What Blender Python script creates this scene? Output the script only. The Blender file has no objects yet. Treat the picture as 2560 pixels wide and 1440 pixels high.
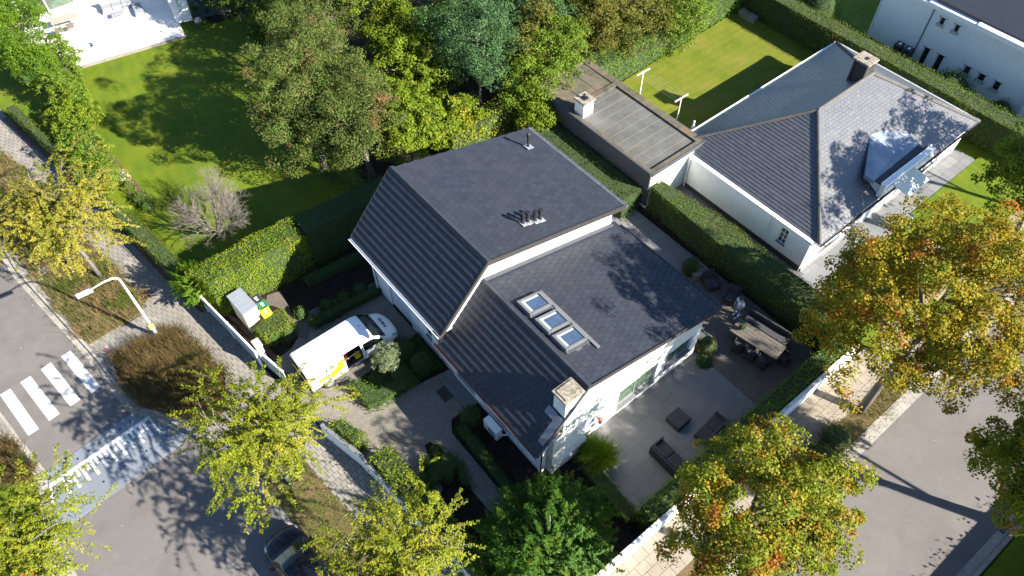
import bpy, bmesh, math, random
import numpy as np
from mathutils import Vector, Matrix

random.seed(7)
RNG = np.random.default_rng(11)
SC = bpy.context.scene
COL = SC.collection
R = math.radians

# ------------------------------------------------------------------ camera
# World axes: X runs along the gable walls, Y along the ridges of the houses, Z up, ground at 0.
FPX, PITCH, ROLL, YAW, CAM_H = 1877.08, R(52.69), R(0.36), R(38.87), 33.0
_cp, _sp = math.cos(PITCH), math.sin(PITCH)
_fw = Vector((0, _cp, -_sp)); _rt = Vector((1, 0, 0)); _dn = Vector((0, -_sp, -_cp))
_rt2 = math.cos(ROLL) * _rt + math.sin(ROLL) * _dn
_dn2 = -math.sin(ROLL) * _rt + math.cos(ROLL) * _dn
_M = Matrix.Rotation(-YAW, 3, 'Z')
FW, RT, DN = _M @ _fw, _M @ _rt2, _M @ _dn2
cam_data = bpy.data.cameras.new('camera')
cam = bpy.data.objects.new('camera', cam_data)
COL.objects.link(cam)
cam_data.sensor_width = 36.0
cam_data.lens = FPX / 2560 * 36
cam_data.clip_start = 0.5
cam_data.clip_end = 2000
cam.matrix_world = Matrix.Translation((0, 0, CAM_H)) @ Matrix((
    (RT.x, -DN.x, -FW.x), (RT.y, -DN.y, -FW.y), (RT.z, -DN.z, -FW.z))).to_4x4()
SC.camera = cam


def G(px, py, z=0.0):
    """survey helper: the point of the photograph at height z above the ground, in metres"""
    d = FW * FPX + RT * (px - 1280) + DN * (py - 720)
    t = (z - CAM_H) / d.z
    return (d.x * t, d.y * t, z)


def G2(px, py, z=0.0):
    p = G(px, py, z)
    return (p[0], p[1])


def proj(p):
    w = Vector(p) - Vector((0, 0, CAM_H))
    k = w.dot(FW)
    if k < 0.1:
        return (-9999, -9999)
    return (1280 + FPX * w.dot(RT) / k, 720 + FPX * w.dot(DN) / k)


# ------------------------------------------------------------------ light
SUN_AZ = R(-64.4)     # direction towards the sun, from +X
SUN_EL = R(30.0)
world = bpy.data.worlds.new('World')
SC.world = world
world.use_nodes = True
wn = world.node_tree
for n in list(wn.nodes):
    wn.nodes.remove(n)
sky = wn.nodes.new('ShaderNodeTexSky')
sky.sky_type = 'NISHITA'
sky.sun_disc = False
sky.sun_elevation = SUN_EL
sky.sun_rotation = math.pi / 2 - SUN_AZ
sky.altitude = 50
sky.air_density = 1.0
sky.dust_density = 0.3
sky.ozone_density = 5.0
bg = wn.nodes.new('ShaderNodeBackground')
bg.inputs['Strength'].default_value = 0.066
wo = wn.nodes.new('ShaderNodeOutputWorld')
wn.links.new(sky.outputs[0], bg.inputs[0])
wn.links.new(bg.outputs[0], wo.inputs[0])
sun_d = bpy.data.lights.new('sun', 'SUN')
sun_d.energy = 5.0
sun_d.angle = R(0.55)
sun_d.color = (1.0, 0.93, 0.82)
sun = bpy.data.objects.new('sun', sun_d)
COL.objects.link(sun)
sv = Vector((math.cos(SUN_EL) * math.cos(SUN_AZ), math.cos(SUN_EL) * math.sin(SUN_AZ), math.sin(SUN_EL)))
sun.rotation_euler = sv.to_track_quat('Z', 'Y').to_euler()
sun.location = (20, -20, 30)
SC.view_settings.view_transform = 'Standard'
SC.view_settings.look = 'None'
SC.view_settings.gamma = 1.0
SC.view_settings.exposure = 1.98
SC.view_settings.use_curve_mapping = False
SC.render.engine = 'CYCLES'
SC.cycles.max_bounces = 5
SC.cycles.diffuse_bounces = 3
SC.cycles.glossy_bounces = 2
SC.cycles.transmission_bounces = 3
SC.cycles.transparent_max_bounces = 4
SC.cycles.use_denoising = True
SC.cycles.sample_clamp_indirect = 4.0

# ------------------------------------------------------------------ materials
MATS = {}


def _new(name):
    m = bpy.data.materials.new(name)
    m.use_nodes = True
    nt = m.node_tree
    for n in list(nt.nodes):
        nt.nodes.remove(n)
    out = nt.nodes.new('ShaderNodeOutputMaterial')
    p = nt.nodes.new('ShaderNodeBsdfPrincipled')
    nt.links.new(p.outputs[0], out.inputs[0])
    return m, nt, p, out


def _c(c):
    return (c[0], c[1], c[2], 1.0)


def N(nt, kind, **kw):
    n = nt.nodes.new(kind)
    for k, v in kw.items():
        if isinstance(v, bpy.types.NodeSocket):
            nt.links.new(v, n.inputs[k])
        elif k in n.inputs:
            n.inputs[k].default_value = v
        else:
            setattr(n, k, v)
    return n


def noise(nt, co, scale, detail=4.0, rough=0.6, dist=0.0):
    n = nt.nodes.new('ShaderNodeTexNoise')
    nt.links.new(co, n.inputs['Vector'])
    n.inputs['Scale'].default_value = scale
    n.inputs['Detail'].default_value = detail
    n.inputs['Roughness'].default_value = rough
    n.inputs['Distortion'].default_value = dist
    return n.outputs['Fac']


def ramp(nt, fac, stops):
    n = nt.nodes.new('ShaderNodeValToRGB')
    nt.links.new(fac, n.inputs[0])
    e = n.color_ramp.elements
    while len(e) < len(stops):
        e.new(0.5)
    for i, (p, c) in enumerate(stops):
        e[i].position = p
        e[i].color = _c(c) if len(c) == 3 else c
    return n.outputs[0]


def mix(nt, fac, a, b, mode='MIX'):
    n = nt.nodes.new('ShaderNodeMix')
    n.data_type = 'RGBA'
    n.blend_type = mode
    for sock, v in ((n.inputs[0], fac), (n.inputs[6], a), (n.inputs[7], b)):
        if isinstance(v, bpy.types.NodeSocket):
            nt.links.new(v, sock)
        elif isinstance(v, (int, float)):
            sock.default_value = v
        else:
            sock.default_value = _c(v)
    return n.outputs[2]


def bump(nt, p, h, strength=0.3, dist=0.02):
    b = nt.nodes.new('ShaderNodeBump')
    b.inputs['Strength'].default_value = strength
    b.inputs['Distance'].default_value = dist
    nt.links.new(h, b.inputs['Height'])
    nt.links.new(b.outputs[0], p.inputs['Normal'])


def flat(name, col, rough=0.6, metal=0.0, var=0.12, scale=3.0, dirt=None, dirt_amt=0.0, bmp=0.0, bscale=60.0, spec=0.5, obj_co=False, coat=0.0):
    """plain surface with mild mottling, optional dirt patches and fine relief"""
    m, nt, p, out = _new(name)
    tc = nt.nodes.new('ShaderNodeTexCoord')
    geo = nt.nodes.new('ShaderNodeNewGeometry')
    co = tc.outputs['Object'] if obj_co else geo.outputs['Position']
    f = noise(nt, co, scale, 5)
    a = tuple(max(0, c * (1 - var)) for c in col)
    b = tuple(c * (1 + var) for c in col)
    c = ramp(nt, f, [(0.3, a), (0.7, b)])
    if dirt:
        f2 = noise(nt, co, scale * 0.37, 6, 0.7)
        f2 = ramp(nt, f2, [(0.45, (0, 0, 0)), (0.7, (dirt_amt,) * 3)])
        c = mix(nt, f2, c, dirt)
    nt.links.new(c, p.inputs['Base Color'])
    p.inputs['Roughness'].default_value = rough
    p.inputs['Metallic'].default_value = metal
    p.inputs['Specular IOR Level'].default_value = spec
    p.inputs['Coat Weight'].default_value = coat
    if bmp:
        bump(nt, p, noise(nt, co, bscale, 3), bmp, 0.01)
    MATS[name] = m
    return m


def tilemat(name, cols, rough=0.6, dirt=None, dirt_amt=0.5, patch=0.35, spec=0.5, dscale=0.6, mottle=9.0, bmp=0.15, coat=0.0):
    """tiles, slates, stones: each piece a slightly different tone, plus weathering across the whole"""
    m, nt, p, out = _new(name)
    geo = nt.nodes.new('ShaderNodeNewGeometry')
    oi = nt.nodes.new('ShaderNodeObjectInfo')
    add = N(nt, 'ShaderNodeMath', operation='ADD')
    nt.links.new(geo.outputs['Random Per Island'], add.inputs[0])
    nt.links.new(oi.outputs['Random'], add.inputs[1])
    fr = N(nt, 'ShaderNodeMath', operation='FRACT')
    nt.links.new(add.outputs[0], fr.inputs[0])
    c = ramp(nt, fr.outputs[0], [(i / max(1, len(cols) - 1), k) for i, k in enumerate(cols)])
    co = geo.outputs['Position']
    f = noise(nt, co, mottle, 5, 0.7)
    g = ramp(nt, f, [(0.25, (1 - patch,) * 3), (0.75, (1 + patch,) * 3)])
    c = mix(nt, 1.0, c, g, 'MULTIPLY')
    if dirt:
        f2 = noise(nt, co, dscale, 6, 0.72)
        f2 = ramp(nt, f2, [(0.45, (0, 0, 0)), (0.72, (dirt_amt,) * 3)])
        c = mix(nt, f2, c, dirt)
    nt.links.new(c, p.inputs['Base Color'])
    p.inputs['Roughness'].default_value = rough
    p.inputs['Specular IOR Level'].default_value = spec
    p.inputs['Coat Weight'].default_value = coat
    p.inputs['Coat Roughness'].default_value = 0.5
    p.inputs['Coat IOR'].default_value = 1.9
    bump(nt, p, noise(nt, co, 45, 3), bmp, 0.01)
    MATS[name] = m
    return m


def leafmat(name, cols, patch=None, patch_pos=(0.55, 0.7), patch_scale=0.6, trans=0.35, rough=0.6, patch2=None, mott=0.35):
    m, nt, p, out = _new(name)
    geo = nt.nodes.new('ShaderNodeNewGeometry')
    c = ramp(nt, geo.outputs['Random Per Island'], [(i / max(1, len(cols) - 1), k) for i, k in enumerate(cols)])
    mean = tuple(sum(k[i] for k in cols) / len(cols) for i in range(3))
    c = mix(nt, 0.38, c, mean)
    co = geo.outputs['Position']
    if patch:
        f = noise(nt, co, patch_scale, 4, 0.6)
        f = ramp(nt, f, [(patch_pos[0], (0, 0, 0)), (patch_pos[1], (0.9,) * 3)])
        c = mix(nt, f, c, patch)
    if patch2:
        off = N(nt, 'ShaderNodeVectorMath', operation='ADD')
        nt.links.new(co, off.inputs[0])
        off.inputs[1].default_value = (31.0, 17.0, 5.0)
        f = noise(nt, off.outputs[0], patch_scale * 1.3, 4, 0.6)
        f = ramp(nt, f, [(0.55, (0, 0, 0)), (0.68, (0.85,) * 3)])
        c = mix(nt, f, c, patch2)
    f = noise(nt, co, 1.7, 3, 0.6)
    g = ramp(nt, f, [(0.3, (1 - mott, 1 - mott * 0.8, 1 - mott)), (0.7, (1 + mott, 1 + mott * 0.8, 1 + mott * 0.6))])
    c = mix(nt, 1.0, c, g, 'MULTIPLY')
    nt.links.new(c, p.inputs['Base Color'])
    p.inputs['Roughness'].default_value = rough
    p.inputs['Specular IOR Level'].default_value = 0.15
    t = nt.nodes.new('ShaderNodeBsdfTranslucent')
    c2 = mix(nt, 1.0, c, (1.25, 1.15, 0.55), 'MULTIPLY')
    nt.links.new(c2, t.inputs[0])
    ms = nt.nodes.new('ShaderNodeMixShader')
    ms.inputs[0].default_value = trans
    nt.links.new(p.outputs[0], ms.inputs[1])
    nt.links.new(t.outputs[0], ms.inputs[2])
    nt.links.new(ms.outputs[0], out.inputs[0])
    MATS[name] = m
    return m


def groundmat(name, stops, scale=0.5, fine=30.0, fine_amt=0.35, stops2=None, s2scale=0.25, rough=0.9, bmp=0.5, bdist=0.03, specks=None, cracks=None, stripes=None):
    """lawns, soil, asphalt: broad patches times fine grain"""
    m, nt, p, out = _new(name)
    geo = nt.nodes.new('ShaderNodeNewGeometry')
    co = geo.outputs['Position']
    c = ramp(nt, noise(nt, co, scale, 6, 0.65), stops)
    if stops2:
        c2 = ramp(nt, noise(nt, co, s2scale, 5, 0.7, 0.5), stops2)
        c = mix(nt, 1.0, c, c2, 'MULTIPLY')
    ff = noise(nt, co, fine, 3, 0.7)
    g = ramp(nt, ff, [(0.3, (1 - fine_amt,) * 3), (0.7, (1 + fine_amt,) * 3)])
    c = mix(nt, 1.0, c, g, 'MULTIPLY')
    if cracks:
        w = N(nt, 'ShaderNodeVectorMath', operation='MULTIPLY_ADD')
        nz = nt.nodes.new('ShaderNodeTexNoise'); nt.links.new(co, nz.inputs['Vector']); nz.inputs['Scale'].default_value = 1.3
        nt.links.new(nz.outputs['Color'], w.inputs[0]); w.inputs[1].default_value = (0.9, 0.9, 0); nt.links.new(co, w.inputs[2])
        vr = nt.nodes.new('ShaderNodeTexVoronoi'); vr.feature = 'DISTANCE_TO_EDGE'; nt.links.new(w.outputs[0], vr.inputs['Vector']); vr.inputs['Scale'].default_value = cracks[0]
        s = ramp(nt, vr.outputs['Distance'], [(0.0, (1 - cracks[1],) * 3), (cracks[2], (1, 1, 1))])
        brk = ramp(nt, noise(nt, co, 0.35, 3), [(0.45, (0, 0, 0)), (0.55, (1, 1, 1))])
        s = mix(nt, brk, (1, 1, 1), s)
        c = mix(nt, 1.0, c, s, 'MULTIPLY')
    if stripes:
        mp = N(nt, 'ShaderNodeMapping'); nt.links.new(co, mp.inputs[0]); mp.inputs['Rotation'].default_value = (0, 0, stripes[0])
        wv = nt.nodes.new('ShaderNodeTexWave'); nt.links.new(mp.outputs[0], wv.inputs['Vector']); wv.inputs['Scale'].default_value = stripes[1]; wv.inputs['Distortion'].default_value = 1.5
        s = ramp(nt, wv.outputs['Fac'], [(0.2, (0.965,) * 3), (0.8, (1.035,) * 3)])
        c = mix(nt, 1.0, c, s, 'MULTIPLY')
    if specks:
        vor = nt.nodes.new('ShaderNodeTexVoronoi')
        nt.links.new(co, vor.inputs['Vector'])
        vor.inputs['Scale'].default_value = specks[0]
        s = ramp(nt, vor.outputs['Distance'], [(specks[1], (1, 1, 1)), (specks[1] + 0.03, (0, 0, 0))])
        c = mix(nt, s, c, specks[2])
    nt.links.new(c, p.inputs['Base Color'])
    p.inputs['Roughness'].default_value = rough
    p.inputs['Specular IOR Level'].default_value = 0.25
    bump(nt, p, ff, bmp, bdist)
    MATS[name] = m
    return m


def pavermat(name, c1, c2, mortar, bw=0.21, bh=0.105, rot=0.0, dirt=(0.05, 0.045, 0.04), rough=0.85):
    m, nt, p, out = _new(name)
    geo = nt.nodes.new('ShaderNodeNewGeometry')
    mp = N(nt, 'ShaderNodeMapping')
    nt.links.new(geo.outputs['Position'], mp.inputs[0])
    mp.inputs['Rotation'].default_value = (0, 0, rot)
    b = nt.nodes.new('ShaderNodeTexBrick')
    nt.links.new(mp.outputs[0], b.inputs['Vector'])
    b.inputs['Color1'].default_value = _c(c1)
    b.inputs['Color2'].default_value = _c(c2)
    b.inputs['Mortar'].default_value = _c(mortar)
    b.inputs['Scale'].default_value = 1.0
    b.inputs['Brick Width'].default_value = bw
    b.inputs['Row Height'].default_value = bh
    b.inputs['Mortar Size'].default_value = 0.007
    b.inputs['Mortar Smooth'].default_value = 0.2
    f = ramp(nt, noise(nt, geo.outputs['Position'], 0.9, 6, 0.7), [(0.4, (0, 0, 0)), (0.75, (0.6,) * 3)])
    c = mix(nt, f, b.outputs['Color'], dirt)
    g = ramp(nt, noise(nt, geo.outputs['Position'], 14, 4, 0.7), [(0.3, (0.7,) * 3), (0.7, (1.3,) * 3)])
    c = mix(nt, 1.0, c, g, 'MULTIPLY')
    nt.links.new(c, p.inputs['Base Color'])
    p.inputs['Roughness'].default_value = rough
    bump(nt, p, b.outputs['Fac'], -0.4, 0.01)
    MATS[name] = m
    return m


# surfaces
groundmat('lawn', [(0.3, (0.058, 0.105, 0.003)), (0.5, (0.088, 0.132, 0.004)), (0.7, (0.135, 0.150, 0.006))], 0.45, 40, 0.4,
          [(0.35, (0.8, 0.85, 0.8)), (0.65, (1.15, 1.1, 1.0))], 0.12, bmp=0.9, bdist=0.04, stripes=(R(12), 0.42), specks=(1.3, 0.025, (0.30, 0.26, 0.05)))
groundmat('dry_lawn', [(0.3, (0.075, 0.105, 0.006)), (0.5, (0.112, 0.135, 0.009)), (0.74, (0.165, 0.135, 0.028))], 0.5, 40, 0.45, bmp=0.9, bdist=0.04,
          specks=(2.4, 0.05, (0.17, 0.12, 0.05)), stripes=(R(90), 0.5))
groundmat('verge_grass', [(0.3, (0.05, 0.075, 0.012)), (0.5, (0.11, 0.085, 0.035)), (0.7, (0.17, 0.11, 0.06))], 0.7, 25, 0.5, bmp=1.0, bdist=0.05)
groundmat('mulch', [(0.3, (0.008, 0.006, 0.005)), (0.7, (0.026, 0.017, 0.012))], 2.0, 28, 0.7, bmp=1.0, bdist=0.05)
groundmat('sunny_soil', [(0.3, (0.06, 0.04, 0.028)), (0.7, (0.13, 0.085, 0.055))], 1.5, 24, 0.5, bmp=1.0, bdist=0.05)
groundmat('asphalt', [(0.3, (0.112, 0.104, 0.098)), (0.7, (0.145, 0.135, 0.127))], 0.35, 60, 0.28,
          [(0.3, (0.90, 0.90, 0.92)), (0.7, (1.06, 1.05, 1.03))], 1.6, rough=0.85, bmp=0.5, bdist=0.01, specks=(0.9, 0.018, (0.30, 0.28, 0.25)))
groundmat('gutter_concrete', [(0.3, (0.15, 0.135, 0.12)), (0.7, (0.22, 0.20, 0.175))], 1.2, 30, 0.2, rough=0.9, bmp=0.3, bdist=0.01)
groundmat('roof_felt', [(0.3, (0.075, 0.078, 0.074)), (0.7, (0.115, 0.117, 0.110))], 0.8, 22, 0.2,
          [(0.35, (0.8, 0.78, 0.72)), (0.65, (1.12, 1.12, 1.12))], 0.5, rough=0.9, bmp=0.2, bdist=0.01, specks=(1.6, 0.05, (0.16, 0.07, 0.035)))
groundmat('mossy_slab', [(0.3, (0.045, 0.045, 0.03)), (0.55, (0.10, 0.09, 0.065)), (0.7, (0.16, 0.09, 0.055))], 1.6, 30, 0.5, rough=0.95, bmp=0.6, bdist=0.02)
pavermat('brick_paver', (0.16, 0.145, 0.12), (0.21, 0.185, 0.155), (0.06, 0.055, 0.045), dirt=(0.09, 0.085, 0.07))
pavermat('brown_paver', (0.11, 0.092, 0.072), (0.14, 0.118, 0.093), (0.03, 0.026, 0.022), rot=R(90))
pavermat('red_brick_edge', (0.13, 0.06, 0.04), (0.10, 0.055, 0.04), (0.05, 0.04, 0.035), 0.2, 0.1)
tilemat('sidewalk_tile', [(0.17, 0.155, 0.135), (0.205, 0.19, 0.165), (0.19, 0.175, 0.16), (0.23, 0.21, 0.18)], 0.9, (0.11, 0.10, 0.085), 0.6, 0.2)
tilemat('beige_tile', [(0.21, 0.185, 0.15), (0.25, 0.22, 0.175), (0.23, 0.20, 0.16)], 0.9, (0.17, 0.13, 0.10), 0.7, 0.2)
tilemat('terrace_tile', [(0.135, 0.135, 0.135), (0.155, 0.155, 0.152), (0.145, 0.145, 0.145)], 0.7, (0.10, 0.10, 0.10), 0.5, 0.12)
tilemat('pale_tile', [(0.66, 0.63, 0.59), (0.72, 0.69, 0.65), (0.69, 0.66, 0.61)], 0.8, (0.5, 0.42, 0.33), 0.35, 0.06)
tilemat('bluestone_tile', [(0.12, 0.125, 0.13), (0.14, 0.145, 0.15), (0.165, 0.17, 0.17)], 0.75, (0.13, 0.13, 0.13), 0.5, 0.15)
tilemat('kerb_stone', [(0.24, 0.225, 0.20), (0.29, 0.27, 0.24), (0.26, 0.24, 0.215)], 0.9, (0.13, 0.12, 0.10), 0.5, 0.2)
tilemat('roof_clay', [(0.017, 0.021, 0.032), (0.021, 0.026, 0.037), (0.025, 0.030, 0.042)], 0.6, (0.032, 0.031, 0.036), 0.6, 0.18, spec=0.35, dscale=0.3, bmp=0.05)
tilemat('tile_edge_glint', [(0.070, 0.075, 0.085), (0.09, 0.095, 0.105)], 0.8)  # lighter than the tiles: edges catching light, put into the deck colour
flat('joint_dirt', (0.055, 0.05, 0.042), 0.95)
flat('joint_grey', (0.085, 0.085, 0.085), 0.95)
flat('skylight_frame', (0.11, 0.115, 0.12), 0.5, var=0.1)
tilemat('roof_slate', [(0.032, 0.034, 0.042), (0.046, 0.048, 0.056), (0.038, 0.041, 0.049), (0.060, 0.062, 0.069)], 0.5, (0.062, 0.060, 0.060), 0.5, 0.2, spec=1.0, dscale=0.45, bmp=0.05, coat=0.45)
tilemat('ridge_clay', [(0.045, 0.045, 0.046), (0.065, 0.063, 0.06)], 0.7, (0.08, 0.078, 0.065), 0.5, 0.3)
tilemat('steel_plate', [(0.145, 0.165, 0.19), (0.155, 0.175, 0.20), (0.135, 0.155, 0.18)], 0.75, (0.125, 0.135, 0.15), 0.5, 0.08, spec=0.5, bmp=0.05)
flat('road_paint', (0.62, 0.61, 0.57), 0.7, var=0.12, scale=6, dirt=(0.3, 0.29, 0.27), dirt_amt=0.45)
flat('white_render', (0.78, 0.78, 0.76), 0.85, var=0.04, dirt=(0.62, 0.62, 0.58), dirt_amt=0.3, bmp=0.2, bscale=40)
flat('white_brick', (0.76, 0.76, 0.74), 0.8, var=0.05, dirt=(0.6, 0.61, 0.58), dirt_amt=0.3, bmp=0.5, bscale=12)
flat('weathered_render', (0.72, 0.73, 0.70), 0.85, var=0.08, scale=5, dirt=(0.30, 0.31, 0.28), dirt_amt=0.6, bmp=0.3, bscale=30)
flat('white_paint', (0.80, 0.80, 0.80), 0.35, var=0.02)
flat('white_metal', (0.74, 0.75, 0.76), 0.4, var=0.04)
flat('galvanised', (0.27, 0.28, 0.30), 0.5, 0.2, var=0.25, scale=8)
flat('zinc', (0.20, 0.235, 0.28), 0.5, 0.2, var=0.1, scale=2.5, dirt=(0.33, 0.37, 0.42), dirt_amt=0.6)
flat('grey_plank', (0.32, 0.35, 0.38), 0.7, var=0.1)
flat('fascia_brown', (0.028, 0.026, 0.025), 0.7, var=0.15)
flat('dark_board', (0.045, 0.05, 0.06), 0.7, var=0.15)
flat('copper', (0.14, 0.075, 0.06), 0.55, 0.2, var=0.3, scale=5)
flat('lead', (0.15, 0.16, 0.20), 0.55, 0.2, var=0.2, scale=6)
flat('black_plastic', (0.015, 0.015, 0.017), 0.45, var=0.2)
flat('dark_rattan', (0.028, 0.026, 0.028), 0.7, var=0.3, scale=20, bmp=0.5, bscale=90)
flat('dark_cushion', (0.035, 0.035, 0.042), 0.9, var=0.12, scale=8)
flat('teak', (0.085, 0.075, 0.062), 0.7, var=0.3, scale=7)
flat('grey_cushion', (0.22, 0.235, 0.25), 0.9, var=0.06)
flat('pale_wood', (0.30, 0.25, 0.21), 0.8, var=0.1)
flat('concrete_cap', (0.24, 0.205, 0.16), 0.95, var=0.5, scale=11, dirt=(0.05, 0.048, 0.035), dirt_amt=0.9, bmp=0.8, bscale=25)
flat('dark_brick', (0.035, 0.033, 0.033), 0.8, var=0.3, scale=8)
flat('glass_dark', (0.012, 0.016, 0.02), 0.08, spec=0.7, var=0.3, scale=1.2)
flat('glass_green', (0.05, 0.08, 0.055), 0.08, spec=0.7, var=0.7, scale=1.8)
flat('skylight_glass', (0.040, 0.062, 0.105), 0.06, spec=0.9, var=0.2)
flat('blind', (0.42, 0.50, 0.56), 0.6, var=0.03)
flat('van_white', (0.80, 0.80, 0.80), 0.22, var=0.01, coat=0.6)
flat('car_black', (0.004, 0.005, 0.009), 0.2, var=0.05, spec=0.4)
flat('car_glass', (0.006, 0.008, 0.010), 0.08, spec=0.5, var=0.3, scale=2)
flat('tyre', (0.018, 0.018, 0.018), 0.85)
flat('rim', (0.35, 0.35, 0.37), 0.35, 0.6)
flat('headlight', (0.30, 0.33, 0.36), 0.1, spec=0.9, var=0.3, scale=12)
flat('yellow_film', (0.78, 0.66, 0.01), 0.5, var=0.05, scale=4)
flat('yellow_sign', (0.72, 0.62, 0.08), 0.5)
flat('red_paint', (0.55, 0.04, 0.03), 0.5)
flat('red_cloth', (0.25, 0.02, 0.03), 0.9)
flat('shed_cream', (0.62, 0.57, 0.42), 0.7, var=0.05)
flat('shed_roof', (0.20, 0.22, 0.25), 0.55, var=0.06)
flat('bin_green', (0.03, 0.14, 0.05), 0.5)
flat('bin_black', (0.03, 0.032, 0.035), 0.5)
flat('bin_yellow', (0.42, 0.38, 0.03), 0.5)
flat('green_letters', (0.03, 0.35, 0.12), 0.5)
flat('bark', (0.13, 0.115, 0.095), 0.95, var=0.35, scale=9, bmp=0.8, bscale=20)
flat('pale_bark', (0.13, 0.12, 0.10), 0.95, var=0.3, scale=9, bmp=0.8, bscale=20)
flat('dead_twig', (0.125, 0.108, 0.092), 0.9, var=0.25, scale=9)
flat('skin', (0.42, 0.24, 0.16), 0.6, var=0.03)
flat('white_shirt', (0.66, 0.68, 0.74), 0.85, var=0.04)
flat('blue_jeans', (0.10, 0.16, 0.28), 0.9, var=0.2, scale=20)
flat('dark_hair', (0.02, 0.014, 0.01), 0.6)
flat('awning_cloth', (0.55, 0.60, 0.56), 0.8, var=0.05)
flat('terracotta', (0.19, 0.15, 0.12), 0.8)
flat('wire', (0.55, 0.55, 0.5), 0.5)
flat('pink_paint', (0.60, 0.25, 0.24), 0.8, var=0.2, scale=10)
flat('beehive_brick', (0.30, 0.13, 0.10), 0.8, var=0.3, scale=12)
# foliage
leafmat('leaf_yellowgreen', [(0.085, 0.145, 0.010), (0.19, 0.225, 0.016), (0.28, 0.28, 0.022), (0.13, 0.18, 0.013)], (0.34, 0.30, 0.04), (0.52, 0.72), 0.5)
leafmat('leaf_golden', [(0.15, 0.165, 0.016), (0.28, 0.25, 0.035), (0.36, 0.30, 0.055), (0.18, 0.20, 0.020)], (0.12, 0.16, 0.014), (0.5, 0.68), 0.5)
leafmat('leaf_sweetgum_green', [(0.060, 0.12, 0.008), (0.14, 0.18, 0.011), (0.24, 0.22, 0.015), (0.10, 0.15, 0.010)], (0.34, 0.09, 0.022), (0.56, 0.68), 0.8, patch2=(0.34, 0.20, 0.018))
leafmat('leaf_sweetgum_orange', [(0.075, 0.12, 0.008), (0.20, 0.20, 0.012), (0.34, 0.26, 0.016), (0.12, 0.15, 0.010), (0.36, 0.17, 0.018)], (0.36, 0.085, 0.020), (0.56, 0.67), 0.8, patch2=(0.085, 0.15, 0.010))
leafmat('leaf_maple', [(0.040, 0.082, 0.012), (0.080, 0.110, 0.024), (0.13, 0.135, 0.044), (0.055, 0.095, 0.016)], (0.22, 0.085, 0.06), (0.58, 0.70), 0.55, patch2=(0.055, 0.12, 0.015))
leafmat('leaf_green', [(0.056, 0.119, 0.013), (0.106, 0.175, 0.018), (0.163, 0.213, 0.022), (0.075, 0.138, 0.015)])
leafmat('leaf_bright', [(0.055, 0.125, 0.008), (0.10, 0.18, 0.012), (0.15, 0.225, 0.018)], (0.05, 0.11, 0.012), (0.5, 0.66), 0.7)
leafmat('leaf_lime', [(0.06, 0.125, 0.010), (0.12, 0.18, 0.013), (0.19, 0.22, 0.016), (0.09, 0.15, 0.011)], (0.27, 0.24, 0.02), (0.56, 0.72), 0.5)
leafmat('leaf_ash', [(0.036, 0.090, 0.034), (0.060, 0.126, 0.050), (0.090, 0.156, 0.066)])
leafmat('leaf_olive_brown', [(0.069, 0.098, 0.014), (0.127, 0.132, 0.025), (0.184, 0.138, 0.040), (0.081, 0.115, 0.016)], (0.057, 0.103, 0.014), (0.5, 0.65), 0.5)
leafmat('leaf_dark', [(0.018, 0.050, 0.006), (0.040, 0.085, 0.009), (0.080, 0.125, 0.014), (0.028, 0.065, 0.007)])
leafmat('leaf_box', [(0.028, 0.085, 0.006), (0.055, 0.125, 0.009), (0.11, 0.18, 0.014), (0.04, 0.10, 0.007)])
leafmat('leaf_hedge', [(0.056, 0.106, 0.010), (0.106, 0.156, 0.015), (0.150, 0.188, 0.019)], (0.188, 0.150, 0.044), (0.55, 0.72), 0.7)
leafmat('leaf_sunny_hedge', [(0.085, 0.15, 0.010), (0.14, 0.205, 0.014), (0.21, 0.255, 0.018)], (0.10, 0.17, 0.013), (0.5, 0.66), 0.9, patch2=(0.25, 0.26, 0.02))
leafmat('leaf_conifer', [(0.025, 0.085, 0.012), (0.045, 0.120, 0.018), (0.090, 0.165, 0.018)], (0.130, 0.190, 0.018), (0.52, 0.68), 0.5)
leafmat('leaf_olive', [(0.13, 0.17, 0.09), (0.20, 0.24, 0.14), (0.09, 0.13, 0.06)], trans=0.2)
leafmat('leaf_grass', [(0.06, 0.14, 0.010), (0.11, 0.19, 0.014), (0.15, 0.22, 0.02)])
leafmat('leaf_bamboo', [(0.10, 0.16, 0.010), (0.17, 0.21, 0.015), (0.22, 0.24, 0.02)])
leafmat('leaf_brown', [(0.10, 0.065, 0.03), (0.17, 0.11, 0.05), (0.07, 0.075, 0.02), (0.13, 0.085, 0.04)], (0.05, 0.07, 0.015), (0.55, 0.7), 0.6)
leafmat('leaf_straw', [(0.26, 0.18, 0.10), (0.20, 0.13, 0.07), (0.10, 0.11, 0.03), (0.32, 0.22, 0.13)], (0.07, 0.11, 0.015), (0.45, 0.6), 0.7)
leafmat('flower_cream', [(0.50, 0.48, 0.25), (0.35, 0.36, 0.15), (0.6, 0.58, 0.4)])
flat('hedge_core', (0.020, 0.038, 0.008), 1.0)
flat('hedge_twig', (0.06, 0.04, 0.03), 1.0)
M = MATS

# ------------------------------------------------------------------ building helpers
def wloc(o):
    v = Vector((0, 0, 0))
    while o is not None:
        v += Vector(o.location)
        o = o.parent
    return v


def tag(o, label=None, cat=None, group=None, kind=None):
    if label: o['label'] = label
    if cat: o['category'] = cat
    if group: o['group'] = group
    if kind: o['kind'] = kind
    return o


def thing(name, loc, label, cat, group=None):
    o = bpy.data.objects.new(name, None)
    o.empty_display_size = 0.3
    COL.objects.link(o)
    o.location = loc
    return tag(o, label, cat, group)


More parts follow.
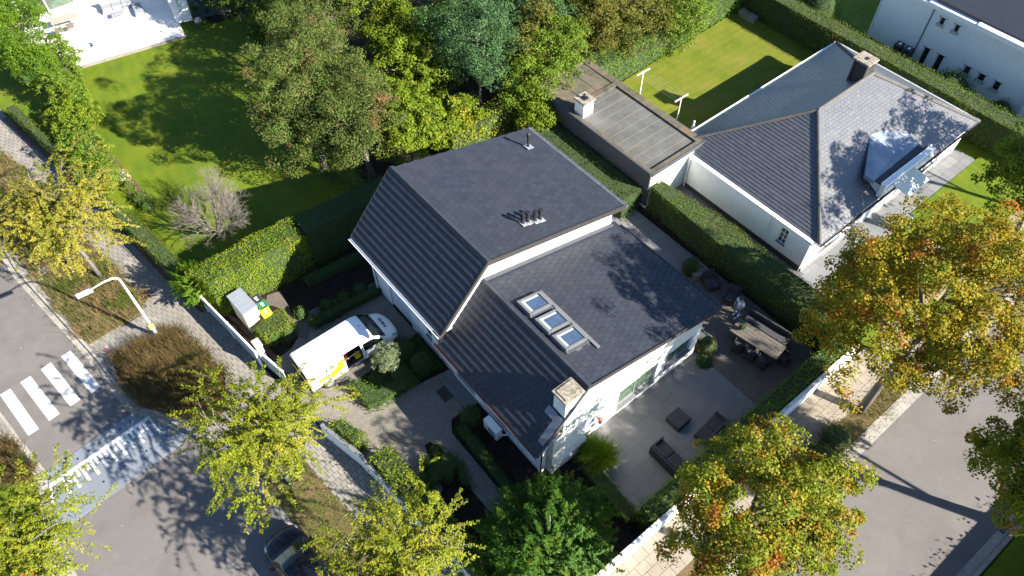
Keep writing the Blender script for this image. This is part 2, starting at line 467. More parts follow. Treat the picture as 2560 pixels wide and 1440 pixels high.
def fast_mesh(name, V, F, mat, loop_n=4):
    """mesh from an (n,3) array and an (m,k) index array"""
    me = bpy.data.meshes.new(name)
    V = np.asarray(V, dtype=np.float32); F = np.asarray(F, dtype=np.int32)
    k = F.shape[1]
    me.vertices.add(len(V)); me.vertices.foreach_set('co', V.ravel())
    me.loops.add(F.size); me.loops.foreach_set('vertex_index', F.ravel())
    me.polygons.add(len(F))
    me.polygons.foreach_set('loop_start', np.arange(0, F.size, k, dtype=np.int32))
    me.polygons.foreach_set('loop_total', np.full(len(F), k, dtype=np.int32))
    me.update(calc_edges=True)
    if mat: me.materials.append(mat)
    return me


class MB:
    def __init__(s):
        s.v = []; s.f = []; s.m = []

    def add(s, vs, fs, mi=0):
        n = len(s.v)
        s.v.extend([tuple(p) for p in vs])
        for f in fs:
            s.f.append(tuple(n + i for i in f)); s.m.append(mi)
        return s

    def box(s, x0, x1, y0, y1, z0, z1, mi=0):
        vs = [(x, y, z) for z in (z0, z1) for y in (y0, y1) for x in (x0, x1)]
        return s.add(vs, [(0, 2, 3, 1), (4, 5, 7, 6), (0, 1, 5, 4), (2, 6, 7, 3), (0, 4, 6, 2), (1, 3, 7, 5)], mi)

    def obox(s, c, ax, ay, az, mi=0):
        """box centred on c with half-axis vectors"""
        c, ax, ay, az = Vector(c), Vector(ax), Vector(ay), Vector(az)
        vs = [c + ax * i + ay * j + az * k for k in (-1, 1) for j in (-1, 1) for i in (-1, 1)]
        return s.add(vs, [(0, 2, 3, 1), (4, 5, 7, 6), (0, 1, 5, 4), (2, 6, 7, 3), (0, 4, 6, 2), (1, 3, 7, 5)], mi)

    def bar(s, a, b, w, h=None, mi=0, up=(0, 0, 1)):
        a, b = Vector(a), Vector(b); d = b - a
        u = Vector(up)
        if abs(d.normalized().dot(u)) > 0.98: u = Vector((0, 1, 0))
        x = d.cross(u).normalized(); y = x.cross(d).normalized()
        return s.obox((a + b) / 2, d / 2, x * w / 2, y * (h or w) / 2, mi)

    def prism(s, poly, z0, z1, mi=0):
        n = len(poly)
        a = sum(poly[i][0] * poly[(i + 1) % n][1] - poly[(i + 1) % n][0] * poly[i][1] for i in range(n))
        if a < 0: poly = poly[::-1]
        zt = (lambda p: z1) if not callable(z1) else z1
        vs = [(p[0], p[1], z0) for p in poly] + [(p[0], p[1], zt(p)) for p in poly]
        fs = [tuple(range(n - 1, -1, -1)), tuple(range(n, 2 * n))]
        fs += [(i, (i + 1) % n, n + (i + 1) % n, n + i) for i in range(n)]
        return s.add(vs, fs, mi)

    def extrude(s, pts, d, mi=0):
        """planar 3D polygon extruded by vector d"""
        n = len(pts); d = Vector(d)
        P = [Vector(p) for p in pts]
        nrm = (P[1] - P[0]).cross(P[2] - P[0])
        if nrm.dot(d) > 0: P = P[::-1]
        vs = P + [p + d for p in P]
        fs = [tuple(range(n)), tuple(range(2 * n - 1, n - 1, -1))]
        fs += [(i, n + i, n + (i + 1) % n, (i + 1) % n) for i in range(n)]
        return s.add(vs, fs, mi)

    def tube(s, pts, rad, n=8, mi=0, cap=True):
        pts = [Vector(p) for p in pts]
        if not hasattr(rad, '__len__'): rad = [rad] * len(pts)
        rings = []
        prev = None
        for i, p in enumerate(pts):
            d = (pts[min(i + 1, len(pts) - 1)] - pts[max(i - 1, 0)]).normalized()
            if prev is None:
                u = Vector((0, 0, 1)) if abs(d.z) < 0.9 else Vector((1, 0, 0))
                x = d.cross(u).normalized()
            else:
                x = (prev - d * prev.dot(d)).normalized()
            prev = x
            y = d.cross(x)
            rings.append([p + (x * math.cos(2 * math.pi * k / n) + y * math.sin(2 * math.pi * k / n)) * rad[i] for k in range(n)])
        vs = [q for r in rings for q in r]
        fs = []
        for i in range(len(pts) - 1):
            for k in range(n):
                a, b = i * n + k, i * n + (k + 1) % n
                fs.append((a, b, b + n, a + n))
        if cap:
            fs.append(tuple(range(n - 1, -1, -1)))
            fs.append(tuple((len(pts) - 1) * n + k for k in range(n)))
        return s.add(vs, fs, mi)

    def cyl(s, x, y, z0, z1, r0, r1=None, n=14, mi=0):
        return s.tube([(x, y, z0), (x, y, z1)], [r0, r0 if r1 is None else r1], n, mi)

    def ball(s, c, r, n=10, m=7, mi=0, squash=1.0, jit=0.0):
        vs = []; fs = []
        for i in range(m + 1):
            th = math.pi * i / m
            for k in range(n):
                ph = 2 * math.pi * k / n
                q = r * (1 + random.uniform(-jit, jit))
                vs.append((c[0] + q * math.sin(th) * math.cos(ph), c[1] + q * math.sin(th) * math.sin(ph), c[2] + q * squash * math.cos(th)))
        for i in range(m):
            for k in range(n):
                a, b = i * n + k, i * n + (k + 1) % n
                fs.append((a, a + n, b + n, b))
        return s.add(vs, fs, mi)

    def build(s, name, mats, parent=None, label=None, bevel=0, smooth=False, base=None, kind=None, segs=2, merge=False):
        if not isinstance(mats, (list, tuple)): mats = [mats]
        me = bpy.data.meshes.new(name)
        off = wloc(parent) if parent else Vector(base or (0, 0, 0))
        me.from_pydata([(p[0] - off.x, p[1] - off.y, p[2] - off.z) for p in s.v], [], s.f)
        for m in mats: me.materials.append(M[m] if isinstance(m, str) else m)
        if len(mats) > 1: me.polygons.foreach_set('material_index', s.m)
        if merge:
            bmm = bmesh.new(); bmm.from_mesh(me); bmesh.ops.remove_doubles(bmm, verts=bmm.verts, dist=0.0008); bmm.to_mesh(me); bmm.free()
        if smooth: me.polygons.foreach_set('use_smooth', [True] * len(me.polygons))
        me.update()
        o = bpy.data.objects.new(name, me)
        COL.objects.link(o)
        if parent: o.parent = parent
        else: o.location = off
        if bevel:
            b = o.modifiers.new('bevel', 'BEVEL'); b.width = bevel; b.segments = segs; b.limit_method = 'ANGLE'
        if label: o['label'] = label
        if kind: o['kind'] = kind
        return o


def obj_from(me, name, parent=None, base=(0, 0, 0), kind=None):
    o = bpy.data.objects.new(name, me)
    COL.objects.link(o)
    if parent: o.parent = parent
    else: o.location = base
    if kind: o['kind'] = kind
    return o


def cut(o, boxes):
    """cut rectangular openings out of a wall mesh"""
    bpy.context.view_layer.update()
    off = wloc(o)
    tmp = []
    for b in boxes:
        c = MB().box(*b).build('cutter', 'white_render')
        md = o.modifiers.new('cut', 'BOOLEAN'); md.object = c; md.operation = 'DIFFERENCE'; md.solver = 'EXACT'
        tmp.append(c)
    bpy.context.view_layer.update()
    dg = bpy.context.evaluated_depsgraph_get()
    me = bpy.data.meshes.new_from_object(o.evaluated_get(dg))
    o.modifiers.clear(); o.data = me
    for c in tmp: bpy.data.objects.remove(c, do_unlink=True)


def copy_thing(root, loc, rotz=0.0, label=None, group=None):
    r = root.copy(); COL.objects.link(r); r.location = loc; r.rotation_euler = (0, 0, rotz)
    if label: r['label'] = label
    if group: r['group'] = group
    for ch in list(root.children):
        c = ch.copy(); COL.objects.link(c); c.parent = r
        for g in list(ch.children):
            d = g.copy(); COL.objects.link(d); d.parent = c
    return r


def clip_rect(poly, x0, x1, y0, y1):
    def cl(P, ax, val, keep_gt):
        out = []
        n = len(P)
        for i in range(n):
            a, b = P[i], P[(i + 1) % n]
            ia = (a[ax] >= val) if keep_gt else (a[ax] <= val)
            ib = (b[ax] >= val) if keep_gt else (b[ax] <= val)
            if ia: out.append(a)
            if ia != ib:
                t = (val - a[ax]) / (b[ax] - a[ax])
                out.append((a[0] + (b[0] - a[0]) * t, a[1] + (b[1] - a[1]) * t))
        return out
    P = cl(poly, 0, x0, True)
    if len(P) > 2: P = cl(P, 0, x1, False)
    if len(P) > 2: P = cl(P, 1, y0, True)
    if len(P) > 2: P = cl(P, 1, y1, False)
    return P if len(P) > 2 else []


def area(P):
    return abs(sum(P[i][0] * P[(i + 1) % len(P)][1] - P[(i + 1) % len(P)][0] * P[i][1] for i in range(len(P)))) / 2


def inpoly(x, y, P):
    c = False
    n = len(P)
    for i in range(n):
        x1, y1 = P[i]; x2, y2 = P[(i + 1) % n]
        if (y1 > y) != (y2 > y) and x < (x2 - x1) * (y - y1) / (y2 - y1) + x1: c = not c
    return c


class Tiles:
    """pieces (roof tiles, slabs) over planar faces; the nearest become objects, the rest one joined part"""

    def __init__(s): s.full = []; s.part = []

    def face(s, origin, ex, ey, poly, w, l, gap=0.006, stagger=0.5, thick=0.03, lift=0.0, jit=0.0, excl=(), s_off=0.0, t_off=0.0):
        o, ex, ey = Vector(origin), Vector(ex).normalized(), Vector(ey).normalized()
        nz = ex.cross(ey).normalized()
        if nz.z < 0: nz = -nz
        xs = [p[0] for p in poly]; ys = [p[1] for p in poly]
        j = 0
        t = min(ys) + t_off
        while t < max(ys):
            x = min(xs) - w + ((j % 2) * stagger * w) + s_off
            while x < max(xs):
                a = (x + gap / 2, x + w - gap / 2, t + gap / 2, t + l - gap / 2)
                P = clip_rect(poly, *a)
                x += w
                if not P: continue
                ar = area(P)
                if ar < 0.004: continue
                cx, cy = (a[0] + a[1]) / 2, (a[2] + a[3]) / 2
                wp = o + ex * cx + ey * cy
                if any(inpoly(wp.x, wp.y, e) for e in excl): continue
                h = thick + random.uniform(-jit, jit)
                rec = (o, ex, ey, nz, P, t + l, l, h, lift, cx, cy, w - gap, l - gap)
                if ar > 0.985 * (w - gap) * (l - gap): s.full.append(rec)
                else: s.part.append(rec)
            t += l; j += 1
        return s

    def finish(s, parent, name, mat, singles=300):
        camp = Vector((0, 0, CAM_H))
        def key(r):
            p = r[0] + r[1] * r[9] + r[2] * r[10]
            q = proj(p)
            vis = 0 <= q[0] <= 2560 and 0 <= q[1] <= 1440
            return (0 if vis else 1, (p - camp).length)
        s.full.sort(key=key)
        vis = [r for r in s.full if key(r)[0] == 0][:singles]
        ids = set(id(r) for r in vis)
        rest = [r for r in s.full if id(r) not in ids] + s.part
        off = wloc(parent)
        cache = {}
        for r in vis:
            o, ex, ey, nz, P, tt, l, h, lift, cx, cy, w, ll = r
            k = (round(w, 3), round(ll, 3), round(lift, 3), tuple(round(c, 3) for c in nz))
            me = cache.get(k)
            if me is None:
                b = MB(); b.box(-w / 2, w / 2, -ll / 2, ll / 2, 0, 1)
                me = bpy.data.meshes.new(name)
                vs = []
                for (x, y, z) in b.v:
                    zz = 0 if z == 0 else s.base_h(r) + lift * (ll / 2 - y) / ll
                    vs.append((x, y, zz))
                me.from_pydata(vs, [], b.f); me.materials.append(M[mat]); me.update()
                cache[k] = me
            ob = bpy.data.objects.new(name, me)
            COL.objects.link(ob); ob.parent = parent
            p = o + ex * cx + ey * cy + nz * (h - s.base_h(r)) - off
            rot = Matrix((ex, ey, nz)).transposed().to_4x4()
            if rot.determinant() < 0:
                rot = Matrix((-ex, ey, nz)).transposed().to_4x4()
            ob.matrix_local = Matrix.Translation(p) @ rot
        if rest:
            b = MB()
            for r in rest:
                o, ex, ey, nz, P, tt, l, h, lift, cx, cy, w, ll = r
                n = len(P)
                lo = [o + ex * p[0] + ey * p[1] for p in P]
                hi = [o + ex * p[0] + ey * p[1] + nz * (h + lift * (tt - p[1]) / l) for p in P]
                a = sum(P[i][0] * P[(i + 1) % n][1] - P[(i + 1) % n][0] * P[i][1] for i in range(n))
                if (ex.cross(ey).dot(nz) < 0) != (a < 0): lo.reverse(); hi.reverse()
                fs = [tuple(range(n, 2 * n))] + [(i, (i + 1) % n, n + (i + 1) % n, n + i) for i in range(n)]
                b.add(lo + hi, fs)
            b.build(name, mat, parent, kind='stuff')

    @staticmethod
    def base_h(r): return 0.03


def slab(name, poly, z1, mat, z0=-0.12, parent=None, kind='structure'):
    b = MB(); b.prism([(p[0], p[1]) for p in poly], z0, z1)
    return b.build(name, mat, parent, kind=None if parent else kind)


def PX(pts, z=0.0):
    return [G2(x, y, z) for x, y in pts]


# ------------------------------------------------------------------ foliage
def unit(a):
    return a / np.maximum(np.linalg.norm(a, axis=1, keepdims=True), 1e-9)


def leaves(P, Nn, size, aspect=0.6, tilt=0.6, fold=0.12, along=None, along_w=0.0):
    """one folded leaf per point; returns vertex and face arrays"""
    n = len(P)
    Nn = unit(Nn + RNG.normal(0, tilt, (n, 3)))
    T = RNG.normal(0, 1, (n, 3))
    if along is not None: T = T * (1 - along_w) + along * along_w * 1.8
    T = unit(T - Nn * np.sum(T * Nn, axis=1, keepdims=True))
    B = np.cross(Nn, T)
    s = (size * RNG.uniform(0.65, 1.3, n))[:, None]
    V = np.empty((n, 4, 3), np.float32)
    V[:, 0] = P - T * s * 0.5
    V[:, 1] = P + B * s * 0.5 * aspect + Nn * s * fold
    V[:, 2] = P + T * s * 0.5
    V[:, 3] = P - B * s * 0.5 * aspect + Nn * s * fold
    F = np.arange(4 * n, dtype=np.int32).reshape(n, 4)
    return V.reshape(-1, 3), F


def leaf_obj(name, P, Nn, size, mat, parent=None, base=(0, 0, 0), **kw):
    V, F = leaves(P, Nn, size, **kw)
    off = np.array(wloc(parent) if parent else Vector(base))
    me = fast_mesh(name, V - off, F, M[mat])
    return obj_from(me, name, parent, base)


def poly_pts(poly, n):
    P = np.array(poly)
    x0, y0 = P.min(0); x1, y1 = P.max(0)
    out = []
    while len(out) < n:
        X = RNG.uniform(x0, x1, n * 2); Y = RNG.uniform(y0, y1, n * 2)
        for x, y in zip(X, Y):
            if inpoly(x, y, poly):
                out.append((x, y))
                if len(out) >= n: break
    return np.array(out)


def hedge(label, poly, h, mat='leaf_hedge', dens=95, size=0.09, rough=0.06, name='hedge', group=None, z0=0.0, top_mat=None, cat='hedge', rounding=0.12, aspect=0.6, hfun=None):
    """clipped hedge: dark twiggy core under a shell of separate leaves"""
    poly = [tuple(p[:2]) for p in poly]
    n = len(poly)
    a = sum(poly[i][0] * poly[(i + 1) % n][1] - poly[(i + 1) % n][0] * poly[i][1] for i in range(n))
    if a < 0: poly = poly[::-1]
    cx = sum(p[0] for p in poly) / n; cy = sum(p[1] for p in poly) / n
    root = thing(name, (cx, cy, z0), label, cat, group)
    Ps, Ns = [], []
    ar = area(poly)
    H = hfun or (lambda x, y: h)
    k = int(ar * dens)
    q = poly_pts(poly, k)
    z = np.array([H(x, y) for x, y in q]) + z0
    bmp = 0.06 * np.sin(q[:, 0] * 2.3 + q[:, 1] * 1.1) + 0.05 * np.sin(q[:, 1] * 3.7 + q[:, 0]) + 0.04 * np.sin(q[:, 1] * 0.9 + 1)
    Ps.append(np.column_stack([q, z + bmp + RNG.normal(0, rough, k)])); Ns.append(np.tile([0, 0, 1.0], (k, 1)))
    for i in range(n):
        p0, p1 = np.array(poly[i]), np.array(poly[(i + 1) % n])
        L = np.linalg.norm(p1 - p0)
        hh = (H(*p0) + H(*p1)) / 2
        k = int(L * hh * dens * 0.85)
        if k < 1: continue
        t = RNG.uniform(0, 1, k); zz = RNG.uniform(0, 1, k)
        d = (p1 - p0) / L; nn = np.array([d[1], -d[0]])
        hz = np.array([H(*(p0 + (p1 - p0) * a)) for a in t])
        off = RNG.normal(0, rough, k) - rounding * np.clip(zz - 0.85, 0, 1) * 6 * 0.3 + 0.07 * np.sin(t * L * 2.1 + zz * 4) + 0.06 * np.sin(t * L * 0.8 + 2)
        xy = p0 + np.outer(t, p1 - p0) + np.outer(off, nn)
        Ps.append(np.column_stack([xy, z0 + zz * hz])); Ns.append(np.tile([nn[0], nn[1], 0.25], (k, 1)))
    V, F = leaves(np.vstack(Ps), np.vstack(Ns), size, aspect=aspect, tilt=0.45)
    o = obj_from(fast_mesh('foliage', V - np.array([cx, cy, z0]), F, M[mat]), 'foliage', root)
    b = MB()
    ins = [(cx + (x - cx) * 0.985 - 0 * x, cy + (y - cy) * 0.985) for x, y in poly]
    # inset along edges
    ins = []
    for i in range(n):
        p = Vector(poly[i]); a_ = (Vector(poly[i - 1]) - p).normalized(); c_ = (Vector(poly[(i + 1) % n]) - p).normalized()
        m = a_ + c_
        if m.length < 1e-3: m = Vector((-(c_.y), c_.x))
        s = a_.cross(c_) if hasattr(a_, 'cross') else 0
        m = m.normalized()
        if not inpoly(p.x + m.x * 0.05, p.y + m.y * 0.05, poly): m = -m
        ins.append((p.x + m.x * 0.13, p.y + m.y * 0.13))
    b.prism(ins, z0 + 0.01, (lambda p: z0 + H(p[0], p[1]) - 0.09))
    b.build('branches', 'hedge_core', root)
    return root


def dome(label, c, r, h, mat='leaf_box', n=None, size=0.09, name='shrub', group=None, cat='shrub', jit=0.075, z0=0.0, lobes=0.0):
    """clipped or rounded shrub"""
    root = thing(name, (c[0], c[1], z0), label, cat, group)
    n = n or int(420 * r * (r + h))
    D = unit(RNG.normal(0, 1, (n, 3))); D[:, 2] = np.abs(D[:, 2]) * 1.0 - 0.12
    D = unit(D)
    rr = 1 + RNG.normal(0, jit, n)
    if lobes:
        rr += lobes * np.sin(D[:, 0] * 5 + 1) * np.sin(D[:, 1] * 6 + 2) + lobes * 0.6 * np.sin(D[:, 2] * 9)
    P = np.array([c[0], c[1], z0 + h * 0.12]) + D * np.array([r, r, h * 0.88]) * rr[:, None]
    P[:, 2] = np.maximum(P[:, 2], z0 + 0.02)
    V, F = leaves(P, D, size, tilt=0.85)
    obj_from(fast_mesh('foliage', V - np.array([c[0], c[1], z0]), F, M[mat]), 'foliage', root)
    b = MB(); b.ball((c[0], c[1], z0 + h * 0.1), r * 0.88, 12, 8, squash=h * 0.86 / (r * 0.88))
    b.v = [(x, y, max(z, z0 + 0.005)) for x, y, z in b.v]
    b.build('branches', 'hedge_core', root, smooth=True)
    return root


def blades(name, poly, n, hgt, mat, lean=0.3, width=0.02, z0=0.0, root=None, label=None, cat=None, stuff=True, clump=None, clump_r=0.35):
    """long grass blades"""
    if clump:
        c = poly_pts(poly, clump)
        q = c[RNG.integers(0, clump, n)] + RNG.normal(0, clump_r, (n, 2))
    else:
        q = poly_pts(poly, n)
    ang = RNG.uniform(0, 2 * np.pi, n)
    h = hgt * RNG.uniform(0.5, 1.15, n)
    le = lean * RNG.uniform(0.2, 1.3, n)
    d = np.column_stack([np.cos(ang), np.sin(ang)]); s = np.column_stack([-d[:, 1], d[:, 0]])
    V = np.empty((n, 6, 3), np.float32)
    for i, (t, w) in enumerate(((0, 1.0), (0.55, 0.9), (1.0, 0.25))):
        cxy = q + d * (le * h * t ** 1.8)[:, None]
        zz = z0 + h * (t - 0.25 * le * t ** 2)
        V[:, 2 * i, :2] = cxy - s * width * w / 2; V[:, 2 * i, 2] = zz
        V[:, 2 * i + 1, :2] = cxy + s * width * w / 2; V[:, 2 * i + 1, 2] = zz
    base = np.arange(n)[:, None] * 6
    F = np.vstack([base + np.array([0, 1, 3, 2]), base + np.array([2, 3, 5, 4])]).astype(np.int32)
    c = np.mean(np.array(poly), axis=0)
    me = fast_mesh(name, V.reshape(-1, 3) - np.array([c[0], c[1], z0]), F, M[mat])
    o = obj_from(me, name, None, (c[0], c[1], z0))
    if stuff: tag(o, label, cat, kind='stuff')
    else: tag(o, label, cat)
    return o


def branches(root, base, top, C, rad, r0=0.14, mat='bark', nb=6, wig=0.25, upto=0.75):
    """tapered trunk with main limbs, each limb its own part"""
    base, top = Vector(base), Vector(top)
    pts = [base]
    for t in (0.25, 0.5, 0.75, 1.0):
        pts.append(base.lerp(top, t) + Vector((random.uniform(-1, 1), random.uniform(-1, 1), 0)) * wig * 0.4 * (0.5 if t == 1 else 1))
    b = MB(); b.tube(pts, [r0 * 1.25, r0, r0 * 0.8, r0 * 0.6, r0 * 0.3], 9)
    b.build('trunk', mat, root, smooth=True)
    for i in range(nb):
        t = 0.45 + 0.5 * i / nb
        s = base.lerp(top, t)
        a = i * 2.4 + random.uniform(-0.4, 0.4)
        e = Vector((C[0] + math.cos(a) * rad[0] * upto, C[1] + math.sin(a) * rad[1] * upto, C[2] + random.uniform(-0.3, 0.6) * rad[2]))
        mid = s.lerp(e, 0.5) + Vector((random.uniform(-.3, .3), random.uniform(-.3, .3), 0.25))
        lb = MB()
        lb.tube([s, s.lerp(mid, 0.6), mid, mid.lerp(e, 0.5) + Vector((0, 0, .1)), e], [r0 * 0.5, r0 * 0.42, r0 * 0.32, r0 * 0.2, r0 * 0.07], 6)
        for j in range(5):
            q = s.lerp(e, 0.35 + 0.13 * j)
            f = q + Vector((random.uniform(-1, 1), random.uniform(-1, 1), random.uniform(-0.1, 0.9))) * rad[0] * 0.33
            lb.tube([q, q.lerp(f, 0.5) + Vector((0, 0, .08)), f], [r0 * 0.18, r0 * 0.11, r0 * 0.03], 4)
        lb.build('branch', mat, root, smooth=True)


def crown_clumps(C, rad, K, m, rc, rng_out=(0.55, 1.0), low=-0.6, irr=0.22, dark=0.3, seed=None, flat_=0.65):
    """leaf clumps hung through an uneven crown volume"""
    D = unit(RNG.normal(0, 1, (K * 3, 3)))
    D = D[D[:, 2] > low][:K]
    K = len(D)
    ph = RNG.uniform(0, 6, 6)
    irrf = 1 + irr * (np.sin(D[:, 0] * 3 + ph[0]) * np.sin(D[:, 1] * 3 + ph[1]) + 0.7 * np.sin(D[:, 2] * 5 + ph[2]) * np.sin(D[:, 0] * 6 + ph[3]) + 0.5 * np.sin(D[:, 1] * 9 + ph[4]))
    rr = RNG.uniform(rng_out[0], rng_out[1], K) * irrf
    cc = np.array(C) + D * np.array(rad) * rr[:, None]
    rcl = rc * RNG.uniform(0.55, 1.35, K)
    mm = m
    d = RNG.normal(0, 1, (K, mm, 3)) + D[:, None, :] * 0.7 + np.array([0, 0, 0.45])
    d = d / np.linalg.norm(d, axis=2, keepdims=True)
    q = RNG.uniform(0.25, 1.0, (K, mm, 1)) ** 0.42
    P = cc[:, None, :] + d * q * rcl[:, None, None] * np.array([1, 1, flat_])
    Nn = d * 0.7 + np.array([0, 0, 0.6])
    return P.reshape(-1, 3), Nn.reshape(-1, 3), cc


def tree(label, base, C, rad, mat, K=170, m=85, rc=0.55, size=0.13, aspect=0.7, trunk_r=0.14, bark='bark', name='tree', group=None, cat='tree', nb=6, low=-0.5, irr=0.22, rng_out=(0.5, 1.0), tilt=0.6):
    root = thing(name, (base[0], base[1], 0), label, cat, group)
    branches(root, (base[0], base[1], -0.05), (C[0], C[1], C[2] + rad[2] * 0.35), C, rad, trunk_r, bark, nb)
    P, Nn, cc = crown_clumps(C, rad, K, m, rc, low=low, irr=irr, rng_out=rng_out)
    leaf_obj('crown', P, Nn, size, mat, root, aspect=aspect, tilt=tilt)
    return root


def shoot_tree(label, base, C, rad, mat, shoots=330, per=46, size=0.13, aspect=0.42, trunk_r=0.11, bark='pale_bark', name='tree', group=None, slen=(0.55, 1.6), droop=0.35, nb=7, cat='tree'):
    """street tree with long leafy shoots sticking out of the crown"""
    root = thing(name, (base[0], base[1], 0), label, cat, group)
    branches(root, (base[0], base[1], -0.05), (C[0], C[1], C[2] + rad[2] * 0.3), C, rad, trunk_r, bark, nb, upto=0.85)
    K = shoots
    D = unit(RNG.normal(0, 1, (K, 3)) * np.array([1, 1, 0.75]) + np.array([0, 0, 0.15]))
    ph = RNG.uniform(0, 6, 4)
    irr = 1 + 0.28 * np.sin(np.arctan2(D[:, 1], D[:, 0]) * 3 + ph[0]) + 0.18 * np.sin(np.arctan2(D[:, 1], D[:, 0]) * 7 + ph[1])
    st = np.array(C) + D * np.array(rad) * (RNG.uniform(0.10, 0.92, K) * irr)[:, None]
    dr = unit(D * np.array([1, 1, 0.5]) + RNG.normal(0, 0.75, (K, 3)) + np.array([0, 0, 0.1]))
    L = RNG.uniform(slen[0], slen[1], K)
    t = np.sort(RNG.uniform(0.02, 1, (K, per)), axis=1)[:, :, None]
    P = st[:, None, :] + dr[:, None, :] * (L[:, None, None] * t)
    P[:, :, 2] -= droop * (t[:, :, 0] ** 2) * L[:, None]
    side = unit(np.cross(dr, np.array([0, 0, 1.0])))
    sg = np.where(np.arange(per) % 2 == 0, 1, -1)[None, :, None]
    along = (side[:, None, :] * sg * 0.9 + dr[:, None, :] * 0.7)
    P = P + along * size * 0.45 + RNG.normal(0, 0.02, P.shape)
    Nn = np.tile(np.array([0, 0, 1.0]), (K * per, 1)) + 0.35 * np.repeat(D, per, axis=0)
    leaf_obj('crown', P.reshape(-1, 3), Nn, size, mat, root, aspect=aspect, tilt=0.38, along=along.reshape(-1, 3), along_w=0.75)
    tb = MB()
    for k in range(0, K, 2):
        a = Vector(st[k]); d = Vector(dr[k]); l = float(L[k])
        tb.tube([a, a + d * l * 0.5 - Vector((0, 0, droop * 0.25 * l)), a + d * l * 0.95 - Vector((0, 0, droop * 0.9 * l))], [0.014, 0.009, 0.004], 3, cap=False)
    tb.build('twigs', bark, root, kind='stuff')
    return root

# ================================================================== THE GROUND
slab('ground', [(-90, -70), (110, -70), (110, 130), (-90, 130)], -0.12, 'lawn', -0.3)

# left street: kerb line on the house side and on the far side
KL = PX([(-60, 540), (32, 692), (130, 800), (225, 905), (262, 957), (323, 1035), (410, 1058), (489, 1083), (560, 1130), (640, 1215), (719, 1313), (800, 1412)], -0.1) + [(0.4, 8.0), (1.2, 3.2), (3.2, 1.5)]
KF = PX([(-330, 640), (-120, 880), (10, 1042), (60, 1108), (116, 1179), (122, 1240), (132, 1310), (150, 1365), (200, 1450)], -0.1) + [(-7.6, 12.0), (-7.0, 2.0), (-7.0, -30)]
road_l = [(KL[0][0] - 0.6, 75)] + KL + [(3.2, -30)] + KF[::-1] + [(KF[0][0] - 0.6, 75)]
road = slab('road', road_l, -0.10, 'asphalt', -0.2)
slab('side_road', [(3.2, -4.4), (3.2, 1.5), (75, 1.5), (75, -4.9)], -0.10, 'asphalt', -0.2)


def strip(line, w0, w1):
    """polygon between two offsets of a polyline (positive = left of travel)"""
    L, Rr = [], []
    n = len(line)
    for i, p in enumerate(line):
        a = Vector(line[max(i - 1, 0)]); b = Vector(line[min(i + 1, n - 1)])
        d = (b - a).normalized(); nn = Vector((-d.y, d.x))
        L.append(tuple(Vector(p) + nn * w0)); Rr.append(tuple(Vector(p) + nn * w1))
    return L, Rr


def strip_stones(name, line, w0, w1, z0, z1, mat, parent, step=1.0, gap=0.02, limit=300):
    """row of kerb or gutter stones, each its own piece"""
    # resample
    pts = [Vector(p) for p in line]
    out = [pts[0]]; acc = 0
    for i in range(len(pts) - 1):
        seg = pts[i + 1] - pts[i]; l = seg.length; d = 0.0
        while acc + (l - d) >= step:
            d += step - acc; acc = 0
            out.append(pts[i] + seg * (d / l))
        acc += l - d
    k = 0
    for i in range(len(out) - 1):
        a, b = out[i], out[i + 1]
        d = (b - a).normalized(); nn = Vector((-d.y, d.x))
        a2, b2 = a + d * gap / 2, b - d * gap / 2
        m = MB(); j = random.uniform(-0.006, 0.006)
        m.prism([tuple(a2 + nn * w0), tuple(b2 + nn * w0), tuple(b2 + nn * w1), tuple(a2 + nn * w1)], z0, z1 + j)
        q = proj((a.x, a.y, 0))
        if -80 < q[0] < 2640 and -80 < q[1] < 1520:
            m.build(name, mat, parent); k += 1


kerb = thing('kerb', (0, 20, 0), None, None); kerb['kind'] = 'structure'
strip_stones('gutter_stone', KL, 0.0, 0.30, -0.14, -0.09, 'kerb_stone', kerb, 0.5, 0.012)
strip_stones('kerb_stone', KL, 0.31, 0.45, -0.14, 0.015, 'kerb_stone', kerb, 1.0)
kerb_f = thing('far_kerb', (-8, 20, 0), None, None); kerb_f['kind'] = 'structure'
strip_stones('gutter_stone', KF, -0.45, 0.0, -0.14, -0.088, 'kerb_stone', kerb_f, 0.5, 0.012)
strip_stones('kerb_stone', KF, -0.62, -0.46, -0.14, 0.015, 'kerb_stone', kerb_f, 1.0)
kerb_r = thing('side_kerb', (20, 1.6, 0), None, None); kerb_r['kind'] = 'structure'
RL = [(75, 1.5), (3.2, 1.5)]
strip_stones('gutter_stone', RL, -0.42, 0.0, -0.14, -0.09, 'kerb_stone', kerb_r, 0.5, 0.012)
strip_stones('kerb_stone', RL, -0.60, -0.43, -0.14, 0.015, 'kerb_stone', kerb_r, 1.0)
RF = [(3.2, -4.4), (20.6, -4.4), (25, -4.52), (75, -4.9)]
strip_stones('gutter_stone', RF, -0.40, 0.0, -0.14, -0.09, 'kerb_stone', kerb_r, 0.5, 0.012)
strip_stones('kerb_stone', RF, -0.58, -0.41, -0.14, 0.015, 'kerb_stone', kerb_r, 1.0)
b = MB(); b.box(27.2 - 3.2, 27.7 - 3.2, -4.75, -4.47, -0.12, -0.08)
for i in range(5): b.box(24.05 + i * 0.09, 24.09 + i * 0.09, -4.73, -4.49, -0.08, -0.075)
tag(b.build('storm_drain', 'black_plastic', base=(24.25, -4.6, -0.1)), 'black grated storm drain in the gutter at the lower right corner', 'drain')

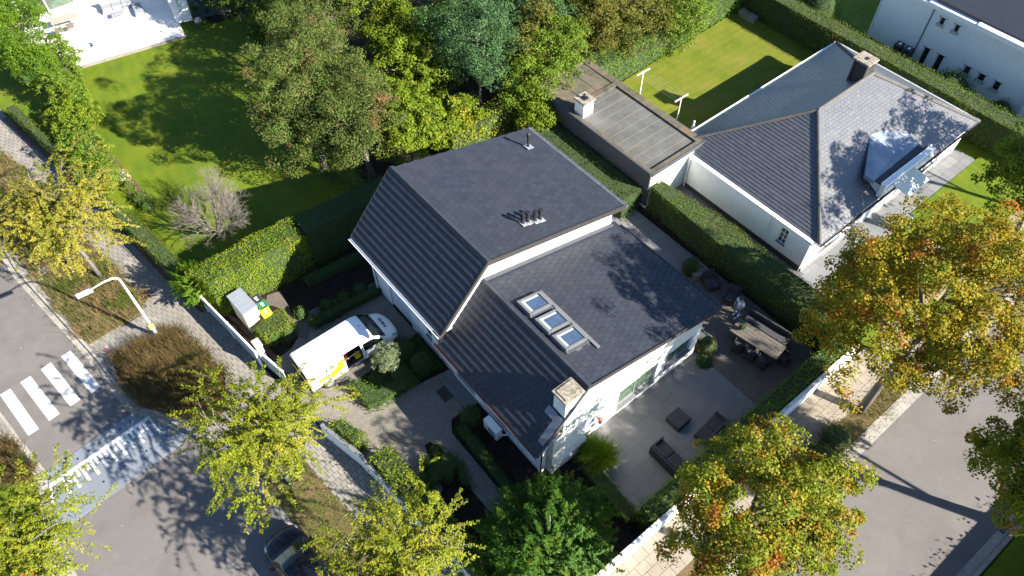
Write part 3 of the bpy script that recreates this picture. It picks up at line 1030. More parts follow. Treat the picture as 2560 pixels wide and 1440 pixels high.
# crosswalk and ramp
for q in ([(153, 891), (176, 876), (252, 966), (229, 984)], [(102, 923), (127, 906), (201, 998), (176, 1016)],
          [(51, 956), (76, 940), (149, 1034), (123, 1052)], [(0, 987), (26, 972), (97, 1072), (71, 1089)], [(-52, 1020), (-26, 1005), (44, 1106), (18, 1122)][:0]):
    if q:
        slab('crosswalk_stripe', PX(q, -0.1), -0.094, 'road_paint', -0.101, parent=road)
ramp_t = thing('speed_ramp', (-4.5, 23.6, -0.1), 'bluish speed ramp of bolted steel plates with a white comb marking across the left street', 'speed ramp')
A0, A1 = Vector(G2(116, 1179, -0.09)), Vector(G2(327, 1035, -0.09))
A2 = Vector(G2(489, 1082, -0.09)); B0, B1, B2 = Vector(G2(137, 1341, -0.09)), Vector(G2(300, 1216, -0.09)), Vector(G2(489, 1085, -0.09))
# upper row runs A0->A1, lower edge B0->B2
mid0, mid1 = A0.lerp(B0, 0.42), Vector(G2(400, 1085, -0.09))
nP = 7
top = [A0.lerp(A1, i / nP) for i in range(nP + 1)]
cen = [Vector(G2(125, 1222, -0.09)).lerp(Vector(G2(372, 1052, -0.09)), i / nP) for i in range(nP + 1)]
bot = [B0.lerp(B2, i / nP) for i in range(nP + 1)]


def quad_piece(name, q, z0, z1, mat, parent, shrink=0.008):
    c = sum((Vector(p) for p in q), Vector((0, 0))) / 4
    qq = [tuple(Vector(p) + (c - Vector(p)).normalized() * shrink) for p in q]
    m = MB(); m.prism(qq, z0, z1)
    return m.build(name, mat, parent)


for i in range(nP):
    quad_piece('plate', [top[i], top[i + 1], cen[i + 1], cen[i]], -0.101, -0.078, 'steel_plate', ramp_t)
    quad_piece('plate', [cen[i], cen[i + 1], bot[i + 1], bot[i]], -0.101, -0.076, 'steel_plate', ramp_t)
m = MB(); m.prism([tuple(cen[-1]), tuple(Vector(G2(327, 1035, -0.09))), tuple(A2), tuple(bot[-1])], -0.101, -0.0765)
m.build('plate', 'steel_plate', ramp_t)
# white comb marking
m = MB()
c0, c1 = Vector(G2(123, 1211, -0.075)), Vector(G2(367, 1042, -0.075))
dd = (c1 - c0).normalized(); pp = Vector((dd.y, -dd.x))
if pp.dot(bot[3] - top[3]) < 0: pp = -pp
wbar = 0.20
Lc = (c1 - c0).length
m.prism([tuple(c0), tuple(c1), tuple(c1 + pp * wbar), tuple(c0 + pp * wbar)], -0.075, -0.0715)
q = Vector(G2(398, 1082, -0.075)); w_ = (q - c1).normalized(); ww = Vector((w_.y, -w_.x)) * 0.09
m.prism([tuple(c1), tuple(q), tuple(q - ww), tuple(c1 - ww)], -0.0745, -0.071)
q = Vector(G2(128, 1262, -0.075)); w_ = (q - c0).normalized(); ww = Vector((w_.y, -w_.x)) * 0.13
m.prism([tuple(c0), tuple(q), tuple(q - ww), tuple(c0 - ww)], -0.0745, -0.071)
for k in range(19):
    s = c0 + dd * (0.45 + k * (Lc - 0.7) / 18.5) + pp * wbar
    ln = 0.95 if k % 2 == 0 else 0.42
    m.prism([tuple(s), tuple(s + dd * 0.13), tuple(s + dd * 0.13 + pp * ln), tuple(s + pp * ln)], -0.075, -0.0712)
m.build('comb_marking', 'road_paint', ramp_t)
for x, y in ((221, 1127), (194, 1147), (248, 1109), (274, 1090), (300, 1073), (326, 1054), (205, 1244), (259, 1204), (313, 1165), (366, 1127), (416, 1090), (150, 1180)):
    m = MB(); p = G(x, y, -0.075); m.cyl(p[0], p[1], -0.077, -0.070, 0.055, n=8); m.build('bolt_head', 'black_plastic', ramp_t)
# short pink survey mark and asphalt patch seams
slab('pink_survey_mark', PX([(260, 866), (267, 864), (285, 890), (279, 893)], 0.02), 0.026, 'pink_paint', 0.0)

# ---- footpath in front of the low walls
WALL_L = [(1.0, 40), (2.05, 28.9), (2.62, 24.3), (3.27, 18.3), (3.83, 16.0), (4.38, 10.5), (4.9, 5.1)]
path_l = [tuple(Vector(p)) for p in strip(KL, 0.46, 0.46)[0]][::-1] + [(-2.5, 75), (-1.35, 52.3), (-0.2, 45.5), (0.66, 39.4), (1.5, 32.1)] + [(p[0], p[1]) for p in WALL_L[1:]] + [(4.9, 1.9)]
foot = slab('footpath', path_l, -0.03, 'joint_dirt', -0.12)
verge1 = PX([(-90, 300), (69, 430), (215, 598), (312, 698), (369, 745), (352, 784), (222, 862), (73, 682), (-60, 500)])
verge1 = [(-4.9, 60), (-2.5, 60)] + verge1
patch2 = PX([(404, 842), (447, 835), (465, 843), (563, 942), (560, 1030), (497, 1050), (355, 1006), (285, 920), (292, 900), (352, 862)])
verge3 = PX([(560, 1088), (640, 1060), (680, 1078), (745, 1132), (937, 1356), (1060, 1500)]) + [(3.3, 4.0), (1.6, 4.4), (0.95, 8.0)] + PX([(829, 1425), (730, 1300), (672, 1220), (610, 1140)])
for P_, mt, nm in ((verge1, 'verge_grass', 'grass_verge'), (patch2, 'mulch', 'planting_patch'), (verge3, 'verge_grass', 'grass_verge')):
    slab(nm, P_, 0.02, mt, -0.1)
ts = Tiles()
d = Vector((2.05 - 3.27, 28.9 - 18.3)).normalized()
ex = Vector((d.y, -d.x, 0)); ey = Vector((d.x, d.y, 0))
o = Vector((3.27, 18.3, 0))
loc = [((Vector((p[0], p[1], 0)) - o).dot(ex), (Vector((p[0], p[1], 0)) - o).dot(ey)) for p in path_l]
ts.face((3.27, 18.3, -0.03), ex, ey, loc, 0.30, 0.30, 0.022, 0.5, 0.03, 0, 0.003, excl=(verge1, patch2, verge3))
ts.finish(foot, 'paving_tile', 'sidewalk_tile', 300)
be = [(1.5, 32.1), (0.66, 39.4), (-0.2, 45.5), (-1.35, 52.3)]
L_, R_ = strip(be, -0.02, 0.28)
slab('brick_edging', [(2.0, 28.9)] + L_[0:] + R_[::-1] + [(1.74, 28.9)], 0.012, 'red_brick_edge', -0.1)
# far side pavement at the left edge
far_w = [(-13, 75)] + [tuple(p) for p in strip(KF, -0.63, -0.63)[0]] + [(-13, -30)]
farp = slab('far_footpath', far_w, -0.03, 'joint_dirt', -0.12)
ts = Tiles(); ts.face((-10, 20, -0.03), (1, 0, 0), (0, 1, 0), [(x + 10, y - 20) for x, y in PX([(-60, 930), (3, 1046), (30, 1082), (-5, 1110), (-60, 1130)])], 0.3, 0.3, 0.012, 0.5, 0.03)
ts.finish(farp, 'paving_tile', 'sidewalk_tile', 300)
slab('far_grass', PX([(-60, 1450), (-60, 1240), (40, 1200), (90, 1215), (104, 1300), (108, 1350), (160, 1500), (-60, 1500)]), 0.02, 'lawn', -0.1)
far_bed = PX([(-60, 1150), (0, 1108), (25, 1106), (72, 1172), (90, 1208), (40, 1196), (-60, 1230)])
slab('far_planting_bed', far_bed, 0.02, 'mulch', -0.1)

# ---- pavement of the side street
slab('side_verge', [(3.2, 2.1), (3.2, 3.15), (75, 3.15), (75, 2.1)], 0.0, 'verge_grass', -0.12)
sp = slab('side_footpath', [(4.9, 3.15), (4.9, 4.95), (75, 4.95), (75, 3.15)], -0.03, 'joint_dirt', -0.12)
ts = Tiles(); ts.face((4.9, 3.15, -0.03), (1, 0, 0), (0, 1, 0), [(0, 0), (40, 0), (40, 1.8), (0, 1.8)], 0.6, 0.45, 0.014, 0.5, 0.03, 0, 0.004)
ts.finish(sp, 'paving_tile', 'beige_tile', 300)
slab('roadside_grass', [(3, -40), (3, -5.0), (75, -5.5), (75, -40)], 0.0, 'lawn', -0.2)

# ---- our plot
plot = [(2.1, 28.9), (2.66, 24.3), (3.3, 18.3), (3.86, 16.0), (4.42, 10.5), (4.95, 5.15), (26.3, 5.15), (26.3, 30.0), (2.0, 30.0)]
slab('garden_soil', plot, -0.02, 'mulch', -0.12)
drive = [(3.0, 23.6), (3.34, 18.6), (4.15, 15.5), (4.5, 12.0), (6.0, 12.6), (6.6, 14.9), (6.95, 14.9), (7.05, 7.5), (8.0, 7.5), (8.0, 14.6), (8.4, 15.2), (10.0, 15.2), (10.0, 24.0), (8.0, 24.0), (7.4, 23.9), (6.5, 24.0), (5.6, 24.6), (4.4, 23.8)]
slab('driveway', drive, 0.0, 'brick_paver', -0.05)
slab('garden_path', PX([(732, 800), (738, 792), (948, 700), (958, 712), (775, 820), (770, 850), (735, 840)]), 0.004, 'brown_paver', -0.05)
slab('bin_paving', PX([(664, 760), (668, 738), (700, 728), (718, 760), (735, 795), (725, 805), (700, 770)]), 0.008, 'brown_paver', -0.05)
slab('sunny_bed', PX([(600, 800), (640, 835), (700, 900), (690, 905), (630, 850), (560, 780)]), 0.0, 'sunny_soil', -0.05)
slab('dining_patio', [(20.55, 6.1), (25.3, 6.1), (25.3, 13.6), (20.55, 13.6)], 0.0, 'brown_paver', -0.05)
sidep = slab('side_path', [(20.45, 13.61), (25.3, 13.61), (25.3, 26.0), (20.45, 26.0)], -0.03, 'gutter_concrete', -0.05)
ts = Tiles(); ts.face((20.45, 13.61, -0.03), (1, 0, 0), (0, 1, 0), [(0, 0), (4.8, 0), (4.8, 12.4), (0, 12.4)], 0.8, 0.8, 0.012, 0, 0.035)
ts.finish(sidep, 'paving_slab', 'terrace_tile', 120)
terr = slab('terrace', [(12.15, 10.35), (12.15, 7.6), (12.3, 6.1), (20.55, 6.1), (20.55, 10.35)], -0.02, 'joint_grey', -0.06)
ts = Tiles(); ts.face((12.15, 6.1, -0.02), (1, 0, 0), (0, 1, 0), [(0, 0), (8.38, 0), (8.38, 4.25), (0, 4.25)], 0.8, 0.8, 0.006, 0, 0.035)
ts.finish(terr, 'paving_slab', 'terrace_tile', 200)
b = MB(); b.box(8.72, 9.24, 16.15, 16.95, 0.004, 0.02)
tag(b.build('doormat', 'black_plastic', base=(9, 16.5, 0)), 'black rectangular doormat in front of the entrance step', 'doormat')

# ---- neighbour plots
slab('woodland_floor', [(14.0, 30.0), (46.2, 30.5), (46.2, 70), (14.2, 70)], -0.02, 'mulch', -0.11)
slab('left_garden_lawn', [(-1.2, 50)] + [(0.2, 44), (1.2, 38), (1.9, 31.2), (2.6, 29.6), (13.95, 29.6), (13.95, 40), (16.0, 45.0), (17.2, 53.0), (3.6, 54.6)], 0.0, 'lawn', -0.1)
slab('back_lawn', [(30.2, 20.4), (46.6, 20.6), (46.6, 29.4), (30.2, 28.6)], 0.0, 'dry_lawn', -0.1)
slab('neighbour_lawn', [(27.6, 3.6), (60, 3.6), (60, 20.0), (46.8, 20.0), (46.8, 8.9), (27.6, 8.8)], 0.0, 'lawn', -0.1)
slab('dark_alley', [(27.5, 8.8), (29.0, 8.8), (29.0, 19.2), (27.5, 19.2)], 0.0, 'gutter_concrete', -0.1).data.materials[0] = flat('alley_shade_paving', (0.09, 0.09, 0.095), 0.85, var=0.1, scale=2)  # shade along the house wall put into a darker paving colour
np_ = slab('neighbour_paving', [(29.0, 8.9), (44.9, 9.0), (44.9, 10.3), (29.0, 10.3)], -0.02, 'gutter_concrete', -0.1)
ts = Tiles(); ts.face((29.0, 8.9, -0.02), (1, 0, 0), (0, 1, 0), [(0, 0), (15.9, 0), (15.9, 1.4), (0, 1.4)], 0.6, 0.6, 0.012, 0, 0.03)
ts.finish(np_, 'paving_slab', 'bluestone_tile', 200)
slab('garden_walk', [(34.9, 8.88), (36.7, 8.88), (36.9, 3.6), (34.6, 3.6)], 0.012, 'beige_tile', -0.05)
slab('front_strip', PX([(2002, 690), (2060, 660), (2110, 760), (2075, 770)]), 0.012, 'bluestone_tile', -0.05)


# ================================================================== MAIN HOUSE
E3 = Vector
house = thing('house', (15, 17, 0), 'white rendered house with dark stepped roof, three skylights and a row of black vent pipes', 'house')


def gable_body(u0, u1, prof, v0, v1):
    b = MB(); b.extrude([(u, v0, z) for u, z in prof], (0, v1 - v0, 0))
    return b


SL, SH = (6.2 - 3.3) / (12.02 - 9.37), (7.77 - 4.7) / (12.13 - 9.3)
SRL, SRH = (6.2 - 4.0) / (20.76 - 12.02), (7.77 - 5.5) / (20.86 - 12.13)
lowp = [(10.03, 0), (20.3, 0), (20.3, 4.0 + 0.46 * SRL - 0.14), (12.02, 6.2 - 0.16), (10.03, 3.3 + 0.66 * SL - 0.2)]
low = gable_body(0, 0, lowp, 10.35, 17.1).build('wall', 'white_render', house)
highp = [(10.03, 0), (20.35, 0), (20.35, 5.5 + 0.5 * SRH - 0.14), (12.13, 7.77 - 0.16), (10.03, 4.7 + 0.73 * SH - 0.2)]
high = gable_body(0, 0, highp, 17.1, 24.05).build('wall', 'white_brick', house)
cut(low, [(14.75, 17.35, 10.2, 10.62, 0.45, 2.2), (17.95, 19.8, 10.2, 10.62, 0.85, 2.22), (9.9, 10.3, 15.4, 16.9, 0.15, 2.35)])
cut(high, [(9.9, 10.22, 20.85, 22.8, 0.0, 2.1), (9.9, 10.2, 18.9, 19.4, 1.1, 1.9), (9.9, 10.2, 17.9, 18.45, 1.1, 1.9)])


def window(parent, plane, a0, a1, z0, z1, at, depth, frame_m='white_paint', glass='glass_dark', bars=(0, 0), fw=0.06, sill=True, out=-1):
    """window in a wall. plane 'Y': wall faces -Y at y=at; plane 'X': wall faces -X at x=at. recessed by depth"""
    g = MB()
    def bx(m, s0, s1, zz0, zz1, d0, d1):
        if plane == 'Y': m.box(s0, s1, at + d0, at + d1, zz0, zz1)
        else: m.box(at + d0, at + d1, s0, s1, zz0, zz1)
    f = MB()
    bx(f, a0, a1, z0, z0 + fw, depth - 0.04, depth + 0.03); bx(f, a0, a1, z1 - fw, z1, depth - 0.04, depth + 0.03)
    bx(f, a0, a0 + fw, z0 + fw, z1 - fw, depth - 0.04, depth + 0.03); bx(f, a1 - fw, a1, z0 + fw, z1 - fw, depth - 0.04, depth + 0.03)
    for i in range(bars[0]):
        s = a0 + (a1 - a0) * (i + 1) / (bars[0] + 1); bx(f, s - 0.02, s + 0.02, z0 + fw, z1 - fw, depth - 0.03, depth + 0.02)
    for i in range(bars[1]):
        s = z0 + (z1 - z0) * (i + 1) / (bars[1] + 1); bx(f, a0 + fw, a1 - fw, s - 0.018, s + 0.018, depth - 0.025, depth + 0.015)
    w = f.build('window', frame_m, parent)
    bx(g, a0 + fw, a1 - fw, z0 + fw, z1 - fw, depth + 0.0, depth + 0.012)
    g.build('pane', glass, w)
    if sill:
        s = MB(); bx(s, a0 - 0.05, a1 + 0.05, z0 - 0.06, z0 - 0.003, -0.08, depth - 0.045)
        s.build('sill', 'bluestone_tile', w)
    return w


window(house, 'Y', 14.77, 17.33, 0.47, 2.18, 10.35, 0.18, 'galvanised', 'glass_green', (1, 0))
window(house, 'Y', 17.97, 19.78, 0.87, 2.20, 10.35, 0.18, 'galvanised', 'glass_green', (1, 0))
window(house, 'X', 18.92, 19.38, 1.12, 1.88, 10.03, 0.08, 'white_paint', 'glass_dark', (0, 0), 0.05)
window(house, 'X', 17.92, 18.43, 1.12, 1.88, 10.03, 0.08, 'white_paint', 'glass_dark', (0, 0), 0.05)
b = MB(); b.box(10.13, 10.17, 20.87, 22.78, 0.02, 2.08)
gd = b.build('garage_door', 'white_metal', house)
b = MB()
for k in range(7): b.box(10.12, 10.129, 20.9, 22.75, 0.05 + k * 0.29, 0.31 + k * 0.29)
b.build('door_panels', 'white_metal', gd)
b = MB(); b.box(10.2, 10.26, 15.42, 16.88, 0.16, 2.33)
dr = b.build('front_door', 'dark_board', house)
b = MB(); b.bar((10.17, 15.6, 0.9), (10.17, 15.6, 1.6), 0.03); b.build('handle', 'galvanised', dr)
b = MB(); b.box(9.55, 10.02, 15.05, 17.5, 0.0, 0.15); b.box(9.25, 9.549, 15.1, 17.45, 0.0, 0.08)
b.build('step', 'bluestone_tile', house)
b = MB(); b.box(9.97, 10.029, 10.42, 17.05, 0.0, 0.28)
b.build('plinth', 'weathered_render', house)
# roof decks under the tiles
TH = 0.10
lo_l = [(9.37, 9.98, 3.3), (9.37, 17.25, 3.3), (12.02, 17.25, 6.2), (12.02, 9.98, 6.2)]
lo_r = [(12.02, 9.98, 6.2), (12.02, 17.25, 6.2), (20.76, 17.25, 4.0), (20.76, 9.98, 4.0)]
hi_l = [(9.3, 16.75, 4.7), (9.3, 24.35, 4.7), (12.13, 24.35, 7.77), (12.13, 16.75, 7.77)]
hi_r = [(12.13, 16.75, 7.77), (12.13, 24.35, 7.77), (20.86, 24.35, 5.5), (20.86, 16.75, 5.5)]
for q in (lo_l, lo_r, hi_l, hi_r):
    b = MB(); n = (Vector(q[1]) - Vector(q[0])).cross(Vector(q[3]) - Vector(q[0])).normalized()
    if n.z > 0: n = -n
    b.extrude([Vector(p) + n * (0.055 if q in (lo_l, hi_l) else 0.032) for p in q], n * TH)
    b.build('roof_deck', 'dark_board' if q in (lo_l, hi_l) else 'tile_edge_glint', house)


def roof_face(ts, q, w, l, thick, lift, stagger=0.5, gap=0.006, excl=(), jit=0.0, down=True):
    """q: eave start, eave end, ridge end, ridge start"""
    o = Vector(q[0]); ex = (Vector(q[1]) - o).normalized()
    n = ex.cross(Vector(q[3]) - o).normalized()
    if n.z < 0: n = -n
    ey = n.cross(ex).normalized()
    if ey.z < 0: ey = -ey
    P = [((Vector(p) - o).dot(ex), (Vector(p) - o).dot(ey)) for p in q]
    ts.face(o - n * 0.05, ex, ey, P, w, l, gap, stagger, thick, lift, jit, excl)


ts = Tiles()
roof_face(ts, [lo_l[0], lo_l[1], lo_l[2], lo_l[3]], 0.33, 0.347, 0.036, 0.056, 0.5, 0.012)
roof_face(ts, [hi_l[0], hi_l[1], hi_l[2], hi_l[3]], 0.33, 0.347, 0.036, 0.056, 0.5, 0.008)
SKY = [(12.4, 14.14), (12.4, 12.91), (12.4, 11.79)]
ex_sky = [[(12.5, v), (13.9, v), (13.9, v + 1.05), (12.5, v + 1.05)] for u, v in SKY]
roof_face(ts, [lo_r[3], lo_r[2], lo_r[1], lo_r[0]], 0.33, 0.35, 0.034, 0.020, 0.5, 0.024, excl=ex_sky, jit=0.002)
roof_face(ts, [hi_r[3], hi_r[2], hi_r[1], hi_r[0]], 0.33, 0.35, 0.034, 0.020, 0.5, 0.024, jit=0.002)
ts.finish(house, 'roof_tile', 'roof_clay', 300)
# ridge trims
for (u, z, v0, v1) in ((12.02, 6.2, 9.98, 17.1), (12.13, 7.77, 16.75, 24.35)):
    v = v0
    while v < v1 - 0.05:
        v2 = min(v + 0.4, v1)
        b = MB(); s = 1 if z > 7 else 1
        sl, sr = (SH, SRH) if z > 7 else (SL, SRL)
        b.extrude([(u - 0.10, v + 0.005, z - 0.10 * sl + 0.035), (u, v + 0.005, z + 0.085), (u + 0.17, v + 0.005, z - 0.17 * sr + 0.075), (u + 0.17, v + 0.005, z - 0.17 * sr + 0.02), (u, v + 0.005, z + 0.02), (u - 0.10, v + 0.005, z - 0.10 * sl - 0.02)], (0, v2 - v - 0.008, 0))
        b.build('ridge_tile', 'roof_clay', house)
        v = v2
# verge boards and fascias
def sloped_board(p0, p1, w, drop, m, nm, vw=0.05, off=0.06):
    b = MB(); p0, p1 = Vector(p0), Vector(p1)
    b.extrude([p0 + Vector((0, 0, off)), p1 + Vector((0, 0, off)), p1 - Vector((0, 0, drop)), p0 - Vector((0, 0, drop))], (0, vw, 0))
    return b.build(nm, m, house)


sloped_board((12.02, 9.93, 6.2), (20.76, 9.93, 4.0), 0, 0.16, 'fascia_brown', 'verge_board')
sloped_board((9.37, 9.93, 3.3), (12.02, 9.93, 6.2), 0, 0.2, 'dark_board', 'verge_board')
sloped_board((12.13, 16.68, 7.77), (20.86, 16.68, 5.5), 0, 0.22, 'fascia_brown', 'verge_board', 0.069)
sloped_board((9.3, 16.68, 4.7), (12.13, 16.68, 7.77), 0, 0.24, 'fascia_brown', 'verge_board', 0.069)
sloped_board((9.3, 24.352, 4.7), (12.13, 24.352, 7.77), 0, 0.2, 'fascia_brown', 'verge_board')
# soffit of the high roof (white) on the gable
b = MB(); b.extrude([(12.0, 16.75, 7.6), (20.4, 16.75, 5.45), (20.4, 16.75, 5.38), (12.0, 16.75, 7.53)], (0, 0.345, 0)); b.build('soffit', 'white_paint', house)
# upstand flashing where the low roof meets the gable
b = MB(); b.extrude([(12.1, 16.93, 6.2 - .08 * SRL + 0.02), (20.4, 16.93, 4.0 + 0.36 * SRL + 0.02), (20.4, 16.93, 4.0 + 0.36 * SRL + 0.13), (12.1, 16.93, 6.2 - .08 * SRL + 0.13)], (0, 0.165, 0)); b.build('flashing', 'dark_board', house)


def gutter(pts, r, m, parent, nm='gutter', down=None):
    b = MB(); p0, p1 = Vector(pts[0]), Vector(pts[1]); d = (p1 - p0).normalized(); s = Vector((-d.y, d.x, 0))
    n = 8; ring = []
    prof = [(math.cos(math.pi + math.pi * k / n) * r, math.sin(math.pi + math.pi * k / n) * r) for k in range(n + 1)]
    inner = [(x * 0.86, y * 0.86) for x, y in prof][::-1]
    P = prof + inner
    b.extrude([p0 + s * x + Vector((0, 0, y)) for x, y in P], p1 - p0)
    return b.build(nm, m, parent)


gutter([(9.29, 9.95, 3.26), (9.29, 17.45, 3.26)], 0.075, 'copper', house)
gutter([(9.22, 16.7, 4.66), (9.22, 24.4, 4.66)], 0.075, 'white_metal', house)
gutter([(20.84, 9.95, 3.96), (20.84, 16.9, 3.96)], 0.075, 'dark_board', house)
gutter([(20.94, 16.7, 5.46), (20.94, 24.4, 5.46)], 0.075, 'galvanised', house)
b = MB(); b.box(9.385, 10.02, 10.0, 17.2, 3.2, 3.24); b.box(9.315, 10.02, 16.8, 24.3, 4.6, 4.64); b.build('eave_soffit', 'white_paint', house)
b = MB(); b.tube([(9.29, 10.1, 3.2), (9.75, 10.25, 2.6), (9.93, 10.3, 2.5), (9.93, 10.3, 0.05)], 0.04, 8)
b.build('downpipe', 'black_plastic', house)
b = MB(); b.tube([(9.35, 23.9, 4.6), (9.9, 24.0, 4.3), (9.93, 24.0, 0.05)], 0.045, 8)
b.build('downpipe', 'white_metal', house)
# dark step pieces at the junction of the two left eaves
b = MB(); b.box(9.22, 9.36, 16.66, 17.25, 4.28, 4.62); b.build('gutter_end', 'black_plastic', house)

# chimney on the gable
chim = MB()
prof = [(10.32, 0.0), (12.5, 0.0), (12.45, 1.1), (12.2, 1.75), (11.78, 2.3), (11.7, 3.2), (11.7, 6.1), (10.82, 6.1), (10.82, 3.55), (10.36, 3.2), (10.32, 2.6)]
chim.extrude([(u, 10.0, z) for u, z in prof], (0, 0.349, 0))
cm = chim.build('chimney', 'weathered_render', house)
chim = MB(); chim.box(10.821, 11.699, 10.35, 10.72, 3.0, 6.099); chim.build('stack', 'weathered_render', cm)
b = MB(); b.prism([(10.73, 9.92), (11.79, 9.92), (11.79, 10.8), (10.73, 10.8)], 6.101, 6.24); b.build('cap', 'concrete_cap', cm, bevel=0.02)
b = MB(); b.box(10.85, 11.65, 10.05, 10.68, 6.241, 6.29); b.build('crown_slab', 'concrete_cap', cm, bevel=0.02)
b = MB(); b.extrude([(10.34, 10.06, 3.56), (10.815, 10.06, 3.63), (10.815, 10.4, 3.63), (10.34, 10.4, 3.56)], (0, 0, -0.08)); b.build('shoulder', 'concrete_cap', cm)
# lead apron on the roof beside the stack
b = MB()
n_ = Vector((-SL, 0, 1)).normalized()
for (u0, u1, v0, v1) in ((9.75, 10.78, 10.0, 10.35), (10.55, 10.8, 10.36, 10.9)):
    q = [(u0, v0), (u1, v0), (u1, v1), (u0, v1)]
    b.extrude([Vector((u, v, 3.3 + (u - 9.37) * SL)) + n_ * 0.085 for u, v in q], -n_ * 0.02)
b.build('lead_apron', 'lead', house)

# skylights
nr = Vector((SRL, 0, 1)).normalized(); exs = Vector((0, 1, 0)); eys = Vector((1, 0, -SRL)).normalized()


def on_low(u, v, h): return Vector((u, v, 6.2 - (u - 12.02) * SRL)) + nr * h


for i, (u, v) in enumerate(SKY):
    cx, cy = 13.08, v + 0.53
    L, W = 0.60, 0.46
    f = MB()
    for (du, dv, lu, lv) in ((-L + .045, 0, .045, W), (L - .045, 0, .045, W), (0, -W + .045, L - .09, .045), (0, W - .045, L - .09, .045)):
        f.obox(on_low(cx + du, cy + dv, 0.12), eys * lu, exs * lv, nr * 0.10)
    w = f.build('skylight', 'skylight_frame', house)
    g = MB(); g.obox(on_low(cx, cy, 0.17), eys * (L - .1), exs * (W - .1), nr * 0.008); g.build('pane', 'skylight_glass', w)
    g = MB(); g.obox(on_low(cx + 0.0, cy, 0.1815), eys * (L - .1), exs * 0.012, nr * 0.001)
    # inner frame and pale blind visible through the glass
    g = MB(); g.obox(on_low(cx - L + .17, cy, 0.1805), eys * 0.055, exs * (W - .1), nr * 0.0015)
    g.obox(on_low(cx, cy + W - .16, 0.1812), eys * (L - .16), exs * 0.04, nr * 0.0015); g.build('blind', 'blind', w)
    g = MB(); g.obox(on_low(cx - L - 0.035, cy, 0.10), eys * 0.03, exs * (W + .02), nr * 0.12); g.build('lower_cover', 'skylight_frame', w)
    for s_ in (-1, 1):
        g = MB(); g.obox(on_low(cx, cy + s_ * (W + 0.06), 0.035), eys * (L + .08), exs * 0.055, nr * 0.03); g.build('side_flashing', 'dark_board', w)
g = MB(); g.obox(on_low(13.86, 13.25, 0.045), eys * 0.09, exs * 1.95, nr * 0.035); g.build('top_flashing', 'skylight_frame', house)
# vents
nh = Vector((SRH, 0, 1)).normalized(); eyh = Vector((1, 0, -SRH)).normalized()


def on_high(u, v, h): return Vector((u, v, 7.77 - (u - 12.13) * SRH)) + nh * h


for u, v in ((15.22, 18.05), (15.50, 18.02), (15.86, 17.93), (16.16, 17.9)):
    p = on_high(u, v, 0)
    b = MB(); b.cyl(p.x, p.y, p.z, p.z + 0.46, 0.075); b.cyl(p.x, p.y, p.z + 0.46, p.z + 0.70, 0.115, 0.11)
    b.cyl(p.x, p.y, p.z + 0.70, p.z + 0.705, 0.08); b.cyl(p.x, p.y, p.z, p.z + 0.18, 0.12, 0.08)
    vp = b.build('vent_pipe', 'black_plastic', house, smooth=False)
    g = MB(); g.obox(on_high(u, v - 0.04, 0.055), eyh * 0.16, exs * 0.2, nh * 0.012); g.build('flashing', 'galvanised', vp)
p = on_high(19.58, 22.85, 0)
b = MB(); b.cyl(p.x, p.y, p.z, p.z + 0.75, 0.07); b.cyl(p.x, p.y, p.z + 0.75, p.z + 0.9, 0.10); b.cyl(p.x, p.y, p.z + 0.93, p.z + 0.98, 0.11, 0.05); b.cyl(p.x, p.y, p.z + 0.9, p.z + 0.93, 0.06)
fp = b.build('flue_pipe', 'black_plastic', house)
g = MB(); g.obox(on_high(19.58, 22.85, 0.06), eyh * 0.22, exs * 0.22, nh * 0.015); g.build('flashing', 'zinc', fp)
# red bracket lamp on the gable
wl = thing('wall_lamp', (13.3, 10.3, 1.6), 'reddish tiered wall lamp on the sunlit gable beside the chimney', 'wall lamp')
b = MB(); b.bar((13.3, 10.34, 1.62), (13.3, 10.12, 1.62), 0.04); b.build('bracket', 'beehive_brick', wl)
b = MB()
for k in range(4): b.cyl(13.3, 10.05, 1.38 + k * 0.09, 1.45 + k * 0.09, 0.085 - 0.012 * (k % 2), 0.10)
b.cyl(13.3, 10.05, 1.74, 1.80, 0.12, 0.03); b.build('shade', 'beehive_brick', wl)
ws = thing('wall_spotlight', (20.36, 9.4, 2.3), 'small white spotlight on the corner of the gable above the dark shrub', 'spotlight')
b = MB(); b.bar((20.2, 10.34, 2.2), (20.2, 10.15, 2.2), 0.04); b.build('bracket', 'white_metal', ws)
b = MB(); b.tube([(20.2, 10.2, 2.22), (20.2, 9.98, 2.12)], [0.05, 0.10], 10); b.build('shade', 'white_metal', ws)

# ================================================================== NEIGHBOUR HOUSE (hip roof)
nb = thing('house', (37, 15, 0), 'single storey white house with a hipped slate roof and zinc dormer behind the long hedge', 'house')
b = MB(); b.box(29.0, 44.8, 10.3, 20.2, 0, 2.33)
nw = b.build('wall', 'white_render', nb)
cut(nw, [(28.9, 29.12, 11.68, 12.22, 0.95, 2.1), (28.9, 29.05, 12.4, 12.98, 0.95, 2.2), (30.4, 32.4, 10.2, 10.45, 0.5, 2.15), (33.0, 34.4, 10.2, 10.45, 0.3, 2.15), (40.2, 42.4, 10.2, 10.45, 0.5, 2.15)])
window(nb, 'X', 11.7, 12.2, 0.97, 2.08, 29.0, 0.06, 'white_paint', 'glass_dark', (1, 2), 0.04)
for a0, a1, z0 in ((30.42, 32.38, 0.52), (33.02, 34.38, 0.32), (40.22, 42.38, 0.52)):
    window(nb, 'Y', a0, a1, z0, 2.13, 10.3, 0.1, 'white_paint', 'glass_dark', (1, 0), 0.05)
b = MB(); b.box(28.94, 28.999, 10.25, 19.1, 0, 0.3); b.build('plinth', 'dark_brick', nb)
EV, RZ = 2.35, 5.4
c00, c10, c11, c01 = (29.25 - 0.0, 10.0, EV), (45.1, 10.0, EV), (45.1, 20.5, EV), (29.25 - 0.0, 20.5, EV)
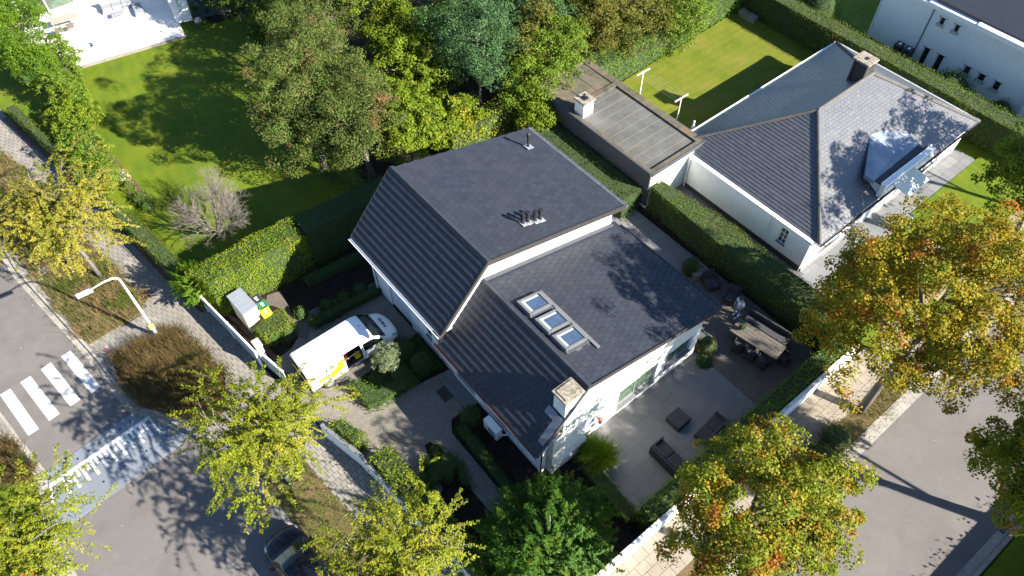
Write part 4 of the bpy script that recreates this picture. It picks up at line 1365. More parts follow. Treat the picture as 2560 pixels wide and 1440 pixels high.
r0, r1 = (34.5, 15.25, RZ), (39.75, 15.25, RZ)
for q in ([c00, c10, r1, r0], [c10, c11, r1], [c11, c01, r0, r1], [c01, c00, r0]):
    b = MB(); P = [Vector(p) for p in q]; n = (P[1] - P[0]).cross(P[2] - P[0]).normalized()
    if n.z > 0: n = -n
    b.extrude([p + n * 0.045 for p in P], n * 0.08); b.build('roof_deck', 'dark_board', nb)
ts = Tiles()
dorm = [(34.5, 9.9), (39.1, 9.9), (39.1, 11.4), (37.3, 13.0), (34.5, 11.2)]
roof_face(ts, [c10, c00, r0, r1], 0.30, 0.205, 0.022, 0.02, 0.5, 0.012, excl=[dorm], jit=0.004)
roof_face(ts, [c00, c01, r0, r0], 0.30, 0.205, 0.022, 0.02, 0.5, 0.012, jit=0.004)
roof_face(ts, [c01, c11, r1, r0], 0.30, 0.205, 0.022, 0.02, 0.5, 0.012, jit=0.004)
roof_face(ts, [c11, c10, r1, r1], 0.30, 0.205, 0.022, 0.02, 0.5, 0.012, jit=0.004)
ts.finish(nb, 'slate', 'roof_slate', 300)


def ridge_run(p0, p1, parent, m='ridge_clay', step=0.42, w=0.13):
    p0, p1 = Vector(p0), Vector(p1); d = (p1 - p0); L = d.length; d.normalize()
    s = d.cross(Vector((0, 0, 1))).normalized(); up = s.cross(d).normalized()
    t = 0
    while t < L - 0.05:
        e = min(t + step, L)
        a = p0 + d * (t + 0.006) + up * 0.02
        b = MB(); b.extrude([a - s * w - up * 0.04, a - s * w * 0.5 + up * 0.05, a + up * 0.075, a + s * w * 0.5 + up * 0.05, a + s * w - up * 0.04], d * (e - t - 0.006))
        b.build('ridge_tile', m, parent)
        t = e


ridge_run(r0, r1, nb)
for a, c in ((r0, c00), (r0, c01), (r1, c10), (r1, c11)): ridge_run(c, a, nb)
gutter([(29.17, 9.95, 2.32), (29.17, 20.55, 2.32)], 0.07, 'white_metal', nb)
gutter([(29.15, 9.93, 2.32), (45.15, 9.93, 2.32)], 0.07, 'dark_board', nb)
gutter([(29.15, 20.57, 2.32), (45.15, 20.57, 2.32)], 0.07, 'white_metal', nb)
gutter([(45.17, 9.95, 2.32), (45.17, 20.55, 2.32)], 0.07, 'white_metal', nb)
for v in (10.35, 19.0):
    b = MB(); b.tube([(29.15, v, 2.28), (28.95, v, 2.1), (28.93, v, 0.03)], 0.045, 8); b.build('downpipe', 'white_metal', nb)
# brick chimney
cc = MB(); cc.box(38.65, 39.5, 15.25, 16.15, 4.7, 6.35); ch = cc.build('chimney', 'dark_brick', nb)
b = MB(); b.box(38.55, 39.6, 15.15, 16.25, 6.351, 6.47); cp = b.build('cap', 'concrete_cap', ch, bevel=0.015)
b = MB(); b.box(38.95, 39.2, 15.55, 15.75, 6.471, 6.50); b.build('flue_opening', 'black_plastic', ch)
b = MB()
for k in range(20):
    for s in range(4):
        z = 4.85 + k * 0.072
        o_ = 0.11 * (k % 2)
        b.box(38.66 + s * 0.215 + o_ * (s < 3), 38.66 + s * 0.215 + 0.195 + o_ * (s < 3), 15.238, 15.249, z, z + 0.058)
        b.box(38.638, 38.649, 15.27 + s * 0.215 + o_ * (s < 3), 15.27 + s * 0.215 + 0.195 + o_ * (s < 3), z, z + 0.058)
b.build('brickwork', 'dark_brick', ch, kind='stuff')
# dormer with zinc roof
dm = MB(); dm.prism([(34.75, 10.31), (39.0, 10.31), (39.0, 12.6), (34.75, 12.6)], 2.34, 3.15); dmo = dm.build('dormer', 'white_paint', nb)
b = MB()
f0, f1 = Vector((34.35, 10.62, 3.42)), Vector((38.95, 10.75, 3.42))
bk = Vector((37.35, 13.1, 3.98)); bl = Vector((34.3, 11.2, 3.5)); br = Vector((38.9, 11.0, 3.55))
top = [bl, f0 + Vector((0, 0, 0.02)), f1, Vector((39.2, 11.6, 3.45)), bk]
b.v = [tuple(p) for p in top] + [(p.x, p.y, p.z - 0.25) for p in top]
b.f = [(0, 1, 2, 3, 4), (9, 8, 7, 6, 5)] + [(i, 5 + i, 5 + (i + 1) % 5, (i + 1) % 5) for i in range(5)]; b.m = [0] * 7
b.build('zinc_roof', 'zinc', dmo)
b = MB(); b.extrude([(34.45, 10.62, 3.43), (38.95, 10.74, 3.43), (39.35, 10.27, 3.30), (34.6, 10.27, 3.30)], (0, 0, -0.08)); b.build('tile_band', 'roof_clay', dmo)
b = MB(); b.box(34.6, 39.45, 9.97, 10.25, 2.42, 3.38); b.build('front_wall', 'white_paint', dmo)
b = MB(); b.extrude([(34.55, 10.265, 3.43), (39.5, 10.265, 3.43), (39.62, 9.86, 2.78), (34.72, 9.86, 2.78)], (0, 0, -0.05)); b.build('fascia', 'white_paint', dmo)
for i in range(3):
    window(dmo, 'Y', 34.9 + i * 1.55, 36.0 + i * 1.55, 2.5, 3.15, 9.92, 0.03, 'white_paint', 'glass_dark', (0, 0), 0.02, False)
aw = thing('awning', (36.5, 10.0, 2.9), 'pale green fabric awning half out below the zinc dormer', 'awning')
b = MB()
q = [Vector((35.5, 9.95, 2.93)), Vector((37.6, 9.95, 2.98)), Vector((38.3, 9.1, 2.3)), Vector((36.1, 9.1, 2.3))]
b.extrude(q, (0, 0, -0.02)); b.build('cloth', 'awning_cloth', aw)
b = MB(); b.bar(q[3], q[2], 0.07); b.build('front_rail', 'white_metal', aw)
for k in (0.05, 0.95):
    b = MB(); b.bar(q[0].lerp(q[1], k) - Vector((0, 0, .08)), q[3].lerp(q[2], k) - Vector((0, 0, .05)), 0.035); b.build('arm', 'white_metal', aw)

# flat roofed garage of the neighbour
gr = thing('garage', (28, 24, 0), 'low flat roofed garage with grey felt roof and white chimney beside the long hedge', 'garage')
b = MB(); b.box(25.75, 30.2, 19.2, 29.4, 0, 2.72); b.build('wall', 'white_render', gr)
b = MB(); b.box(25.62, 25.749, 19.15, 29.45, 0.3, 2.9); b.build('shaded_side_sheet', 'dark_board', gr)  # dark sheet puts the shade of this wall into its colour
b = MB(); b.box(25.95, 29.75, 19.45, 26.2, 2.721, 2.74); b.build('roof_felt', 'roof_felt', gr)
b = MB()
for k in range(9): b.box(25.97, 29.72, 20.1 + k * 0.72, 20.125 + k * 0.72, 2.741, 2.748)
b.build('felt_seams', 'gutter_concrete', gr)
b = MB()
b.box(25.751, 25.95, 19.15, 29.45, 2.721, 2.88); b.box(29.751, 30.25, 19.15, 29.45, 2.721, 2.86); b.box(25.951, 29.75, 19.15, 19.45, 2.721, 2.88)
b.box(25.951, 29.75, 26.21, 26.55, 2.721, 2.87); b.box(25.951, 29.75, 29.25, 29.45, 2.721, 2.88)
b.build('parapet', 'mossy_slab', gr)
for i in range(3):
    for j in range(2):
        b = MB(); b.box(25.97 + i * 1.265, 27.2 + i * 1.265, 26.57 + j * 1.35, 27.89 + j * 1.35, 2.722, 2.80 + 0.01 * ((i + j) % 2)); b.build('roof_slab', 'mossy_slab', gr)
b = MB(); b.box(25.76, 30.3, 19.10, 19.149, 2.6, 2.9); b.build('edge_trim', 'dark_board', gr)
b = MB(); b.box(26.05, 26.85, 25.3, 26.1, 2.75, 3.75); ch = b.build('chimney', 'white_render', gr)
b = MB(); b.box(25.97, 26.93, 25.22, 26.18, 3.751, 3.86); b.build('cap', 'concrete_cap', ch, bevel=0.015)
b = MB(); b.box(26.25, 26.65, 25.5, 25.9, 3.861, 3.89); b.cyl(26.45, 25.7, 3.89, 4.1, 0.06); b.cyl(26.45, 25.7, 4.12, 4.2, 0.11, 0.02); b.build('cowl', 'black_plastic', ch)

# ================================================================== WHITE HOUSE TOP RIGHT
wh = thing('house', (56, 15, 0), 'tall white painted house in shade with small barred windows at the top right', 'house')
b = MB(); b.box(51.0, 68, -2.0, 21.1, 0, 4.0); w0 = b.build('wall', 'white_brick', wh)
WN = [(16.55, 16.84, 3.18, 3.66), (15.48, 15.76, 3.18, 3.67), (16.55, 16.93, 0.02, 1.30), (15.47, 15.87, 0.02, 1.30), (13.53, 13.90, 0.90, 1.46), (12.45, 12.86, 0.95, 1.44), (11.36, 11.74, 0.85, 1.47)]
cut(w0, [(50.9, 51.12, a, c_, z0, z1) for a, c_, z0, z1 in WN])
for a, c_, z0, z1 in WN:
    w = window(wh, 'X', a, c_, z0, z1, 51.0, 0.07, 'dark_board', 'glass_dark', (0, 1), 0.03, False)
    g = MB()
    for k in range(3):
        s = a - 0.02 + (c_ - a + 0.04) * k / 2
        g.bar((50.86, s, z0 - 0.12), (50.86, s, z1 + 0.12), 0.018)
    for zz in (z0 - 0.1, z0 + 0.04, z1 + 0.06):
        g.bar((50.86, a - 0.14, zz), (50.86, c_ + 0.14, zz), 0.018)
        for s in (a - 0.12, c_ + 0.12): g.bar((50.86, s, zz), (50.99, s, zz + 0.03), 0.015)
    g.build('window_grille', 'black_plastic', w)
b = MB(); b.box(50.85, 68, -2.0, 14.5, 4.02, 4.42); b.box(50.70, 50.849, -2.0, 14.45, 4.1, 4.42); b.box(50.85, 68, 14.51, 18.0, 4.02, 4.32); b.box(50.9, 68, 18.01, 21.2, 4.02, 4.2); b.build('cornice', 'white_paint', wh)
b = MB(); b.box(51.2, 67.5, -1.8, 17.9, 4.43, 4.55); b.box(51.2, 67.5, 18.02, 21.0, 4.21, 4.3)
b.build('flat_roof', 'black_plastic', wh)
b = MB(); b.tube([(50.95, 17.5, 3.95), (50.95, 17.5, 0.05)], 0.035, 6); b.build('downpipe', 'dark_board', wh)
b = MB(); b.tube([(50.93, 21.15, 3.95), (50.93, 21.15, 0.05)], 0.05, 6); b.build('downpipe', 'white_metal', wh)
b = MB(); b.prism([(50.6, 8.7), (50.99, 8.7), (50.99, 9.4), (50.6, 9.4)], 0, 2.6); b.build('pilaster', 'white_paint', wh)

# ================================================================== HOUSE TOP LEFT WITH TERRACE
tl = thing('house', (12, 60, 0), 'modern house with glass sliding front at the top left beyond the white terrace', 'house')
tp = PX([(120, 185), (460, 90), (452, 66), (600, 18), (560, -120), (20, -120), (60, 60)])
tt = slab('white_terrace', PX([(60, 200), (175, 174), (462, 88), (450, 62), (432, 0), (410, -80), (60, -80), (60, 60)], 0.12), 0.10, 'pale_tile', -0.1)
ang = math.atan2(G2(460, 88)[1] - G2(175, 172)[1], G2(460, 88)[0] - G2(175, 172)[0])
ex = Vector((math.cos(ang), math.sin(ang), 0)); ey = Vector((-math.sin(ang), math.cos(ang), 0))
o = Vector((*G2(175, 174, 0.12), 0.10))
poly = [((Vector((p[0], p[1], 0)) - Vector((o.x, o.y, 0))).dot(ex), (Vector((p[0], p[1], 0)) - Vector((o.x, o.y, 0))).dot(ey)) for p in PX([(60, 205), (175, 174), (462, 88), (450, 62), (432, 0), (410, -80), (60, -80), (60, 60)], 0.12)]
ts = Tiles(); ts.face(o, ex, ey, poly, 1.0, 1.0, 0.012, 0, 0.03)
ts.finish(tt, 'paving_slab', 'pale_tile', 150)
b = MB(); b.obox(o + ex * 4.1 - ey * 0.06 + Vector((0, 0, -0.02)), ex * 4.25, ey * 0.05, Vector((0, 0, 0.09))); tag(b.build('terrace_edge', 'gutter_concrete', tt))


def TL(px, py, z=0.13): return Vector(G(px, py, z))


# white wing wall with green lettering, glass front to its right
P0, P1, P2, P3 = Vector(G(441, 56, 0.1)), Vector(G(481, 47, 0.1)), Vector(G(455, -40, 0.1)), Vector(G(405, -30, 0.1))
b = MB(); b.prism([(P0.x, P0.y), (P1.x, P1.y), (P2.x, P2.y), (P3.x, P3.y)], 0, 2.7)
b.build('wing_wall', 'white_paint', tl)
lt = MB()
fa = Vector((P0.x, P0.y, 0)); fb = Vector((P1.x, P1.y, 0)); fd = (fb - fa).normalized(); fn = Vector((fd.y, -fd.x, 0))
for k in range(11):
    z = 0.75 + k * 0.13
    c = fa.lerp(fb, 0.5) + fn * 0.006
    w = random.uniform(0.03, 0.09)
    lt.obox(c + Vector((0, 0, z)), fd * w, fn * 0.004, Vector((0, 0, 0.018)))
    lt.obox(c + fd * (0.06 * (1 if k % 2 else -1)) + Vector((0, 0, z + 0.045)), fd * 0.018, fn * 0.004, Vector((0, 0, 0.045)))
lt.build('lettering', 'green_letters', tl)
g0, g1 = Vector(G(487, 44, 0.1)), Vector(G(600, 16, 0.1))
gd_ = (g1 - g0); gn = Vector((-gd_.y, gd_.x, 0)).normalized()
b = MB(); b.obox((g0 + g1) / 2 + Vector((0, 0, 1.25)) + gn * 0.15, gd_ / 2, gn * 0.02, Vector((0, 0, 1.2))); b.build('glass_front', 'glass_green', tl)
b = MB(); b.obox((g0 + g1) / 2 + Vector((0, 0, 0.03)) - gn * 0.1, gd_ / 2, gn * 0.2, Vector((0, 0, 0.06)))
for t in (0, 0.25, 0.5, 0.75, 1.0): b.bar(g0.lerp(g1, t) + gn * 0.1, g0.lerp(g1, t) + gn * 0.1 + Vector((0, 0, 2.5)), 0.07)
b.build('window_frame', 'dark_board', tl)
h0, h1 = Vector(G(60, 52, 0.1)), Vector(G(420, -85, 0.1))
hd = (h1 - h0); hn = Vector((-hd.y, hd.x, 0)).normalized()
for k in range(6):
    a_, c_ = h0.lerp(h1, k / 6 + 0.008), h0.lerp(h1, (k + 1) / 6 - 0.008)
    b = MB(); b.obox((a_ + c_) / 2 + Vector((0, 0, 1.25)), (c_ - a_) / 2, hn * 0.02, Vector((0, 0, 1.2))); b.build('glass_door', 'glass_green' if k % 2 else 'glass_dark', tl)
    b = MB(); b.bar(c_ + Vector((0, 0, 0)), c_ + Vector((0, 0, 2.5)), 0.08); b.build('door_post', 'dark_board', tl)
b = MB(); b.obox((h0 + h1) / 2 + hn * 4 + Vector((0, 0, 1.4)), hd / 2, hn * 3.9, Vector((0, 0, 1.35))); b.build('wall', 'white_paint', tl)
b = MB(); b.obox(Vector((18.5, 60.5, 1.4)), Vector((4.0, -0.9, 0)), Vector((0.6, 3.6, 0)), Vector((0, 0, 1.4))); b.build('wall', 'dark_board', tl)

# ================================================================== GARDEN WALLS
def wall_line(label, pts, h, th, mats, name='garden_wall', cap=None, cat='wall'):
    root = thing(name, (pts[0][0], pts[0][1], 0), label, cat)
    for i in range(len(pts) - 1):
        a, c_ = Vector(pts[i]), Vector(pts[i + 1]); d = (c_ - a).normalized(); n = Vector((-d.y, d.x)) * th / 2
        b = MB(); b.prism([tuple(a + n), tuple(c_ + n), tuple(c_ - n), tuple(a - n)], -0.1, h - (0.05 if cap else 0))
        b.build('wall', mats, root)
        if cap:
            b = MB(); n2 = n * 1.2; b.prism([tuple(a + n2), tuple(c_ + n2), tuple(c_ - n2), tuple(a - n2)], h - 0.049, h); b.build('coping', cap, root)
    return root


wall_line('low white wall along the left footpath with ivy hedge behind it', [(3.24, 18.35), (3.8, 16.0), (4.36, 10.5), (4.9, 5.05)], 1.15, 0.16, 'white_render', cap='bluestone_tile')
wall_line('low white wall along the side street footpath under the orange trees', [(4.95, 5.05), (18.0, 5.05), (26.4, 5.05)], 1.25, 0.16, 'white_render', cap='white_paint')
fence = thing('fence', (2.4, 26, 0), 'blue grey horizontal plank fence between the footpath and the garden shed', 'fence')
fa, fb = Vector((2.10, 28.75)), Vector((2.70, 23.75))
dfe = (fb - fa).normalized()
for k in range(6):
    c = (fa + fb) / 2
    b = MB(); b.obox((c.x, c.y, 0.13 + k * 0.225), (dfe.x * (fb - fa).length / 2, dfe.y * (fb - fa).length / 2, 0), (-dfe.y * 0.02, dfe.x * 0.02, 0), (0, 0, 0.105))
    b.build('plank', 'grey_plank', fence)
b = MB(); b.obox(((fa + fb) / 2).to_3d() + Vector((0, 0, 1.39)), (dfe * (fb - fa).length / 2).to_3d(), (-dfe.y * 0.045, dfe.x * 0.045, 0), (0, 0, 0.02)); b.build('top_rail', 'white_metal', fence)
for t in (0, 0.5, 1.0):
    p = fa.lerp(fb, t); b = MB(); b.box(p.x - 0.06, p.x + 0.06, p.y - 0.06, p.y + 0.06, 0, 1.45); b.build('post', 'white_metal', fence)
gate = thing('gate', (2.95, 23.2, 0), 'pale grey sliding gate leaf partly open beside the van', 'gate')
ga, gb = Vector((2.88, 23.7)), Vector((3.22, 21.9))
dg = (gb - ga).normalized()
for k in range(5):
    c = (ga + gb) / 2
    b = MB(); b.obox((c.x, c.y, 0.18 + k * 0.24), (dg.x * (gb - ga).length / 2, dg.y * (gb - ga).length / 2, 0), (-dg.y * 0.02, dg.x * 0.02, 0), (0, 0, 0.112)); b.build('plank', 'grey_plank', gate)
b = MB(); b.obox(((ga + gb) / 2).to_3d() + Vector((0, 0, 1.32)), (dg * (gb - ga).length / 2).to_3d(), (-dg.y * 0.05, dg.x * 0.05, 0), (0, 0, 0.03)); b.build('top_rail', 'white_paint', gate)
gp = thing('gate_pillar', (2.98, 24.15, 0), 'white gate pillar with a mailbox cap between the plank fence and the gate', 'pillar')
b = MB(); b.box(2.85, 3.15, 23.95, 24.35, 0, 1.4); b.build('pillar', 'white_render', gp); b = MB(); b.box(2.82, 3.18, 23.85, 24.4, 1.401, 1.47); b.build('cap', 'white_paint', gp)

# ================================================================== STREET LAMP
lp = thing('street_lamp', (-0.68, 28.82, 0), 'pale grey curved street lamp on the left footpath with a yellow sign on its pole', 'street lamp')
pole = [(-0.68, 28.82, 0), (-0.68, 28.83, 2.5), (-0.68, 28.84, 4.75), (-0.70, 28.85, 4.98), (-0.78, 28.86, 5.13), (-0.92, 28.87, 5.2), (-1.3, 28.9, 5.22), (-1.95, 28.95, 5.12)]
b = MB(); b.tube(pole, [0.075, 0.065, 0.052, 0.05, 0.048, 0.046, 0.04, 0.035], 12); b.build('pole', 'white_metal', lp, smooth=True)
b = MB(); b.tube([(-0.68, 28.82, 0), (-0.68, 28.82, 0.9)], [0.10, 0.085], 12); b.build('base', 'galvanised', lp, smooth=True)
b = MB(); b.obox((-2.28, 28.98, 5.06), (0.36, 0.03, -0.05), (-0.012, 0.13, 0), (0.008, 0, 0.05)); hd_ = b.build('lamp_head', 'white_metal', lp, bevel=0.03)
b = MB(); b.obox((-2.42, 28.99, 5.10), (0.14, 0.012, -0.019), (-0.01, 0.10, 0), (0.003, 0, 0.02)); b.build('cover_plate', 'galvanised', hd_)
b = MB(); b.box(-0.80, -0.56, 28.68, 28.72, 0.98, 1.34); sg = b.build('sign', 'yellow_sign', lp)
b = MB(); b.tube([(-0.68, 28.82, 1.02), (-0.68, 28.82, 1.3)], 0.10, 12); b.build('clamp', 'black_plastic', lp)

# ================================================================== VEHICLES
def lerp_sections(st, x):
    xs = [s[0] for s in st]
    if x <= xs[0]: return st[0][1]
    for i in range(len(st) - 1):
        if xs[i] <= x <= xs[i + 1]:
            t = (x - xs[i]) / (xs[i + 1] - xs[i])
            return [(a[0] + (b_[0] - a[0]) * t, a[1] + (b_[1] - a[1]) * t) for a, b_ in zip(st[i][1], st[i + 1][1])]
    return st[-1][1]


def surf(st, x, t, side=1, off=0.0):
    S = lerp_sections(st, x)
    def at(tt):
        tt = max(0, min(len(S) - 1, tt)); i = min(int(tt), len(S) - 2); f = tt - i
        return Vector((x, (S[i][0] + (S[i + 1][0] - S[i][0]) * f), S[i][1] + (S[i + 1][1] - S[i][1]) * f))
    p = at(t)
    if off:
        e = 0.04
        S2 = lerp_sections(st, x + e)
        i = min(int(t), len(S) - 2); f = t - i
        q = Vector((x + e, S2[i][0] + (S2[i + 1][0] - S2[i][0]) * f, S2[i][1] + (S2[i + 1][1] - S2[i][1]) * f))
        a = at(min(t + 0.15, len(S) - 1)) - at(max(t - 0.15, 0))
        n = a.cross(q - p)
        if n.length > 1e-6:
            n.normalize()
            if n.y < 0 and p.y > 0.3: n = -n
            if p.y <= 0.3 and n.z < 0: n = -n
            if n.z < -0.2 and p.z > 0.8: n = -n
            p = p + n * off
    return Vector((p.x, p.y * side, p.z))


def place(p, org, ang):
    c, s = math.cos(ang), math.sin(ang)
    return (org[0] + p[0] * c - p[1] * s, org[1] + p[0] * s + p[1] * c, org[2] + p[2])


def body_mesh(st, xs, ts, org, ang, holes=()):
    b = MB()
    for side in (1, -1):
        idx = {}
        for i, x in enumerate(xs):
            for j, t in enumerate(ts):
                idx[i, j] = len(b.v); b.v.append(place(surf(st, x, t, side), org, ang))
        for i in range(len(xs) - 1):
            for j in range(len(ts) - 1):
                if any(s == side and xs[i] >= x0 - 1e-6 and xs[i + 1] <= x1 + 1e-6 and ts[j] >= t0 - 1e-6 and ts[j + 1] <= t1 + 1e-6 for s, x0, x1, t0, t1 in holes): continue
                f = (idx[i, j], idx[i + 1, j], idx[i + 1, j + 1], idx[i, j + 1])
                b.f.append(f if side == -1 else f[::-1]); b.m.append(0)
        for i, rev in ((0, side == -1), (len(xs) - 1, side == 1)):
            for j in range(len(ts) - 1):
                a, c_ = idx[i, j], idx[i, j + 1]
                k = len(b.v); x = xs[i]
                pa, pc = surf(st, x, ts[j], side), surf(st, x, ts[j + 1], side)
                b.v.append(place((x, 0, pa.z), org, ang)); b.v.append(place((x, 0, pc.z), org, ang))
                f = (a, c_, k + 1, k)
                b.f.append(f if not rev else f[::-1]); b.m.append(0)
    return b


def patch(st, x0, x1, t0, t1, sides, org, ang, off=0.008, nx=8, nt=4, shape=None):
    b = MB()
    for side in sides:
        base = len(b.v)
        for i in range(nx + 1):
            for j in range(nt + 1):
                fx, ft = i / nx, j / nt
                x, t = x0 + (x1 - x0) * fx, t0 + (t1 - t0) * ft
                if shape: x, t = shape(fx, ft)
                b.v.append(place(surf(st, x, t, side, off), org, ang))
        for i in range(nx):
            for j in range(nt):
                a = base + i * (nt + 1) + j
                f = (a, a + nt + 1, a + nt + 2, a + 1)
                b.f.append(f if side == -1 else f[::-1]); b.m.append(0)
    return b


def sides(st, x0, x1, t0, t1, org, ang, off, nx, nt, name, mat, root, shape=None):
    for s in (1, -1):
        patch(st, x0, x1, t0, t1, (s,), org, ang, off, nx, nt, shape).build(name, mat, root, smooth=True)


def wheels(root, org, ang, xs, hw, r, w=0.2):
    for x in xs:
        for s in (1, -1):
            c0 = place((x, s * (hw - w), r), org, ang); c1 = place((x, s * hw, r), org, ang)
            b = MB(); b.tube([c0, c1], r, 20); wv = b.build('wheel', 'tyre', root)
            c2 = place((x, s * (hw + 0.006), r), org, ang)
            b = MB(); b.tube([place((x, s * (hw - 0.03), r), org, ang), c2], r * 0.62, 16); b.build('rim', 'rim', wv)


VS = [
    (0.00, [(0, .42), (.74, .42), (.86, .48), (.90, .75), (.90, 1.05), (.87, 1.32), (.80, 1.72), (.74, 1.82), (.58, 1.87), (0, 1.89)]),
    (0.07, [(0, .34), (.80, .34), (.93, .44), (.965, .75), (.96, 1.05), (.93, 1.32), (.86, 1.76), (.79, 1.87), (.60, 1.925), (0, 1.945)]),
    (3.40, [(0, .30), (.80, .30), (.93, .42), (.965, .75), (.96, 1.05), (.93, 1.32), (.86, 1.76), (.79, 1.88), (.60, 1.935), (0, 1.955)]),
    (3.75, [(0, .30), (.80, .30), (.93, .42), (.965, .75), (.96, 1.05), (.93, 1.30), (.86, 1.72), (.78, 1.82), (.60, 1.88), (0, 1.905)]),
    (4.10, [(0, .30), (.80, .30), (.93, .42), (.965, .75), (.955, 1.04), (.93, 1.24), (.87, 1.44), (.80, 1.54), (.62, 1.61), (0, 1.64)]),
    (4.42, [(0, .30), (.80, .30), (.93, .42), (.965, .75), (.95, 1.02), (.92, 1.11), (.87, 1.16), (.78, 1.20), (.62, 1.24), (0, 1.28)]),
    (4.75, [(0, .28), (.80, .28), (.92, .40), (.95, .72), (.93, .92), (.88, 1.00), (.82, 1.04), (.72, 1.07), (.55, 1.10), (0, 1.14)]),
    (5.02, [(0, .26), (.72, .26), (.84, .38), (.87, .62), (.84, .78), (.79, .85), (.72, .89), (.62, .92), (.48, .95), (0, .99)]),
    (5.18, [(0, .28), (.56, .28), (.66, .38), (.69, .56), (.66, .66), (.60, .72), (.54, .76), (.46, .79), (.36, .82), (0, .86)]),
    (5.25, [(0, .34), (.40, .34), (.48, .42), (.50, .52), (.48, .60), (.44, .63), (.38, .66), (.32, .68), (.24, .70), (0, .72)]),
]
VO, VA = (3.88, 21.42, 0.0), 0.0
van = thing('van', VO, 'white rental van with its side door slid open parked in front of the garage', 'van')
xs = [0, .07, .5, 1.0, 1.5, 2.02, 2.4, 2.98, 3.4, 3.6, 3.75, 3.95, 4.1, 4.26, 4.42, 4.6, 4.75, 4.9, 5.02, 5.1, 5.18, 5.25]
tv = [0, 1, 2, 2.4, 3, 3.5, 4, 4.5, 5, 5.5, 6, 6.3, 7, 7.5, 8, 8.5, 9]
bm_ = body_mesh(VS, xs, tv, VO, VA, holes=[(-1, 2.02, 2.98, 2.4, 6.3)])
bo = bm_.build('body', 'van_white', van, smooth=True, bevel=0, merge=True)
md = bo.modifiers.new('edge', 'EDGE_SPLIT'); md.split_angle = R(38)
# windscreen, bonnet details, side glass
ws_ = patch(VS, 3.74, 4.47, 6.2, 9, (1, -1), VO, VA, 0.012, 10, 6, shape=lambda fx, ft: (3.76 + 0.69 * fx, 6.55 + (9 - 6.55) * ft))
ws_.build('windscreen', 'car_glass', van, smooth=True, merge=True)
sides(VS, 3.1, 4.2, 4.4, 5.9, VO, VA, 0.010, 10, 4, 'side_window', 'car_glass', van, lambda fx, ft: (3.12 + 1.08 * fx, 4.45 + (5.85 - 4.45) * ft * (1 - 0.25 * max(0, fx - 0.5) * 2)))
sides(VS, 4.8, 5.1, 4.2, 5.6, VO, VA, 0.010, 6, 3, 'headlight', 'headlight', van, lambda fx, ft: (4.78 + 0.34 * fx, 4.1 + 1.7 * ft * (1 - 0.5 * fx)))
sides(VS, 0.12, 5.0, 1.6, 2.35, VO, VA, 0.012, 16, 2, 'side_skirt', 'black_plastic', van)
for x_, t0_, t1_ in ((3.05, 2.4, 6.1), (4.36, 2.4, 4.1)):
    sides(VS, x_, x_ + 0.015, t0_, t1_, VO, VA, 0.006, 1, 8, 'door_seam', 'dark_board', van)
for y in (-.55, -.28, 0, .28, .55):
    b = MB(); b.obox(place((1.75, y, 1.943 if abs(y) < .4 else 1.925), VO, VA), (1.45, 0, 0), (0, .035, 0), (0, 0, .010)); b.build('roof_rib', 'van_white', van)
b = MB(); b.obox(place((-0.03, 0, .45), VO, VA), (0.05, 0, 0), (0, .88, 0), (0, 0, .12)); b.build('rear_bumper', 'black_plastic', van, bevel=0.02)
b = MB(); b.obox(place((5.22, 0, .42), VO, VA), (0.04, 0, 0), (0, .5, 0), (0, 0, .09)); b.build('front_grille', 'black_plastic', van, bevel=0.02)
for y in (-0.43, 0.43):
    b = MB(); b.obox(place((-0.012, y, 1.45), VO, VA), (0.01, 0, 0), (0, .34, 0), (0, 0, .26)); b.build('rear_window', 'car_glass', van)
b = MB(); b.obox(place((-0.028, 0, 1.02), VO, VA), (0.004, 0, 0), (0, .80, 0), (0, 0, .13)); b.build('yellow_band', 'yellow_film', van)
for y in (-0.84, 0.84):
    b = MB(); b.obox(place((-0.02, y, 1.15), VO, VA), (0.02, 0, 0), (0, .05, 0), (0, 0, .28)); b.build('tail_light', 'red_paint', van)
wheels(van, VO, VA, (0.95, 4.25), 0.955, 0.335)
for s in (1, -1):
    b = MB(); b.obox(place((3.98, s * 1.08, 1.16), VO, VA), (0.06, 0, 0), (0, .10, 0), (0, 0, .13)); b.build('wing_mirror', 'black_plastic', van, bevel=0.03)
# open side doorway: dark load space with things in it
b = MB()
b.obox(place((2.5, -0.05, 0.50), VO, VA), (0.62, 0, 0), (0, .72, 0), (0, 0, .02))
b.obox(place((2.5, 0.68, 1.15), VO, VA), (0.62, 0, 0), (0, .02, 0), (0, 0, .62)); b.obox(place((1.90, -0.05, 1.15), VO, VA), (0.02, 0, 0), (0, .74, 0), (0, 0, .62)); b.obox(place((3.10, -0.05, 1.15), VO, VA), (0.02, 0, 0), (0, .74, 0), (0, 0, .62))
b.build('load_space', 'black_plastic', van)
door = patch(VS, 1.0, 1.98, 2.5, 6.4, (-1,), VO, VA, 0.10, 8, 12)
dd_ = door.build('sliding_door', 'van_white', van, smooth=True)
md = dd_.modifiers.new('solid', 'SOLIDIFY'); md.thickness = 0.05; md.offset = -1
yp = patch(VS, 1.04, 1.9, 3.4, 5.6, (-1,), VO, VA, 0.106, 12, 10, shape=lambda fx, ft: (1.04 + 0.88 * fx, 3.55 + 0.9 * (fx ** 2.2) + (5.75 - 3.55 - 0.9 * (fx ** 2.2)) * ft * (1 if fx > .62 else 0.52 + 0.42 * fx)))
yp.build('yellow_graphic', 'yellow_film', dd_)
yp = patch(VS, 0.25, 0.98, 3.4, 5.6, (-1,), VO, VA, 0.008, 8, 8, shape=lambda fx, ft: (0.45 + 0.55 * fx, 3.5 + (4.3 - 3.5) * ft))
yp.build('yellow_graphic', 'yellow_film', van)
